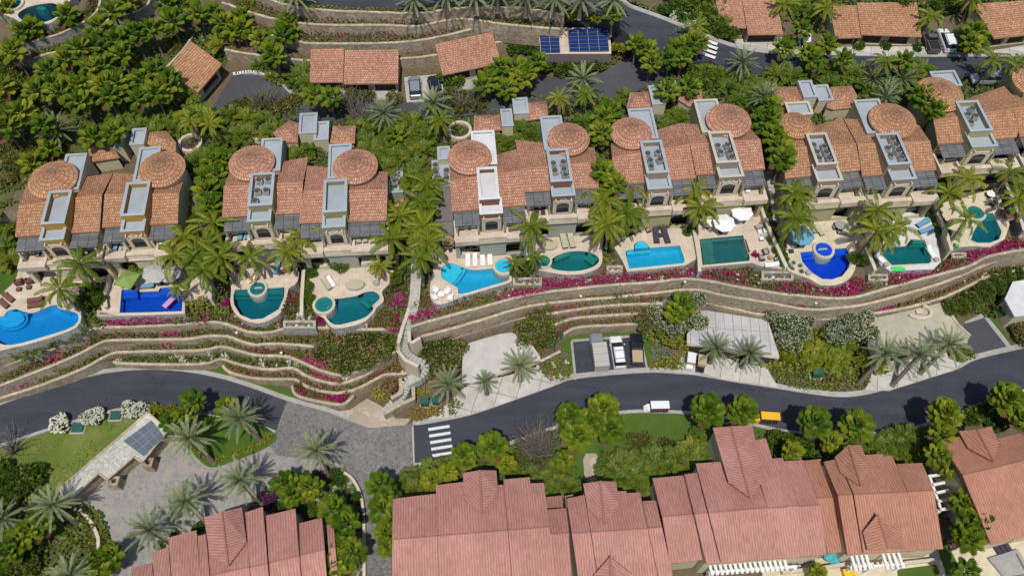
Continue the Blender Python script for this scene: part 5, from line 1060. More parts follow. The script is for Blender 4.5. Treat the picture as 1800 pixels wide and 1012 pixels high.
deckgarage('tan gravel garage roof with the curved bench, right side', k1348((680, 330), (740, 320), (1230, 205), (1340, 365), (1425, 440), (1400, 475), (1240, 530), (1000, 560), (740, 620), (700, 500)), 2.2, 'tanroof', [k1348((1230, 205), (1335, 360)), k1348((1335, 360), (1422, 440)), k1348((1240, 535), (1400, 480))], [k1348((760, 640), (880, 615)), k1348((1000, 590), (1140, 560))])
# small white-roofed building, right edge
t = thing('small_building', 'small building with a bright white roof at the right edge', 'building', P(*k1348.one(1730, 305), 0))
b = MB(); q = [P(*a, 3.4) for a in k1348((1735, 305), (1665, 180), (1720, 60), (1980, 20), (2100, 270))]; b.prism(q, 3.2, 3.4); b.build('white_roof', M['whiteflat'], t)
b = MB(); c = sum(q, Vector())/len(q); b.prism([c+(p-c)*.97 for p in q], 0, 3.19); b.build('wall', M['cream'], t)
b = MB(); p0, p1 = P(*k1348.one(1640, 215), 2.4), P(*k1348.one(1660, 300), 1.2)
b.beam(P(*k1348.one(1625, 235), 2.0), P(*k1348.one(1665, 300), 2.0), .1, .9); b.build('window', M['glass'], t)
# ------------------------------------------------------------------ pools, decks, walls, stairs
ZD = 8.6
def circ(k, cx, cy, r, n=16, ry=.85): return [k.one(cx+r*math.cos(2*math.pi*i/n), cy-r*ry*math.sin(2*math.pi*i/n)) for i in range(n)]
def pool(label, px, colour, deckpx=None, steps=(), spas=(), smooth=True, z=ZD, deckmat='deck', depth=1.3, sp_smooth=False, zb=6.5, dsmooth=True, edge=True):
    """deck slab with the basin cut into it; basin, coping, water, steps, spa as parts"""
    o = ccw([P(x, y, z) for x, y in px]); o = catmull(o, 3, True) if smooth else o
    cen = sum(o, Vector())/len(o)
    holes = [o]; sp = []
    for cp, r in spas:
        c = P(cp[0], cp[1], z); pts = [c+Vector((math.cos(2*math.pi*i/18)*r, math.sin(2*math.pi*i/18)*r, 0)) for i in range(18)]; sp.append(pts)
    if deckpx:
        d = [P(x, y, z) for x, y in deckpx]; d = catmull(d, 3, True) if dsmooth else d
        EXCL.append(d); b = MB(); b.prism(d, zb, z, 0, 1, holes=holes[:1]); dk = kind(b.build('pool_deck', [M[deckmat], M['greywall']]), 'structure')
    t = thing('swimming_pool', label, 'pool', Vector((cen.x, cen.y, z-depth)), 'villa swimming pools')
    # basin
    b = MB(); tri = tessellate_polygon([o]); fl = [Vector((p.x, p.y, z-depth)) for p in o]
    b.add(fl, [list(q) if (fl[q[1]]-fl[q[0]]).cross(fl[q[2]]-fl[q[0]]).z > 0 else [q[0], q[2], q[1]] for q in tri])
    EXCL.append([p+(p-cen).normalized()*.3 for p in o])
    n = len(o)
    for i in range(n): a, c = o[i], o[(i+1) % n]; b.add([a, c, Vector((c.x, c.y, z-depth)), Vector((a.x, a.y, z-depth))], [[0, 1, 2, 3]])
    b.build('basin', M['pool_'+colour], t)
    w = MB(); wt = [p+(cen-p).normalized()*.015 for p in o]; w.prism([Vector((p.x, p.y, 0)) for p in wt], z-depth+.01, z-.07, bottom=True); w.build('water', M['water'], t)
    c_ = MB(); r1 = []
    for i in range(n):
        a, p, q = o[i-1], o[i], o[(i+1) % n]; tt = (q-a); nn = Vector((tt.y, -tt.x, 0)).normalized(); r1.append(p+nn*.32)
    vs = []; 
    for a, p in zip(o, r1): vs += [Vector((a.x, a.y, z-.05)), Vector((a.x, a.y, z+.05)), Vector((p.x, p.y, z+.05)), Vector((p.x, p.y, z-1.5))]
    fs = []
    for i in range(n):
        a = 4*i; c = 4*((i+1) % n); fs += [[a, a+1, c+1, c], [a+1, a+2, c+2, c+1], [a+2, a+3, c+3, c+2]]
    c_.add(vs, fs); c_.build('coping', M['coping'], t)
    for j, (sx, dz) in enumerate(steps):
        q = ccw([P(x, y, z-dz) for x, y in sx]); q = catmull(q, 3, True) if sp_smooth else q
        b = MB(); b.prism(q, z-depth+.02, z-dz); b.build('step', M['pool_'+colour], t)
    for pts in sp:
        c = sum(pts, Vector())/len(pts); b = MB(); out = [c+(p-c)*1.3 for p in pts]
        b.prism(out, z-1.2, z+.34, holes=[pts]); s = b.build('spa_rim', M['coping'], t)
        b = MB(); b.prism([c+(p-c)*1.01 for p in pts], z-.9, z+.04); b.prism([c+(p-c)*1.005 for p in pts], z+.03, z+.16, holes=[[c+(p-c)*.6 for p in pts]]); b.build('spa_basin', M['pool_'+colour], s)
        b = MB(); b.prism([c+(p-c)*.99 for p in pts], z+.06, z+.27, bottom=True); b.build('spa_water', M['water'], s)
    return t
Q = k0400
pool('azure freeform pool with round entry steps at the left edge', Q((-30, 640), (30, 620), (50, 590), (110, 572), (170, 592), (230, 600), (300, 575), (350, 552), (400, 545), (420, 572), (545, 605), (522, 692), (300, 770), (82, 825), (-30, 800), (-90, 720)), 'azure',
     Q((-120, 560), (0, 470), (100, 380), (130, 300), (160, 262), (300, 290), (560, 330), (600, 430), (600, 520), (570, 590), (540, 700), (300, 790), (80, 845), (-120, 860)), steps=[(Q((-10, 650), (30, 600), (110, 590), (160, 610), (170, 650), (120, 690), (40, 700)), .35), (Q((-20, 660), (20, 590), (110, 578), (190, 612), (185, 670), (120, 712), (20, 715)), .7)], sp_smooth=True)
Q = k0400
pool('royal blue rectangular pool with a raft mark on its floor', Q((855, 437), (968, 432), (985, 452), (1115, 447), (1127, 425), (1200, 417), (1248, 445), (1286, 500), (1280, 588), (1060, 596), (842, 600)), 'royal',
     Q((700, 520), (790, 400), (830, 300), (1040, 255), (1260, 260), (1500, 350), (1490, 480), (1300, 520), (1300, 605), (1060, 615), (825, 620), (720, 590)), smooth=False, dsmooth=False, steps=[(Q((1125, 440), (1195, 428), (1240, 450), (1250, 470), (1120, 475)), .4), (Q((860, 445), (965, 440), (970, 492), (855, 500)), .5), (Q((985, 462), (1120, 455), (1245, 475), (1250, 490), (985, 492)), .85)])
Q = k3540
pool('teal round pool with a spa ring on its straight upper edge', Q((255, 437), (360, 433), (480, 428), (600, 420), (598, 490), (560, 575), (450, 640), (370, 646), (290, 612), (245, 540), (240, 480)), 'teal',
     Q((220, 300), (330, 190), (560, 210), (690, 280), (690, 380), (630, 430), (615, 500), (570, 600), (460, 665), (360, 665), (270, 620), (222, 540), (225, 430)), smooth=False, spas=[(Q.one(415, 437), 1.0)], steps=[(Q((260, 450), (590, 435), (592, 470), (255, 478)), .4), (Q((258, 450), (590, 435), (590, 500), (250, 505)), .8)])
pool('dark teal kidney pool with a spa on its left', Q((935, 548), (945, 505), (1000, 497), (1100, 482), (1160, 457), (1230, 450), (1272, 490), (1240, 530), (1217, 550), (1225, 575), (1170, 630), (1060, 667), (950, 682), (890, 612)), 'tealgreen',
     Q((770, 250), (1000, 245), (1250, 215), (1270, 290), (1390, 310), (1330, 400), (1285, 450), (1300, 510), (1250, 560), (1180, 650), (1060, 695), (940, 705), (880, 640), (820, 590), (800, 480)), spas=[(Q.one(880, 548), 1.15)], steps=[(Q((1150, 500), (1215, 550), (1190, 570), (1130, 520)), .4)])
Q = k7038
pool('bright cyan freeform pool with a round blue spa', Q((300, 388), (320, 350), (370, 332), (430, 350), (500, 375), (580, 378), (685, 368), (700, 400), (770, 418), (772, 452), (650, 490), (442, 548), (420, 510), (380, 480), (312, 440)), 'cyan',
     Q((160, 190), (240, 145), (420, 140), (440, 240), (700, 255), (800, 290), (800, 420), (785, 465), (640, 510), (440, 570), (300, 620), (230, 580), (225, 480), (250, 330), (200, 260)), spas=[(Q.one(742, 357), 1.15)], steps=[(Q((302, 385), (325, 350), (375, 338), (440, 365), (440, 400), (380, 470), (315, 440)), .35), (Q((300, 385), (325, 345), (375, 332), (465, 372), (460, 410), (395, 480), (315, 440)), .7)], sp_smooth=True)
pool('green lens-shaped pool with a small round spa at its left tip', Q((1068, 320), (1110, 280), (1200, 250), (1290, 246), (1370, 262), (1412, 302), (1390, 345), (1310, 378), (1200, 388), (1100, 375), (1062, 350)), 'emerald',
     Q((960, 140), (1180, 125), (1400, 120), (1430, 240), (1435, 310), (1410, 360), (1320, 400), (1200, 412), (1080, 398), (1000, 380), (930, 380), (900, 250)), spas=[(Q.one(1018, 322), .95)], steps=[(Q((1110, 290), (1200, 256), (1208, 275), (1090, 320)), .4), (Q((1340, 265), (1400, 300), (1370, 345), (1310, 300)), .5)])
Q = k1236
pool('cyan rectangular pool with a semicircular step bay and square spa', Q((315, 325), (378, 312), (378, 280), (400, 260), (440, 255), (475, 280), (490, 303), (700, 287), (735, 392), (722, 412), (345, 450), (330, 400)), 'cyan',
     Q((240, 300), (330, 230), (520, 150), (790, 170), (815, 250), (835, 370), (740, 425), (520, 450), (330, 470), (300, 400)), smooth=False, dsmooth=False, steps=[(Q((385, 285), (405, 265), (440, 260), (472, 285), (480, 300), (385, 308)), .3), (Q((325, 335), (490, 318), (490, 335), (330, 352)), .7)])
pool('small square blue spa beside the cyan rectangular pool', Q((732, 276), (808, 268), (825, 356), (758, 365)), 'cyan', None, smooth=False, depth=.9, steps=[(Q((740, 330), (770, 322), (768, 285), (800, 280), (815, 345), (752, 358)), .4)])
pool('grey-green rectangular pool beside the two white parasols', Q((838, 242), (1145, 215), (1192, 370), (1188, 395), (860, 425)), 'greygreen',
     Q((815, 230), (780, 170), (900, 60), (1240, -20), (1310, 60), (1370, 250), (1440, 455), (1270, 430), (1205, 408), (852, 440)), smooth=False, dsmooth=False, steps=[(Q((845, 250), (925, 244), (945, 410), (868, 418)), .6), (Q((925, 244), (1140, 225), (1145, 240), (925, 260)), .6)])
pool('tiny grey-green spa at the corner of the rectangular pool', Q((1166, 252), (1225, 247), (1240, 320), (1190, 326)), 'greygreen', None, smooth=False, depth=.9, steps=[(Q((1195, 270), (1225, 268), (1232, 312), (1200, 316)), .4)])
Q = k1330
pool('ultramarine round pool with dark blue steps and spa ring', Q((225, 575), (330, 565), (450, 552), (550, 545), (582, 605), (570, 680), (520, 742), (450, 765), (380, 762), (300, 712), (240, 640)), 'ultra',
     Q((60, 440), (110, 395), (200, 325), (560, 325), (610, 420), (630, 500), (610, 700), (520, 790), (380, 805), (290, 760), (180, 720), (130, 680), (125, 560)), smooth=False, deckmat='deck2', spas=[(Q.one(387, 562), 1.15)], steps=[(Q((230, 580), (330, 568), (335, 590), (232, 605)), .35), (Q((228, 580), (330, 568), (420, 630), (235, 625)), .7), (Q((445, 560), (548, 550), (565, 585), (450, 600)), .35)])
pool('teal rectangular pool with floating loungers beside the white terrace', Q((800, 592), (830, 548), (870, 540), (965, 532), (1005, 484), (1100, 490), (1140, 600), (1148, 640), (1130, 652), (870, 665)), 'emerald',
     Q((640, 380), (880, 270), (1140, 320), (1190, 500), (1215, 640), (1165, 692), (862, 705), (790, 660), (740, 560)), smooth=False, dsmooth=False, deckmat='whiteflat', steps=[(Q((1025, 490), (1095, 492), (1105, 510), (1010, 515)), .35), (Q((1010, 500), (1105, 505), (1115, 530), (990, 535)), .7)])
pool('small teal pool with a round upper spa near the right edge', Q((1440, 440), (1500, 330), (1515, 305), (1580, 298), (1618, 380), (1642, 430), (1625, 482), (1560, 508), (1470, 508), (1425, 490)), 'tealgreen',
     Q((1195, 235), (1400, 180), (1610, 120), (1700, 380), (1665, 480), (1560, 535), (1430, 530), (1300, 540), (1270, 420)), smooth=False, dsmooth=False, deckmat='deck2', spas=[(Q.one(1452, 302), 1.15)], steps=[(Q((1520, 312), (1575, 305), (1600, 350), (1510, 355)), .4)])
Q = k00
pool('dark teal pool with fan steps in the top left corner', Q((125, 105), (200, 52), (320, 27), (390, 30), (432, 75), (400, 122), (300, 162), (180, 155)), 'tealgreen',
     Q((-60, 60), (20, -60), (500, -60), (480, 20), (450, 80), (400, 140), (300, 178), (170, 172), (100, 130)), spas=[(Q.one(98, 38), 1.2)], steps=[(Q((250, 60), (290, 45), (330, 60), (300, 75)), .4)], z=17.6, zb=14)
# equipment pits with pale pots
def pit(label, k, x0, y0, x1, y1, z=8.3):
    a, b_, c, d = P(*k.one(x0, y1), z), P(*k.one(x1, y1), z), P(*k.one(x1, y0), z), P(*k.one(x0, y0), z); q = ccw([a, b_, c, d])
    t = thing('equipment_pit', label, 'equipment pit', Vector((a.x, a.y, 6.6)), 'walled equipment pits between the pools')
    b = MB(); b.prism(q, 6.5, z, 0, 1, holes=[inset(q, .35)]); b.build('pit_wall', [M['cap'], M['greywall']], t)
    b = MB(); b.prism(inset(q, .3), 6.5, 7.2); b.build('pit_floor', M['concrete'], t)
    for n in range(4):
        p = a+(b_-a)*(.2+.19*n)+(d-a)*(.4+.12*(n % 2)); p.z = 7.2; r = .22+.05*(n % 3)
        b = MB(); b.lathe(p, [(r, 0), (r*1.05, .5), (r*.7, .7), (.05, .72)], 10); b.build('filter_tank', M['white' if n != 2 else 'acgrey'], t)
pit('equipment pit between the two teal pools', k3540, 590, 650, 820, 708)
pit('equipment pit right of the bright cyan pool', k7038, 805, 430, 1010, 485)
pit('small equipment pit left of the cyan rectangular pool', k1236, 185, 425, 300, 475)
pit('equipment pit below the grey-green pool terrace', k1236, 1275, 465, 1500, 530)
pit('equipment pit right of the ultramarine pool', k1330, 705, 725, 845, 775)
pit('small equipment pit below the small teal pool', k1330, 1290, 575, 1395, 612)
pit('equipment pit left of the royal blue pool', k0400, 680, 580, 830, 625)
pit('tiny equipment pit at the far right terrace', k1330, 1760, 425, 1850, 470)
# garden walls between the plots
def gwall(label, px, z, zb=7.0, th=.35, m='cream', c='coping'): wall('garden_wall', label, path(px, z, 1), zb, th, m, c, cat='wall')
gwall('pale wall right of the royal blue pool plot', k0400((1478, 500), (1478, 400), (1470, 330)), 9.6)
gwall('white wall strip between the two teal pools', k3540((722, 620), (722, 500), (735, 300)), 9.4)
gwall('stone wall between the cyan and grey-green pools', k1236((838, 470), (835, 380), (815, 260), (800, 180)), 9.3, m='greywall')
gwall('planted wall left of the ultramarine pool plot', k1236((1450, 440), (1400, 330), (1340, 200), (1270, 20)), 9.6, m='cream')
gwall('pale wall right of the ultramarine pool plot', k1330((755, 700), (700, 560), (640, 430), (590, 330)), 9.6)
gwall('pale wall between the white terrace and the small teal pool', k1330((1290, 560), (1240, 400), (1190, 290), (1150, 190)), 9.8)
gwall('brown wall right of the small teal pool', k1330((1800, 420), (1740, 240), (1680, 110), (1640, 50)), 9.8, m='mauve')
gwall('boundary wall right of the leftmost pool deck', k0400((745, 560), (735, 480), (760, 400), (770, 330)), 9.2, m='greywall')
gwall('stairway side wall, left', [(727, 500), (720, 540), (708, 575), (700, 603)], 7.6, 4, m='cream')
gwall('low rim wall left of the stairway bend', k3540((1490, 560), (1440, 700), (1395, 790), (1400, 870), (1450, 930), (1540, 975)), 6.0, 1.5, m='cream')
gwall('rim wall right of the stairway', k3540((1530, 440), (1530, 560), (1500, 640), (1475, 720), (1480, 800), (1500, 810), (1555, 775)), 6.6, 3, m='cream')
# stairway
t = thing('stairway', 'long curving stone stairway between the pool terraces', 'stairway', P(735, 632, 4))
cl = path([(731, 494, 8.4), (728, 530, 7.9), (721, 560, 7.2), (711, 590, 6.2), (708, 605, 5.6), (712, 620, 5.0), (725, 632, 4.4), (745, 642, 3.8), (742, 655, 3.0), (728, 664, 2.6), (714, 672, 2.2), (711, 684, 1.7), (704, 697, 1.1), (688, 713, .5), (676, 727, .15)], None, 3)
acc = 0; b = MB(); last = cl[0]
for i in range(len(cl)-1):
    a, c = cl[i], cl[i+1]; n = max(1, int((c-a).length/.45)); d = (c-a); dd = Vector((d.x, d.y, 0)).normalized(); s = Vector((-dd.y, dd.x, 0))*.68
    for j in range(n):
        p = a+d*(j/n); p2 = a+d*((j+1)/n); z = p.z
        b.prism([p-s, p+s, Vector((p2.x, p2.y, 0))+s, Vector((p2.x, p2.y, 0))-s], z-1.6, z)
b.build('steps', M['concrete'], t)
gwall('stone wall of the lower stairway flight', k4560((1100, 670), (1200, 610), (1310, 560), (1305, 480), (1290, 455), (1350, 415)), 1.6, 0, .4, 'stonewall', 'cap')
gwall('stone wall left of the lower stairway flight', k4560((1150, 560), (1225, 520), (1215, 420)), 2.0, 0, .4, 'stonewall', 'cap')
# upper side flights beside the villas
def flight(label, px, w=1.6, mat='concrete'):
    cl = path(px, None, 2); t = thing('garden_path', label, 'path', cl[-1]); b = MB()
    for i in range(len(cl)-1):
        a, c = cl[i], cl[i+1]; n = max(1, int((c-a).length/.5)); d = c-a; dd = Vector((d.x, d.y, 0)).normalized(); s = Vector((-dd.y, dd.x, 0))*w/2
        for j in range(n): p = a+d*(j/n); p2 = a+d*((j+1)/n); b.prism([p-s, p+s, Vector((p2.x, p2.y, 0))+s, Vector((p2.x, p2.y, 0))-s], p.z-1.8, p.z)
    b.build('steps', M[mat], t)
flight('narrow path between the fourth villa and the white-towered villa', [(742, 330, 11.8), (738, 380, 10.2), (733, 430, 9.2), (731, 494, 8.45)], 1.4)
flight('stepped side path at the right of the second villa', [(352, 300, 12.5), (352, 350, 11.0), (350, 410, 9.6), (352, 450, 8.7)], 2.2)
flight('shaded path between the sixth and seventh villas', [(1062, 270, 12.6), (1072, 320, 11.3), (1085, 380, 9.6), (1090, 420, 8.7)], 1.6)
flight('shaded path between the eighth and ninth villas', [(1345, 250, 12.6), (1358, 310, 11.3), (1368, 360, 9.6), (1372, 400, 8.7)], 2.0)
# round courtyard rings
def ringp(label, px, r, z=13.4):
    c = P(*px, z); t = thing('round_planter', label, 'planter', Vector((c.x, c.y, 12.6)), 'circular courtyard planters')
    n = 28; o = [c+Vector((math.cos(6.2832*i/n)*r, math.sin(6.2832*i/n)*r, 0)) for i in range(n)]; i_ = [c+(p-c)*.76 for p in o]
    b = MB(); b.prism(o, 12.4, z, holes=[i_]); b.build('rim', M['coping'], t); b = MB(); b.prism([c+(p-c)*.8 for p in o], 12.4, z-.5); b.build('soil', M['dirt'], t)
ringp('round courtyard planter behind the white-towered villa', k450.one(1432, 912), 1.75); ringp('round courtyard planter behind the second villa', kA.one(1335, 120), 1.7); ringp('round courtyard planter behind the third villa', k450.one(30, 925), 1.6)
ringp('round courtyard planter at the far right upper garden', k900.one(1790, 650), 1.4)
# ------------------------------------------------------------------ palms and trees (one of each kind, then copies)
UPV = Vector((0, 0, 1))
def rnd(a, b): return random.uniform(a, b)
def dirv(az, el): return Vector((math.cos(az)*math.cos(el), math.sin(az)*math.cos(el), math.sin(el)))
def m_fan(seed, n=30, pet=1.25, rad=.78, dense=False, inr=.7, wd=.62):
    random.seed(seed); b = MB()
    for i in range(n):
        az = i*2.39996+rnd(-.2, .2); f = (i+.5)/n; el = R(84)-f*R(112 if not dense else 100)+rnd(-.1, .1)
        L = pet*(rnd(.85, 1.1)) * (1 if f > .25 else .75); r = rad*rnd(.85, 1.12)*(1 if f > .2 else .75)
        d = dirv(az, el); tip = d*L; side = d.cross(UPV).normalized() if abs(d.z) < .98 else Vector((1, 0, 0)); up = side.cross(d).normalized()
        b.beam(Vector((0, 0, -.1)), tip, .05, .05, 0)
        # pleated fan tilted outwards, drooping rim
        dd = (d*.9-UPV*(.10+.35*f)).normalized(); s2 = dd.cross(up).normalized(); u2 = s2.cross(dd)
        k = 25; vs = [tip-dd*.1]
        for j in range(k):
            a = R(-125)+R(250)*j/(k-1); rr = r*(1.04 if j % 2 else inr)*rnd(.9, 1.06)*(1-.22*(abs(a)/R(125))**3)
            vs.append(tip+dd*math.cos(a)*rr*1.0+s2*math.sin(a)*rr*wd+u2*(.09*(1 if j % 2 else -1)-.18*abs(math.sin(a*.5))**2)*r)
        b.add(vs, [[0, j, j+1] for j in range(1, k)], 1 if f > .9 else 0)
    return b
def frond(b, base, az, el, L, droop, leafl, nl, vee=.35, w=.07, mi=0, narrow=1.0, twist=0):
    """arching feather frond: rachis and paired leaflets"""
    pts = []; n = 9; p = base.copy(); e = el
    for i in range(n+1):
        pts.append(p.copy()); p = p+dirv(az, e)*(L/n); e -= droop/n*(1+.6*i/n)
    for i in range(n): b.beam(pts[i], pts[i+1], .05*(1-i/n)+.02, .04, mi)
    for j in range(nl):
        t = .12+.86*j/nl; q = t*n; i = min(n-1, int(q)); c = pts[i].lerp(pts[i+1], q-i); d = (pts[i+1]-pts[i]).normalized()
        s = d.cross(UPV).normalized(); u = s.cross(d)
        ll = leafl*(math.sin(math.pi*(.12+.8*t))**.7)*rnd(.85, 1.1)
        for sg in (-1, 1):
            ld = (s*sg*narrow+d*.65+u*vee-UPV*rnd(.0, .25)).normalized(); tipp = c+ld*ll-UPV*ll*ll*.12; wv = d*w
            m = c+ld*ll*.45
            b.add([c-wv*.4, m-wv*.9, tipp, m+wv*.9], [[0, 1, 2, 3]] if sg > 0 else [[3, 2, 1, 0]], mi)
def m_coco(seed, n=17, L=3.5, wind=(.5, .1)):
    random.seed(seed); b = MB()
    for i in range(n):
        az = i*2.39996+rnd(-.3, .3); f = (i+.5)/n; el = R(70)-f*R(80); L_ = L*rnd(.8, 1.15)*(1 if f > .2 else .8)
        frond(b, Vector((0, 0, 0)), az, el, L_, R(80)+rnd(-.3, .45), .62, 30, -.35, .07, mi=1 if (i == n-1 or (i == n-2 and seed % 2)) else 0, narrow=.62)
    return b
def m_date(seed, n=34, L=2.7):
    random.seed(seed); b = MB()
    for i in range(n):
        az = i*2.39996+rnd(-.15, .15); f = (i+.5)/n; el = R(82)-f*R(100)
        frond(b, Vector((0, 0, 0)), az, el, L*rnd(.85, 1.08)*(1 if f > .2 else .85), R(24), .33, 24, .25, .045, narrow=.55)
    return b
def m_areca(seed, n=24, L=2.2, spread=.5, h=.3):
    random.seed(seed); b = MB()
    for i in range(n):
        az = rnd(0, 6.28); el = R(rnd(30, 82)); r = spread*rnd(0, 1)
        frond(b, Vector((math.cos(az)*r, math.sin(az)*r, h*rnd(0, 1))), az+rnd(-.5, .5), el, L*rnd(.6, 1.1), R(rnd(50, 95)), .55, 13, .25, .085)
    return b
def m_agave(seed):
    random.seed(seed); b = MB()
    for i in range(26):
        az = i*2.4; el = R(80)-R(75)*(i/26); L = rnd(.8, 1.2); d = dirv(az, el); s = d.cross(UPV).normalized(); c = d*L*.45
        b.add([Vector((0, 0, 0))-s*.05, c+s*-.13, d*L, c+s*.13], [[0, 1, 2, 3]])
    return b
def m_bush(seed, rx=1.0, ry=1.0, rz=.8, n=900, size=.26, lobes=9, frac=0.0, frac2=0.0, bl=.10):
    """leaf clumps in several lobes through an uneven crown; material 0 leaf, 1 second leaf, 2 blossom"""
    random.seed(seed); b = MB(); L = []
    for i in range(lobes):
        a = rnd(0, 6.28); r = rnd(.15, .68)**.8; L.append((Vector((math.cos(a)*rx*r, math.sin(a)*ry*r, rz*rnd(.35, .75))), rnd(.30, .5)*min(rx, ry)))
    for i in range(n):
        c, r = random.choice(L); d = dirv(rnd(0, 6.28), math.asin(rnd(-.45, 1))); q = rnd(.72, 1.08)
        p = c+Vector((d.x*r*q, d.y*r*q, d.z*r*q*.85)); p.z = max(.05, p.z)
        k = random.random(); mi = 2 if k < frac else (1 if k < frac+frac2 else 0)
        if mi == 2: p = c+Vector((d.x*r, d.y*r, d.z*r*.85))*1.1; p.z = max(.1, p.z)
        s = (bl if mi == 2 else size)*rnd(.7, 1.3)
        if mi == 2:
            b.box(p, s, s, s*.7, rnd(0, 3), 2)
        else:
            ld = (d+Vector((rnd(-.7, .7), rnd(-.7, .7), rnd(-.5, .6)))).normalized(); sd = ld.cross(Vector((rnd(-1, 1), rnd(-1, 1), rnd(-1, 1)))).normalized()
            b.add([p-ld*s*.5, p+sd*s*.3, p+ld*s*.6, p-sd*s*.3], [[0, 1, 2, 3]], mi)
    return b
def m_twigs(seed, h=2.2, r=1.3, n=26):
    random.seed(seed); b = MB()
    for i in range(n):
        az = rnd(0, 6.28); p = Vector((rnd(-.1, .1), rnd(-.1, .1), 0)); d = dirv(az, R(rnd(35, 80))); pts = [p]
        for j in range(4): d = (d+Vector((rnd(-.35, .35), rnd(-.35, .35), rnd(-.2, .25)))).normalized(); pts.append(pts[-1]+d*h*.28)
        b.tube(pts, [.05, .04, .03, .02, .01], 4, 0, False)
        for q in pts[2:]:
            for _ in range(2): e = (d+Vector((rnd(-1, 1), rnd(-1, 1), rnd(-.5, .7)))).normalized(); b.tube([q, q+e*h*.22], [.015, .006], 3, 0, False)
    return b
def mesh_obj(b, name, mats):
    o = b.build(name, mats); me = o.data; bpy.data.objects.remove(o); return me
MESH = {}
for s in range(4): MESH['fan', s] = mesh_obj(m_fan(10+s, 25, 1.0, .98, False, .76, .56), 'crown', [M['fan'], M['dead']])
for s in range(3): MESH['bigfan', s] = mesh_obj(m_fan(30+s, 46, 1.15, .98, True, .86, .62), 'crown', [M['fan'], M['dead']])
for s in range(2): MESH['yfan', s] = mesh_obj(m_fan(40+s, 30, .8, .8, False, .82, .6), 'crown', [M['fany'], M['dead']])
for s in range(4): MESH['coco', s] = mesh_obj(m_coco(50+s), 'crown', [M['coco'], M['dead']])
for s in range(3): MESH['date', s] = mesh_obj(m_date(60+s), 'crown', M['date'])
for s in range(4): MESH['areca', s] = mesh_obj(m_areca(70+s), 'fronds', M['areca'])
for s in range(2): MESH['arecay', s] = mesh_obj(m_areca(80+s), 'fronds', M['coco'])
for s in range(2): MESH['agave', s] = mesh_obj(m_agave(90+s), 'leaves', M['agave'])
for s in range(3): MESH['bush', s] = mesh_obj(m_bush(100+s), 'foliage', [M['green'], M['oliveleaf'], M['blossom']])
for s in range(2): MESH['lime', s] = mesh_obj(m_bush(110+s, n=700), 'foliage', [M['lime'], M['lime'], M['blossom']])
for s in range(2): MESH['wbush', s] = mesh_obj(m_bush(120+s, rz=.9, n=900, size=.28, frac=.42, bl=.12), 'foliage', [M['green'], M['green'], M['blossom']])
for s in range(2): MESH['olive', s] = mesh_obj(m_bush(130+s, n=600, size=.22), 'foliage', [M['oliveleaf'], M['green'], M['blossom']])
for s in range(2): MESH['pinkbush', s] = mesh_obj(m_bush(140+s, rz=.8, n=3600, size=.13, lobes=16, frac=.07, frac2=.05, bl=.04), 'foliage', [M['green'], M['rust'], M['pinkbl']])
for s in range(2): MESH['whitebush', s] = mesh_obj(m_bush(150+s, rz=.85, n=4200, size=.115, lobes=16, frac=.26, bl=.035), 'foliage', [M['green'], M['green'], M['blossom']])
for s in range(2): MESH['twig', s] = mesh_obj(m_twigs(160+s), 'twigs', M['branch'])
for s in range(2): MESH['mag', s] = mesh_obj(m_bush(170+s, n=600, frac2=.0, size=.22), 'foliage', [M['magenta'], M['rust'], M['blossom']])
for s in range(2): MESH['purple', s] = mesh_obj(m_bush(180+s, n=600, frac2=.0, size=.2), 'foliage', [M['purple'], M['rust'], M['blossom']])
for s in range(2): MESH['gtree', s] = mesh_obj(m_bush(190+s, n=2200, size=.17, lobes=14, frac2=.3), 'foliage', [M['green'], M['oliveleaf'], M['blossom']])
tb = MB(); tb.tube([Vector((0, 0, 0)), Vector((0, 0, .05)), Vector((0, 0, .5)), Vector((0, 0, 1))], [.30, .2, .16, .13], 8)
MESH['trunk', 0] = mesh_obj(tb, 'trunk', M['trunk'])
tb = MB(); tb.tube([Vector((0, 0, 0)), Vector((0, 0, .06)), Vector((0, 0, .6)), Vector((0, 0, 1))], [.42, .32, .27, .33], 9)
MESH['trunk', 1] = mesh_obj(tb, 'trunk', M['trunk'])
KINDS = {'fan': ('fan_palm', 'fan palm', 'palm', 'crown', 4), 'bigfan': ('fan_palm', 'large fan palm', 'palm', 'crown', 3), 'yfan': ('fan_palm', 'small yellowish fan palm', 'palm', 'crown', 2),
         'coco': ('coconut_palm', 'arching coconut palm', 'palm', 'crown', 4), 'date': ('date_palm', 'grey-green date palm', 'palm', 'crown', 3), 'areca': ('clump_palm', 'bushy clump palm', 'palm', 'fronds', 4),
         'arecay': ('clump_palm', 'yellowish clump palm', 'palm', 'fronds', 2), 'agave': ('agave', 'pale blue-green agave', 'plant', 'leaves', 2), 'bush': ('shrub', 'dark green shrub', 'shrub', 'foliage', 3),
         'lime': ('shrub', 'lime-green shrub', 'shrub', 'foliage', 2), 'wbush': ('shrub', 'white-flowering roadside shrub', 'shrub', 'foliage', 2), 'olive': ('shrub', 'olive-green shrub', 'shrub', 'foliage', 2),
         'pinkbush': ('oleander', 'pink-flowering oleander', 'shrub', 'foliage', 2), 'whitebush': ('oleander', 'white-flowering oleander', 'shrub', 'foliage', 2), 'twig': ('bare_shrub', 'bare twiggy shrub', 'shrub', 'twigs', 2),
         'mag': ('bougainvillea', 'magenta bougainvillea', 'shrub', 'foliage', 2), 'purple': ('shrub', 'purple-leaved shrub', 'shrub', 'foliage', 2), 'gtree': ('leafy_tree', 'leafy green tree', 'tree', 'foliage', 2)}
PLANTS = []
def lvl(px, py):
    """ground level under a pixel (rough terrace map)"""
    for p, z in ZONES:
        pt = P(px, py, z)
        if inside(pt.x, pt.y, p): return z
    return 0
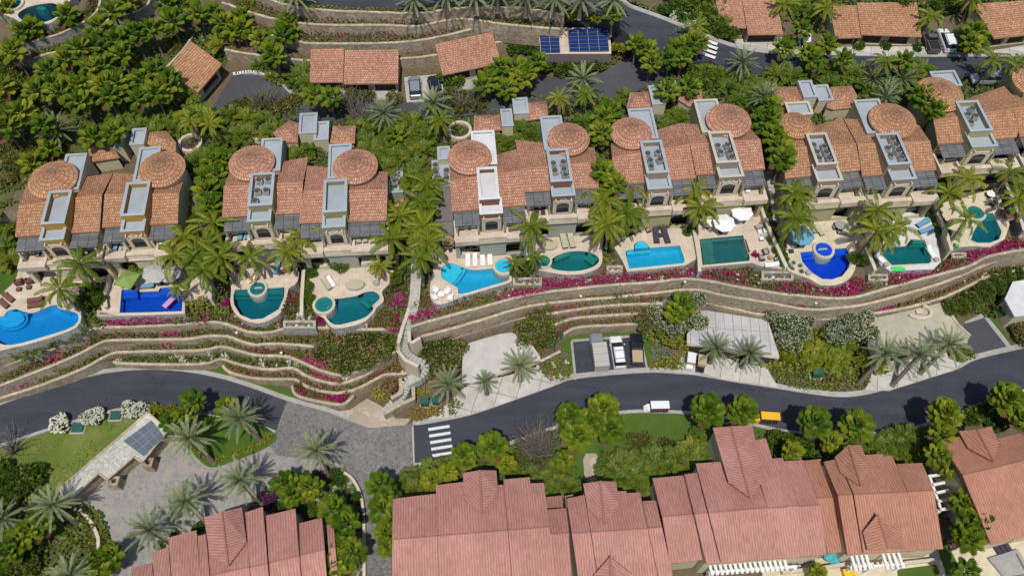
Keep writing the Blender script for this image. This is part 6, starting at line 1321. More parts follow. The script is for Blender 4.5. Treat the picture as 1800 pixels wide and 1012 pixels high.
def plant(kd, px, py, zg, h, sc=1.0, lean=None):
    """crown centre seen at pixel (px, py); stands on level zg, trunk height h"""
    random.seed(int(px*13+py*7+zg*3)); nm, desc, cat, part, nv = KINDS[kd]
    top = P(px, py, zg+h); base = Vector((top.x, top.y, zg)); trunk = kd in ('fan', 'bigfan', 'yfan', 'coco', 'date', 'gtree')
    if lean is None: lean = (rnd(-.5, .5), rnd(-.5, .5)) if kd in ('coco',) else (rnd(-.2, .2), rnd(-.2, .2))
    if trunk and h > 1: base = base+Vector((lean[0], lean[1], 0))
    t = bpy.data.objects.new(nm, None); C.objects.link(t); t.location = base
    if trunk:
        o = bpy.data.objects.new('trunk', MESH['trunk', 1 if kd == 'date' else 0]); C.objects.link(o); o.parent = t
        d = top-base; o.rotation_euler = d.to_track_quat('Z', 'Y').to_euler(); w = 1.0 if kd != 'coco' else .8
        o.scale = (w, w, d.length)
    c = bpy.data.objects.new(part, MESH[kd, random.randrange(nv)]); C.objects.link(c); c.parent = t
    off = top-base if trunk else Vector((0, 0, h if kd not in ('areca', 'arecay') else h)); c.location = off
    s = sc*rnd(.92, 1.08); c.scale = (s, s, s); c.rotation_euler = (rnd(-.08, .08), rnd(-.08, .08), rnd(0, 6.28))
    if not trunk and h > .3:
        o = bpy.data.objects.new('stems', MESH['trunk', 0]); C.objects.link(o); o.parent = t; o.scale = (.8, .8, h+.1)
    PLANTS.append((t, kd, px, py)); return t
def many(kd, k, pts, zg, h, sc=1.0):
    for a in pts:
        x, y = k.one(a[0], a[1]) if k else (a[0], a[1])
        plant(kd, x, y, a[2] if len(a) > 2 and a[2] is not None else zg, a[3] if len(a) > 3 else h*(.9+.2*((a[0]*7+a[1]*3) % 10)/10), a[4] if len(a) > 4 else sc)
# upper left grove
many('fan', k00, [(155, 225), (90, 365), (470, 110), (690, 190), (790, 85), (880, 10), (1180, 35), (1200, 150), (1390, 100), (1570, 170), (1700, 200), (1060, 210), (940, 230), (820, 290), (850, 390), (650, 330), (560, 345), (720, 470), (460, 420), (330, 500), (540, 600), (370, 590), (255, 640), (420, 650), (640, 480), (830, 580), (1000, 560), (1085, 500), (1090, 655), (1170, 620), (980, 700), (1180, 560), (150, 790), (60, 830), (30, 900), (800, 930), (650, 970), (1290, 20), (730, 600), (60, 60), (20, 620), (230, 200), (300, 880), (560, 720), (760, 680), (1500, 560 - 470)], 12.7, 5.5, 1.12)
many('date', k00, [(400, 920)], 12.7, 3, 1.2); many('arecay', k00, [(1330, 850), (1400, 820), (1480, 870), (1560, 330), (1330, 690)], 12.7, 1.6, 1.1)
many('coco', k00, [(1335, 850), (1475, 880)], 12.7, 4.5, .7)
many('fan', k450, [(220, 165), (180, 255), (100, 370), (30, 280), (140, 400), (240, 220), (-100, 120), (-60, 60), (-150, 210), (400, 675), (520, 685)], 12.9, 5, 1.05)
many('areca', k450, [(300, 560), (340, 520), (280, 610), (370, 600), (40, 480), (100, 470), (150, 560)], 12.8, .5, .9)
many('date', k450, [(1110, 0), (1340, -40), (1540, -30), (1700, -40), (270, -30), (900, 800, 12.8), (1250, 730, 12.8)], 19.5, 3.6, 1.15)
many('date', k900, [(100, -15), (300, -8), (490, 5), (720, 5)], 19.5, 3.4, 1.15)
many('fan', k450, [(1640, 560), (1720, 470), (1600, 600), (1760, 620)], 12.9, 4, 1.0)
many('fan', k900, [(710, 100, 17), (870, 310, 14), (950, 350, 14), (980, 440, 13.4), (1150, 350, 13.6), (1230, 330, 13.8), (1280, 290, 14), (1110, 410, 13.4), (1200, 400, 13.4), (1320, 300, 14), (180, 430), (110, 500), (70, 560), (1090, 640), (1250, 610), (690, 780), (640, 820), (620, 930), (30, 480)], 12.9, 4.6, 1.0)
many('date', k900, [(1620, 440, 13.2), (500, 560), (1780, 690)], 12.9, 3.6, 1.1)
many('coco', k900, [(330, 690), (510, 660), (1290, 830 - 640, 14)], 12.9, 4.5, .75); many('coco', k450, [(1290, 840)], 12.9, 4.5, .8)
many('fan', k135, [(110, 340), (280, 370), (240, 210), (420, 310), (530, 420), (1430, 300), (1460, 220), (320, 420), (960, 430)], 12.9, 4.6, 1.05)
many('coco', k135, [(110, 30), (415, 55), (1150, 120), (1430, 0), (1590, 425), (820, 440), (1740, 440)], 12.9, 5, .85)
many('date', k135, [(850, 640), (950, 560), (740, 560), (830, 690)], 12.8, 2, .95)
many('fan', k135, [(1060, 660), (1120, 720), (1180, 770), (1140, 680)], 12.6, 4.5, 1.0)
many('areca', k135, [(1380, 330), (1450, 330), (1520, 260), (1400, 250), (360, 480), (440, 520), (520, 540), (300, 560), (420, 600), (560, 540), (640, 540), (680, 640), (1000, 540), (1080, 500), (900, 20), (950, 60), (150, 560), (60, 540)], 12.9, .9, 1.05)
many('twig', k450, [(60, 760), (150, 740), (700, 800), (760, 850), (640, 750), (1440, 760), (1560, 720)], 12.9, .1, 1.3)
many('olive', k450, [(0, 780), (60, 730), (140, 790), (220, 760), (300, 720), (620, 720), (700, 700), (780, 700), (560, 760), (1380, 690), (1480, 700), (1560, 760), (1420, 780), (960, 720), (-90, 760), (-160, 800)], 12.9, .1, 1.5)
many('bush', k450, [(1340, 560), (1400, 590)], 13, .1, 1.5)
# behind and between the villas
random.seed(5)
def fill(kd, px, n, zg, h, sc, seed):
    random.seed(seed); poly = [Vector((a[0], a[1], 0)) for a in px]; x0, x1, y0, y1 = min(p.x for p in poly), max(p.x for p in poly), min(p.y for p in poly), max(p.y for p in poly); c = 0; pts = []
    while len(pts) < n and c < 6000:
        c += 1; x, y = rnd(x0, x1), rnd(y0, y1)
        if inside(x, y, poly) and all(math.hypot(x-a, (y-b_)) > 9 for a, b_ in pts): pts.append((x, y))
    for x, y in pts: plant(kd, x, y, zg, h, sc*(.85+.3*((int(x*7) % 10)/10)))
fill('areca', [(385, 240), (400, 210), (480, 190), (500, 230), (420, 262), (395, 300), (350, 300)], 16, 12.6, .6, .95, 1)
fill('areca', [(625, 225), (760, 215), (745, 300), (725, 330), (712, 300), (640, 300)], 34, 12.5, .6, .95, 2)
fill('areca', [(705, 320), (740, 330), (735, 400), (705, 440)], 8, 9.6, .9, .9, 21)
fill('areca', [(865, 215), (900, 212), (948, 240), (950, 275), (905, 268), (875, 250)], 12, 12.6, .6, .9, 3)
fill('areca', [(1040, 190), (1110, 165), (1100, 215), (1050, 250), (1020, 215)], 8, 12.6, .6, .85, 4)
fill('areca', [(1150, 200), (1220, 195), (1225, 210), (1165, 230), (1155, 215)], 7, 12.6, .4, .8, 5)
fill('areca', [(1270, 175), (1340, 150), (1380, 160), (1350, 230), (1330, 200)], 12, 12.7, .6, 1.0, 6)
fill('areca', [(340, 300), (372, 300), (380, 350), (378, 430), (360, 440)], 10, 10.5, .8, .9, 7)
fill('areca', [(200, 190), (300, 200), (330, 240), (300, 260), (190, 225)], 16, 12.6, .6, .95, 8)
fill('areca', [(485, 245), (570, 250), (575, 290), (500, 275)], 7, 12.6, .5, .8, 9)
fill('areca', [(560, 255), (640, 250), (640, 290), (600, 300)], 4, 12.6, .5, .8, 10)
fill('areca', [(1470, 130), (1590, 120), (1620, 150), (1560, 175), (1500, 175)], 10, 12.8, .5, .9, 11)
fill('bush', [(0, 0), (18, 40), (15, 70), (0, 75)], 4, 13, .3, 1.8, 12)
fill('gtree', [(0, 100), (30, 130), (60, 170), (40, 200), (0, 190)], 5, 12.6, 1.5, 2.0, 13)
fill('olive', [(20, 180), (200, 190), (340, 120), (350, 60), (320, 40), (100, 130)], 22, 12.6, .1, 1.2, 14)
fill('areca', [(40, 170), (240, 190), (330, 170), (200, 120)], 16, 12.6, .6, .9, 15)
fill('olive', [(0, 240), (60, 250), (70, 290), (20, 330), (0, 330)], 8, 12.6, .1, 1.2, 16)
many('fan', kB, [(60, 250), (20, 350), (-20, 250), (1260, 70)], 10.5, 5, 1.0)
many('fan', kA, [(1490, 560), (1460, 370), (1560, 240), (1600, 330), (1450, 470), (660, 140), (350, 160), (230, 270)], 10.2, 4.6, 1.05)
many('areca', kA, [(20, 790), (60, 700), (90, 960), (40, 880)], 8.6, .6, 1.1)
many('coco', kA, [(1500, 690)], 8.6, 7, .95)
many('coco', k0400, [(560, 255), (420, 430, 8.6, 5.0), (1220, 200), (1430, 300), (1290, 70), (1450, 130), (1250, 420, 8.6, 3.2, .6), (1540, 210), (1380, 210)], 8.6, 6.5, 1.05)
many('coco', kB, [(1490, 440), (1470, 590), (1290, 640), (1230, 800), (1490, 820), (1430, 930), (1400, 740), (1170, 620, 8.6, 6.0, .8)], 8.6, 6.5, .95)
many('coco', kB, [(240, 930), (500, 890), (610, 780), (1150, 985, 8.6, 3.0, .65)], 8.6, 6.0, .9)
many('coco', kC, [(850, 870), (1370, 690), (1560, 590), (1530, 790), (1390, 860), (120, 570), (90, 700), (100, 870)], 8.6, 6.5, 1.0)
many('fan', kC, [(1420, 105), (1345, 245), (1355, 480), (1450, 570)], 10.5, 6.0, 1.0)
many('coco', kD, [(170, 780), (330, 850), (180, 940), (800, 680), (850, 820), (1530, 750), (1520, 900), (60, 700)], 8.6, 6.5, 1.0)
many('coco', k7038, [(960, 280, 8.6, 4.0, .6), (820, 330, 8.6, 3.5, .5)], 8.6, 4, .6)
many('fan', kD, [(1340, 185), (1370, 310), (1420, 480), (1330, 110), (1400, 400), (1290, 220)], 11.5, 5.5, 1.05)
many('coco', k1330, [(195, 150), (190, 330), (770, 280), (850, 420), (930, 400), (1270, 160), (1400, 60), (1390, 350), (760, 430)], 8.6, 6.2, 1.0)
many('coco', k1330, [(1760, 200), (1700, 10)], 8.6, 5, .9)
many('fan', kE, [(60, 500), (110, 640), (30, 320), (1180, 280), (1130, 200)], 11.2, 5.5, 1.05)
many('areca', k0400, [(760, 230), (820, 240), (700, 260), (850, 220), (980, 250), (1000, 280)], 8.6, .4, .8)
many('lime', k0400, [(740, 250), (800, 220), (860, 220), (690, 240)], 8.6, .2, 1.3)
many('bush', k0400, [(40, 240), (20, 160), (60, 120), (-20, 200), (100, 230), (600, 540), (640, 520), (700, 500), (620, 470)], 8.5, .1, 1.3)
many('bush', k3540, [(990, 270, 8.6, .1, 1.6), (830, 270), (780, 330), (760, 420), (770, 500), (1380, 370), (1410, 320)], 8.4, .1, 1.0)
many('mag', k3540, [(185, 530), (1350, 360), (860, 640)], 8, .1, .7)
many('bush', k7038, [(685, 235, 8.6, .1, .9), (860, 380), (900, 390), (820, 400), (930, 370)], 8.4, .1, 1.0); many('mag', k7038, [(740, 245), (710, 255)], 8.6, .05, .45)
many('lime', k1236, [(1010, 30)], 8.6, .3, 1.2); many('bush', k1236, [(560, 150), (590, 140), (770, 200), (1330, 170), (1350, 260), (1390, 330), (1410, 400), (1310, 60), (1300, 30)], 8.5, .1, 1.0)
many('mag', k1236, [(1230, 40), (1230, 355)], 8.6, .05, .6); many('agave', k1236, [(1470, 430), (1490, 450), (1545, 430), (1500, 410), (1555, 470)], 8.62, .02, .5)
many('bush', k1330, [(1720, 180), (1780, 300), (1150, 330), (1200, 380), (1230, 440), (600, 620), (680, 640), (80, 560), (100, 620)], 8.4, .1, 1.0)
many('areca', k1330, [(1190, 30), (1230, 60), (1780, 200), (1740, 130)], 8.6, .5, .9)
many('bush', k900, [(60, 330), (100, 340), (140, 340), (30, 350), (250, 490), (310, 500), (490, 440), (420, 515), (600, 480), (560, 490), (1290, 540), (1380, 560), (1340, 590), (1290, 570)], 13, .1, 1.6)
many('lime', k900, [(720, 270), (740, 350), (560, 130, 17.5), (600, 150, 17.5), (420, 120, 18)], 14, .1, 1.3)
many('agave', k900, [(1150, 250, 14.9), (1190, 230, 14.9), (1240, 225, 14.9), (1130, 280, 14.9), (1210, 260, 14.9), (1280, 340, 14), (1300, 390, 14)], 14.9, .05, 1.6)
fill('bush', [(1150, 15), (1200, 12), (1300, 60), (1262, 70), (1200, 40)], 12, 14.5, .2, 1.5, 30)
fill('wbush', [(1180, 32), (1225, 40), (1240, 60), (1210, 50)], 4, 14.5, .1, 1.1, 31)
fill('areca', [(1180, -5), (1265, -5), (1270, 55), (1230, 40)], 9, 14, .6, 1.0, 32)
fill('areca', [(1375, 5), (1440, 0), (1455, 30), (1400, 28), (1375, 20)], 6, 13, .8, 1.0, 33)
fill('bush', [(1620, 5), (1700, 0), (1705, 22), (1625, 22)], 6, 13, .4, 1.3, 34)
many('gtree', k135, [(930, 30)], 13, 2.4, 1.7); many('bush', k135, [(640, 335), (830, 335), (1050, 350)], 13, .1, .95)
many('bush', k135, [(60, 60), (200, 60), (250, 80)], 13, .2, 1.2)
fill('areca', [(1240, 118), (1340, 145), (1340, 170), (1270, 165), (1200, 150)], 10, 13, .4, .9, 35)
# lower zone oleanders and roadside planting
for x, y, z, s, kd in ((600, 606, 4.6, 2.7, 'pinkbush'), (635, 596, 4.6, 3.0, 'pinkbush'), (668, 606, 4.6, 2.6, 'pinkbush'), (618, 632, 4.5, 2.8, 'pinkbush'), (652, 628, 4.5, 2.6, 'pinkbush'), (578, 622, 4.5, 2.2, 'pinkbush'),
                       (765, 610, 2.0, 2.6, 'pinkbush'), (795, 625, 1.2, 2.4, 'pinkbush'), (755, 640, 1.0, 2.2, 'pinkbush'), (945, 570, 2.2, 2.5, 'pinkbush'), (960, 590, 1.5, 2.3, 'pinkbush'), (930, 592, 1.5, 2.2, 'pinkbush'),
                       (1165, 552, 2.5, 2.5, 'whitebush'), (1205, 535, 3, 2.6, 'whitebush'), (1215, 565, 2, 2.3, 'whitebush'), (1180, 575, 2, 2.0, 'whitebush'), (1135, 568, 2, 1.6, 'pinkbush'),
                       (1370, 560, 1.8, 2.5, 'whitebush'), (1400, 575, 1.6, 2.6, 'whitebush'), (1385, 600, 1.0, 2.2, 'whitebush'), (1480, 560, 1.8, 2.6, 'whitebush'), (1510, 580, 1.4, 2.6, 'whitebush'), (1470, 590, 1.4, 2.2, 'whitebush')):
    plant(kd, x, y, z, .2, s*.92)
many('fan', k1148, [(400, 220, 2.0, 5.0, 1.05), (350, 280, 2.0, 4.0, .9)], 2, 5, 1.0)
many('date', k750, [(150, 700), (410, 680, .1, 4.0, .72), (655, 570)], .1, 4.7, 1.12)
many('date', k1148, [(640, 530), (875, 560)], .1, 4.6, 1.05)
for x, y, ln in ((1557, 622, (-2.2, -2.0)), (1616, 625, (-1.8, -1.8)), (1668, 606, (-1.9, -1.6))): plant('date', x, y, .1, 5.4, 1.1, ln)
for x, y, ln in ((555, 792, (.9, -1.6)), (325, 881, (1.5, -1.2)), (265, 931, (1.3, -.6)), (423, 843, (1.2, -1.2)), (332, 770, (1.8, -1.2)), (420, 735, (1.6, -.9)), (92, 888, (.8, -.6)), (125, 1010, (0, 0))): plant('date', x, y, .1, 5.2, 1.15, ln)
many('fan', k0580, [(1355, 500), (1200, 640), (1300, 590), (1590, 545)], .2, 4.0, .9)
for x, y in ((108, 748), (172, 734), (160, 738), (235, 722), (248, 724)): plant('wbush', x, y, .1, .1, 1.25)
for x, y in ((275, 722), (300, 724)): plant('lime', x, y, .1, .1, 1.0)
many('bush', k0759, [(60, 400), (120, 330), (160, 380), (90, 480), (200, 340), (30, 520), (20, 310), (240, 320)], 0, .3, 1.7)
many('fan', k0759, [(290, 640), (120, 770), (700, 930), (780, 870), (60, 850), (200, 700)], 0, 4.4, 1.05)
many('date', k0759, [(20, 610)], 0, 3, 1.0)
many('gtree', k0759, [(100, 900), (180, 950), (60, 960), (220, 860)], 0, .8, 1.8)
many('bush', k0759, [(650, 960), (560, 1000), (720, 1000), (1230, 740, 0, .1, .8), (1400, 690, 0, .1, .8), (1130, 800, 0, .1, .7)], 0, .3, 1.2)
many('fan', k4759, [(420, 360), (570, 390), (450, 440), (740, 540), (840, 640), (800, 800), (870, 850), (760, 940), (1070, 370), (1090, 540), (1130, 470)], 0, 4.6, 1.05)
many('yfan', k4759, [(1110, 700), (1125, 800)], 0, 3.4, 1.0)
many('bush', k4759, [(780, 340), (740, 300), (580, 560), (640, 560), (380, 540), (480, 530), (590, 600), (900, 470), (910, 600)], 0, .1, 1.0)
many('purple', k4759, [(260, 460), (310, 480), (350, 450), (640, 320), (720, 280), (290, 520)], 0, .1, .9)
many('bigfan', k7569, [(1010, 175), (1240, 105), (1060, 300), (1290, 250), (1150, 210), (460, 375)], .1, 5.5, 1.1)
many('yfan', k7569, [(970, 470), (150, 560), (40, 610), (270, 470), (560, 500)], .1, 3.2, 1.0); many('bigfan', k7569, [(260, 440)], .1, 4.5, .9)
many('bigfan', k1169, [(575, 125), (825, 125), (1330, 205), (1625, 235)], .1, 5.8, 1.1); many('yfan', k1169, [(1450, 345), (1170, 415)], .1, 4.2, 1.0)
plant('bigfan', 1660, 728, .1, 5.8, 1.1); plant('bigfan', 1770, 700, .1, 5.8, 1.15); plant('bigfan', 1795, 735, .1, 5, 1.0)
many('fan', k1376, [(1200, 165), (1280, 250), (1230, 20), (1380, 500), (1500, 630), (1420, 760), (1400, 700), (1400, 985)], .2, 5.6, 1.0)
many('yfan', k1376, [(350, 990)], .3, 3, .9)
fill('areca', [(1065, 812), (1110, 803), (1200, 803), (1245, 805), (1220, 830), (1150, 835), (1120, 860), (1080, 850)], 26, 0, .6, .95, 40)
fill('arecay', [(1200, 790), (1230, 780), (1240, 800), (1215, 825)], 4, 0, .6, .9, 41)
fill('olive', [(1110, 775), (1180, 770), (1190, 788), (1110, 795)], 5, 0, .1, 1.2, 42)
fill('twig', [(920, 775), (965, 755), (970, 800), (925, 810)], 4, 0, .1, 1.6, 43); fill('olive', [(905, 785), (960, 760), (970, 800), (910, 820)], 7, 0, .2, 1.3, 44)
fill('areca', [(930, 830), (1000, 820), (1015, 860), (960, 870)], 8, 0, .3, .8, 45)
fill('areca', [(690, 850), (760, 820), (810, 815), (760, 860), (700, 872)], 9, 0, .2, .8, 46)
fill('bush', [(1360, 770), (1400, 765), (1430, 800), (1370, 800)], 6, 0, .4, 1.4, 47)
fill('areca', [(1520, 775), (1640, 765), (1650, 790), (1635, 815), (1580, 810), (1530, 795)], 14, 0, .5, 1.0, 48)
fill('areca', [(1225, 755), (1250, 760), (1260, 800), (1240, 810)], 4, 0, .5, .9, 49)
fill('bush', [(1690, 720), (1800, 700), (1800, 745), (1700, 745)], 8, 0, .3, 1.4, 50)
many('twig', k0580, [(100, 860)], 0, .1, 1.6); many('twig', k7569, [(810, 380)], 0, .1, 1.2)
fill('arecay', [(1400, 600), (1440, 590), (1500, 610), (1540, 640), (1500, 650), (1420, 640)], 12, .3, .4, .8, 51)
many('lime', k1148, [(1110, 580), (1150, 600)], .3, .2, 1.2)
many('gtree', k1348, [(1500, 150), (1400, 220), (1320, 260), (1560, 120), (1620, 70), (1700, 20)], 1.5, .5, 1.7)
many('pinkbush', k1348, [(1760, 430), (1800, 460)], 0, .2, 1.7)
# undergrowth as one mass per place
def ug(lab, px, z, dens=9, h=.7, base=('green', 'oliveleaf', 'green'), **kw): cover('undergrowth', lab, px, z, list(base), [], dens=dens, h=h, size=.5, **kw)
ug('dark undergrowth beneath the fan palm grove', [(-20, 100), (100, 110), (350, 20), (430, 60), (380, 130), (300, 240), (-20, 380)], 12.66, 9, .5, hf=-.12)
ug('garden undergrowth behind the left villas', [(330, 190), (720, 200), (760, 330), (690, 340), (340, 350), (290, 260)], 12.6, 12)
ug('garden undergrowth behind the middle villas', [(760, 185), (1100, 160), (1260, 140), (1350, 150), (1380, 300), (1050, 320), (760, 330)], 12.6, 12)
ug('garden undergrowth behind the right villas', [(1350, 138), (1800, 138), (1800, 200), (1650, 280), (1380, 300)], 12.6, 12)
ug('undergrowth between the second and third villas', [(330, 350), (395, 350), (410, 470), (405, 560), (330, 560), (340, 470)], 7.0, 12, .9)
ug('undergrowth between the fourth villa and the stairway', [(680, 340), (760, 330), (750, 540), (690, 560), (670, 470)], 7.0, 12, .9)
ug('undergrowth between the sixth and seventh villas', [(1045, 320), (1090, 320), (1105, 450), (1060, 480)], 7.0, 12, .9)
ug('undergrowth below the fan palms of the road bend', [(1110, 100), (1260, 115), (1240, 150), (1150, 160)], 13.0, 14, .8)
ug('dense undergrowth in the bottom left corner', [(-20, 830), (60, 835), (110, 870), (180, 900), (195, 940), (170, 1010), (140, 1100), (-20, 1100)], 0, 14, .8)
ug('undergrowth beside the pink building and driveway', [(690, 845), (730, 820), (900, 790), (960, 800), (1040, 850), (1020, 880), (700, 890)], 0, 14, .6)
ug('undergrowth in front of the tallest gable building', [(1040, 840), (1060, 800), (1200, 785), (1250, 750), (1420, 770), (1650, 765), (1660, 830), (1400, 820), (1250, 830), (1130, 870)], 0.0, 12, .6)
ug('planted ground beside the bottom left building', [(430, 900), (480, 840), (600, 820), (640, 880), (640, 1012), (590, 1012), (560, 900)], 0.0, 14, .5)
ug('ground plants behind the garage roofs', [(1235, 530), (1425, 560), (1560, 552), (1560, 660), (1400, 660), (1120, 600), (1120, 560)], 0.0, 14, .8, base=('green', 'oliveleaf', 'lime'))
ug('ground plants at the right edge slope', [(1650, 520), (1800, 470), (1830, 560), (1740, 560), (1690, 540)], 0.5, 14, .8)
ug('low plants around the first white garage roof', [(720, 600), (800, 595), (940, 565), (990, 590), (960, 640), (800, 560), (740, 690)], 0.0, 12, .6, base=('oliveleaf', 'rust', 'green'))
ug('ground cover on the slope of the upper road verge', [(1100, 0), (1300, 60), (1280, 75), (1200, 42), (1110, 8)], 13, 12, 1.0)
ug('hillside plants behind the upper right garages', [(1110, -40), (1900, -40), (1900, 30), (1700, 25), (1640, 30), (1620, 60), (1430, 60), (1400, 60), (1380, 5), (1260, 5), (1240, 30)], 12.95, 11, .9)
ug('plants around the solar building', [(930, 60), (945, 130), (1070, 118), (1108, 95), (1105, 62), (1075, 50), (1060, 90)], 13.0, 12, .8)
ug('slope plants in front of the left decks', [(-20, 600), (0, 580), (180, 540), (210, 560), (150, 590), (40, 640)], 7.0, 16, .8)
# ------------------------------------------------------------------ vehicles
def loft(b, secs, m=0):
    """secs: [(x, half width bottom, half width top, z0, z1)] -> closed hull along x with chamfered upper edges"""
    vs = []; n = 8
    for x, wb, wt, z0, z1 in secs:
        c = (z1-z0)*.22
        vs += [Vector((x, -wb, z0)), Vector((x, wb, z0)), Vector((x, wb*1.0, z0+(z1-z0)*.5)), Vector((x, wt, z1-c)), Vector((x, wt-.1, z1)), Vector((x, -wt+.1, z1)), Vector((x, -wt, z1-c)), Vector((x, -wb, z0+(z1-z0)*.5))]
    fs = []
    for i in range(len(secs)-1):
        for k in range(n): fs.append([i*n+k, i*n+(k+1) % n, (i+1)*n+(k+1) % n, (i+1)*n+k])
    fs.append([k for k in range(n)][::-1]); fs.append([(len(secs)-1)*n+k for k in range(n)]); return b.add(vs, fs, m)
def wheel(t, x, y, r=.34, w=.22):
    def cyl(rr, ww, yc):
        b = MB(); n = 16; vs = []
        for s in (-1, 1):
            for k in range(n): a = 2*math.pi*k/n; vs.append(Vector((x+rr*math.cos(a), yc+s*ww/2, r+rr*math.sin(a))))
        b.add(vs, [[k, (k+1) % n, n+(k+1) % n, n+k] for k in range(n)]+[list(range(n))[::-1], list(range(n, 2*n))]); return b
    wt = cyl(r, w, y).build('wheel', M['tyre'], None); wt.parent = t
    rm = cyl(r*.6, w+.03, y).build('rim', M['alloy'], None); rm.parent = wt
def place(t, pf, pr, z, zz=.8):
    A, B_ = P(*pf, z+zz), P(*pr, z+zz); c = (A+B_)/2; d = A-B_; t.location = (c.x, c.y, z); t.rotation_euler = (0, 0, math.atan2(d.y, d.x))
def part(b, name, mat, t): o = b.build(name, mat, None); o.parent = t; return o
def car(name, label, cat, pf, pr, z, paint, style='suv', L=4.7, W=1.86, load=None):
    t = thing(name, label, cat); p = M[paint]; h = W/2; l = L/2; b = MB()
    if style == 'suv':
        loft(b, [(-l, h*.88, h*.82, .35, .95), (-l+.12, h*.97, h*.9, .3, 1.05), (-l*.3, h, h*.93, .28, 1.06), (l*.32, h, h*.93, .28, 1.02), (l*.72, h*.97, h*.88, .3, .93), (l-.1, h*.9, h*.78, .33, .78), (l, h*.78, h*.66, .38, .66)])
        body = part(b, 'body', p, t)
        g_ = MB(); loft(g_, [(-l+.1, h*.86, h*.72, 1.0, 1.08), (-l+.38, h*.88, h*.74, 1.0, 1.55), (l*.12, h*.88, h*.75, 1.0, 1.58), (l*.52, h*.84, h*.72, .97, 1.02)]); part(g_, 'windows', M['glass'], t)
        r = MB(); loft(r, [(-l+.42, h*.72, h*.70, 1.52, 1.60), (-l*.3, h*.76, h*.74, 1.53, 1.66), (l*.12, h*.74, h*.72, 1.54, 1.63)]); rf = part(r, 'roof', p, t)
        for s in (-1, 1): r = MB(); r.beam(Vector((-l+.5, s*h*.66, 1.70)), Vector((l*.08, s*h*.66, 1.70)), .05, .05); o = r.build('roof_rail', M['steel'], None); o.parent = rf
        if z < 1:
            for xx in (-l*.62, -l*.12): r = MB(); r.beam(Vector((xx, -h*.7, 1.69)), Vector((xx, h*.7, 1.69)), .06, .05); o = r.build('cross_bar', M['dark'], None); o.parent = rf
    else:
        loft(b, [(-l, h*.92, h*.88, .4, .98), (-l*.12, h, h*.93, .35, 1.0), (l*.35, h, h*.92, .35, 1.05), (l*.8, h*.96, h*.86, .36, .98), (l-.08, h*.9, h*.78, .4, .85), (l, h*.8, h*.66, .42, .7)])
        body = part(b, 'body', p, t)
        g_ = MB(); loft(g_, [(-l*.12, h*.84, h*.72, 1.0, 1.55), (l*.08, h*.86, h*.74, 1.0, 1.6), (l*.22, h*.86, h*.74, 1.0, 1.58), (l*.48, h*.84, h*.72, .98, 1.04)]); part(g_, 'windows', M['glass'], t)
        r = MB(); loft(r, [(-l*.10, h*.72, h*.7, 1.54, 1.62), (l*.2, h*.72, h*.7, 1.55, 1.63)]); part(r, 'roof', p, t)
        if style == 'pickup':
            r = MB()
            for s in (-1, 1): r.beam(Vector((-l+.03, s*h*.88, 1.08)), Vector((-l*.14, s*h*.88, 1.08)), .12, .22)
            r.beam(Vector((-l+.05, -h*.88, 1.08)), Vector((-l+.05, h*.88, 1.08)), .1, .22); part(r, 'cargo_bed', p, t)
            r = MB(); r.box((-l*.57, 0, .99), L*.42, W*.78, .03); part(r, 'bed_floor', M[load or 'dark'], t)
        if style == 'box':
            r = MB(); r.box((-l*.42, 0, .75), L*.66, W*1.04, 1.5, 0, 0, .98); bx = part(r, 'cargo_box', M['carpewter'], t)
            for i in (-1, 0, 1): r = MB(); r.beam(Vector((-l*.42+i*L*.2, -h*.98, 2.27)), Vector((-l*.42+i*L*.2, h*.98, 2.27)), .06, .04); o = r.build('roof_bow', M['steel'], None); o.parent = bx
    for s in (-1, 1):
        b = MB(); b.box((l-.1, s*h*.62, .62), .1, .32, .14); part(b, 'headlight', M['lampclear'], t)
        b = MB(); b.box((-l+.02, s*h*.78, .78), .06, .18, .2); part(b, 'tail_light', M['lampred'], t)
        b = MB(); b.box((l*.36, s*(h+.06), .98), .14, .16, .14); part(b, 'mirror', p, t)
        wheel(t, l*.62, s*(h-.1)); wheel(t, -l*.6, s*(h-.1))
    place(t, pf, pr, z); return t
car('parked_car', 'silver hatchback parked nose-in beside the tiled triple garage', 'car', k450.one(1112, 548), k450.one(1122, 665), 13.1, 'carsilver', L=4.3)
car('parked_car', 'dark saloon partly under shrubs, right of the silver hatchback', 'car', k450.one(1245, 542), k450.one(1268, 665), 13.1, 'carblack', L=4.4)
car('box_truck', 'small pewter box truck in the left bay of the parking lot', 'truck', k750.one(1195, 362), k750.one(1225, 575), .03, 'carsilver', 'box', L=5.6, W=1.95)
car('parked_car', 'white sport utility car with roof bars in the middle of the parking lot', 'car', k750.one(1328, 368), k750.one(1362, 572), .03, 'carwhite', L=4.9)
car('pickup_truck', 'dark pickup with tan load, right bay of the parking lot', 'pickup', k750.one(1474, 356), k750.one(1484, 542), .03, 'carblack', 'pickup', L=4.8, load='tan')
car('pickup_truck', 'taupe pickup parked left of the white car by the upper right garage', 'pickup', k135.one(1125, 222), k135.one(1170, 345), 13.15, 'cartaupe', 'pickup', L=5.0, load='dark')
car('parked_car', 'white sport utility car by the upper right garage', 'car', k135.one(1232, 205), k135.one(1290, 350), 13.15, 'carwhite', L=4.9)
car('parked_car', 'dark car shaded by palms at the left of the upper road', 'car', k135.one(95, 500), k135.one(195, 485), 13.1, 'carblack', L=4.4)
car('parked_car', 'dark car under the date palm on the upper road', 'car', k135.one(690, 530), k135.one(830, 530), 13.1, 'carblack', L=4.6)
car('parked_car', 'white car under palms in the bay left of the triple garage', 'car', k135.one(255, 215), k135.one(265, 325), 13.15, 'carwhite', L=4.4)
car('parked_car', 'silver car in the deep shade at the right of the upper road', 'car', k135.one(1480, 545), k135.one(1590, 545), 13.1, 'carsilver', L=4.4)
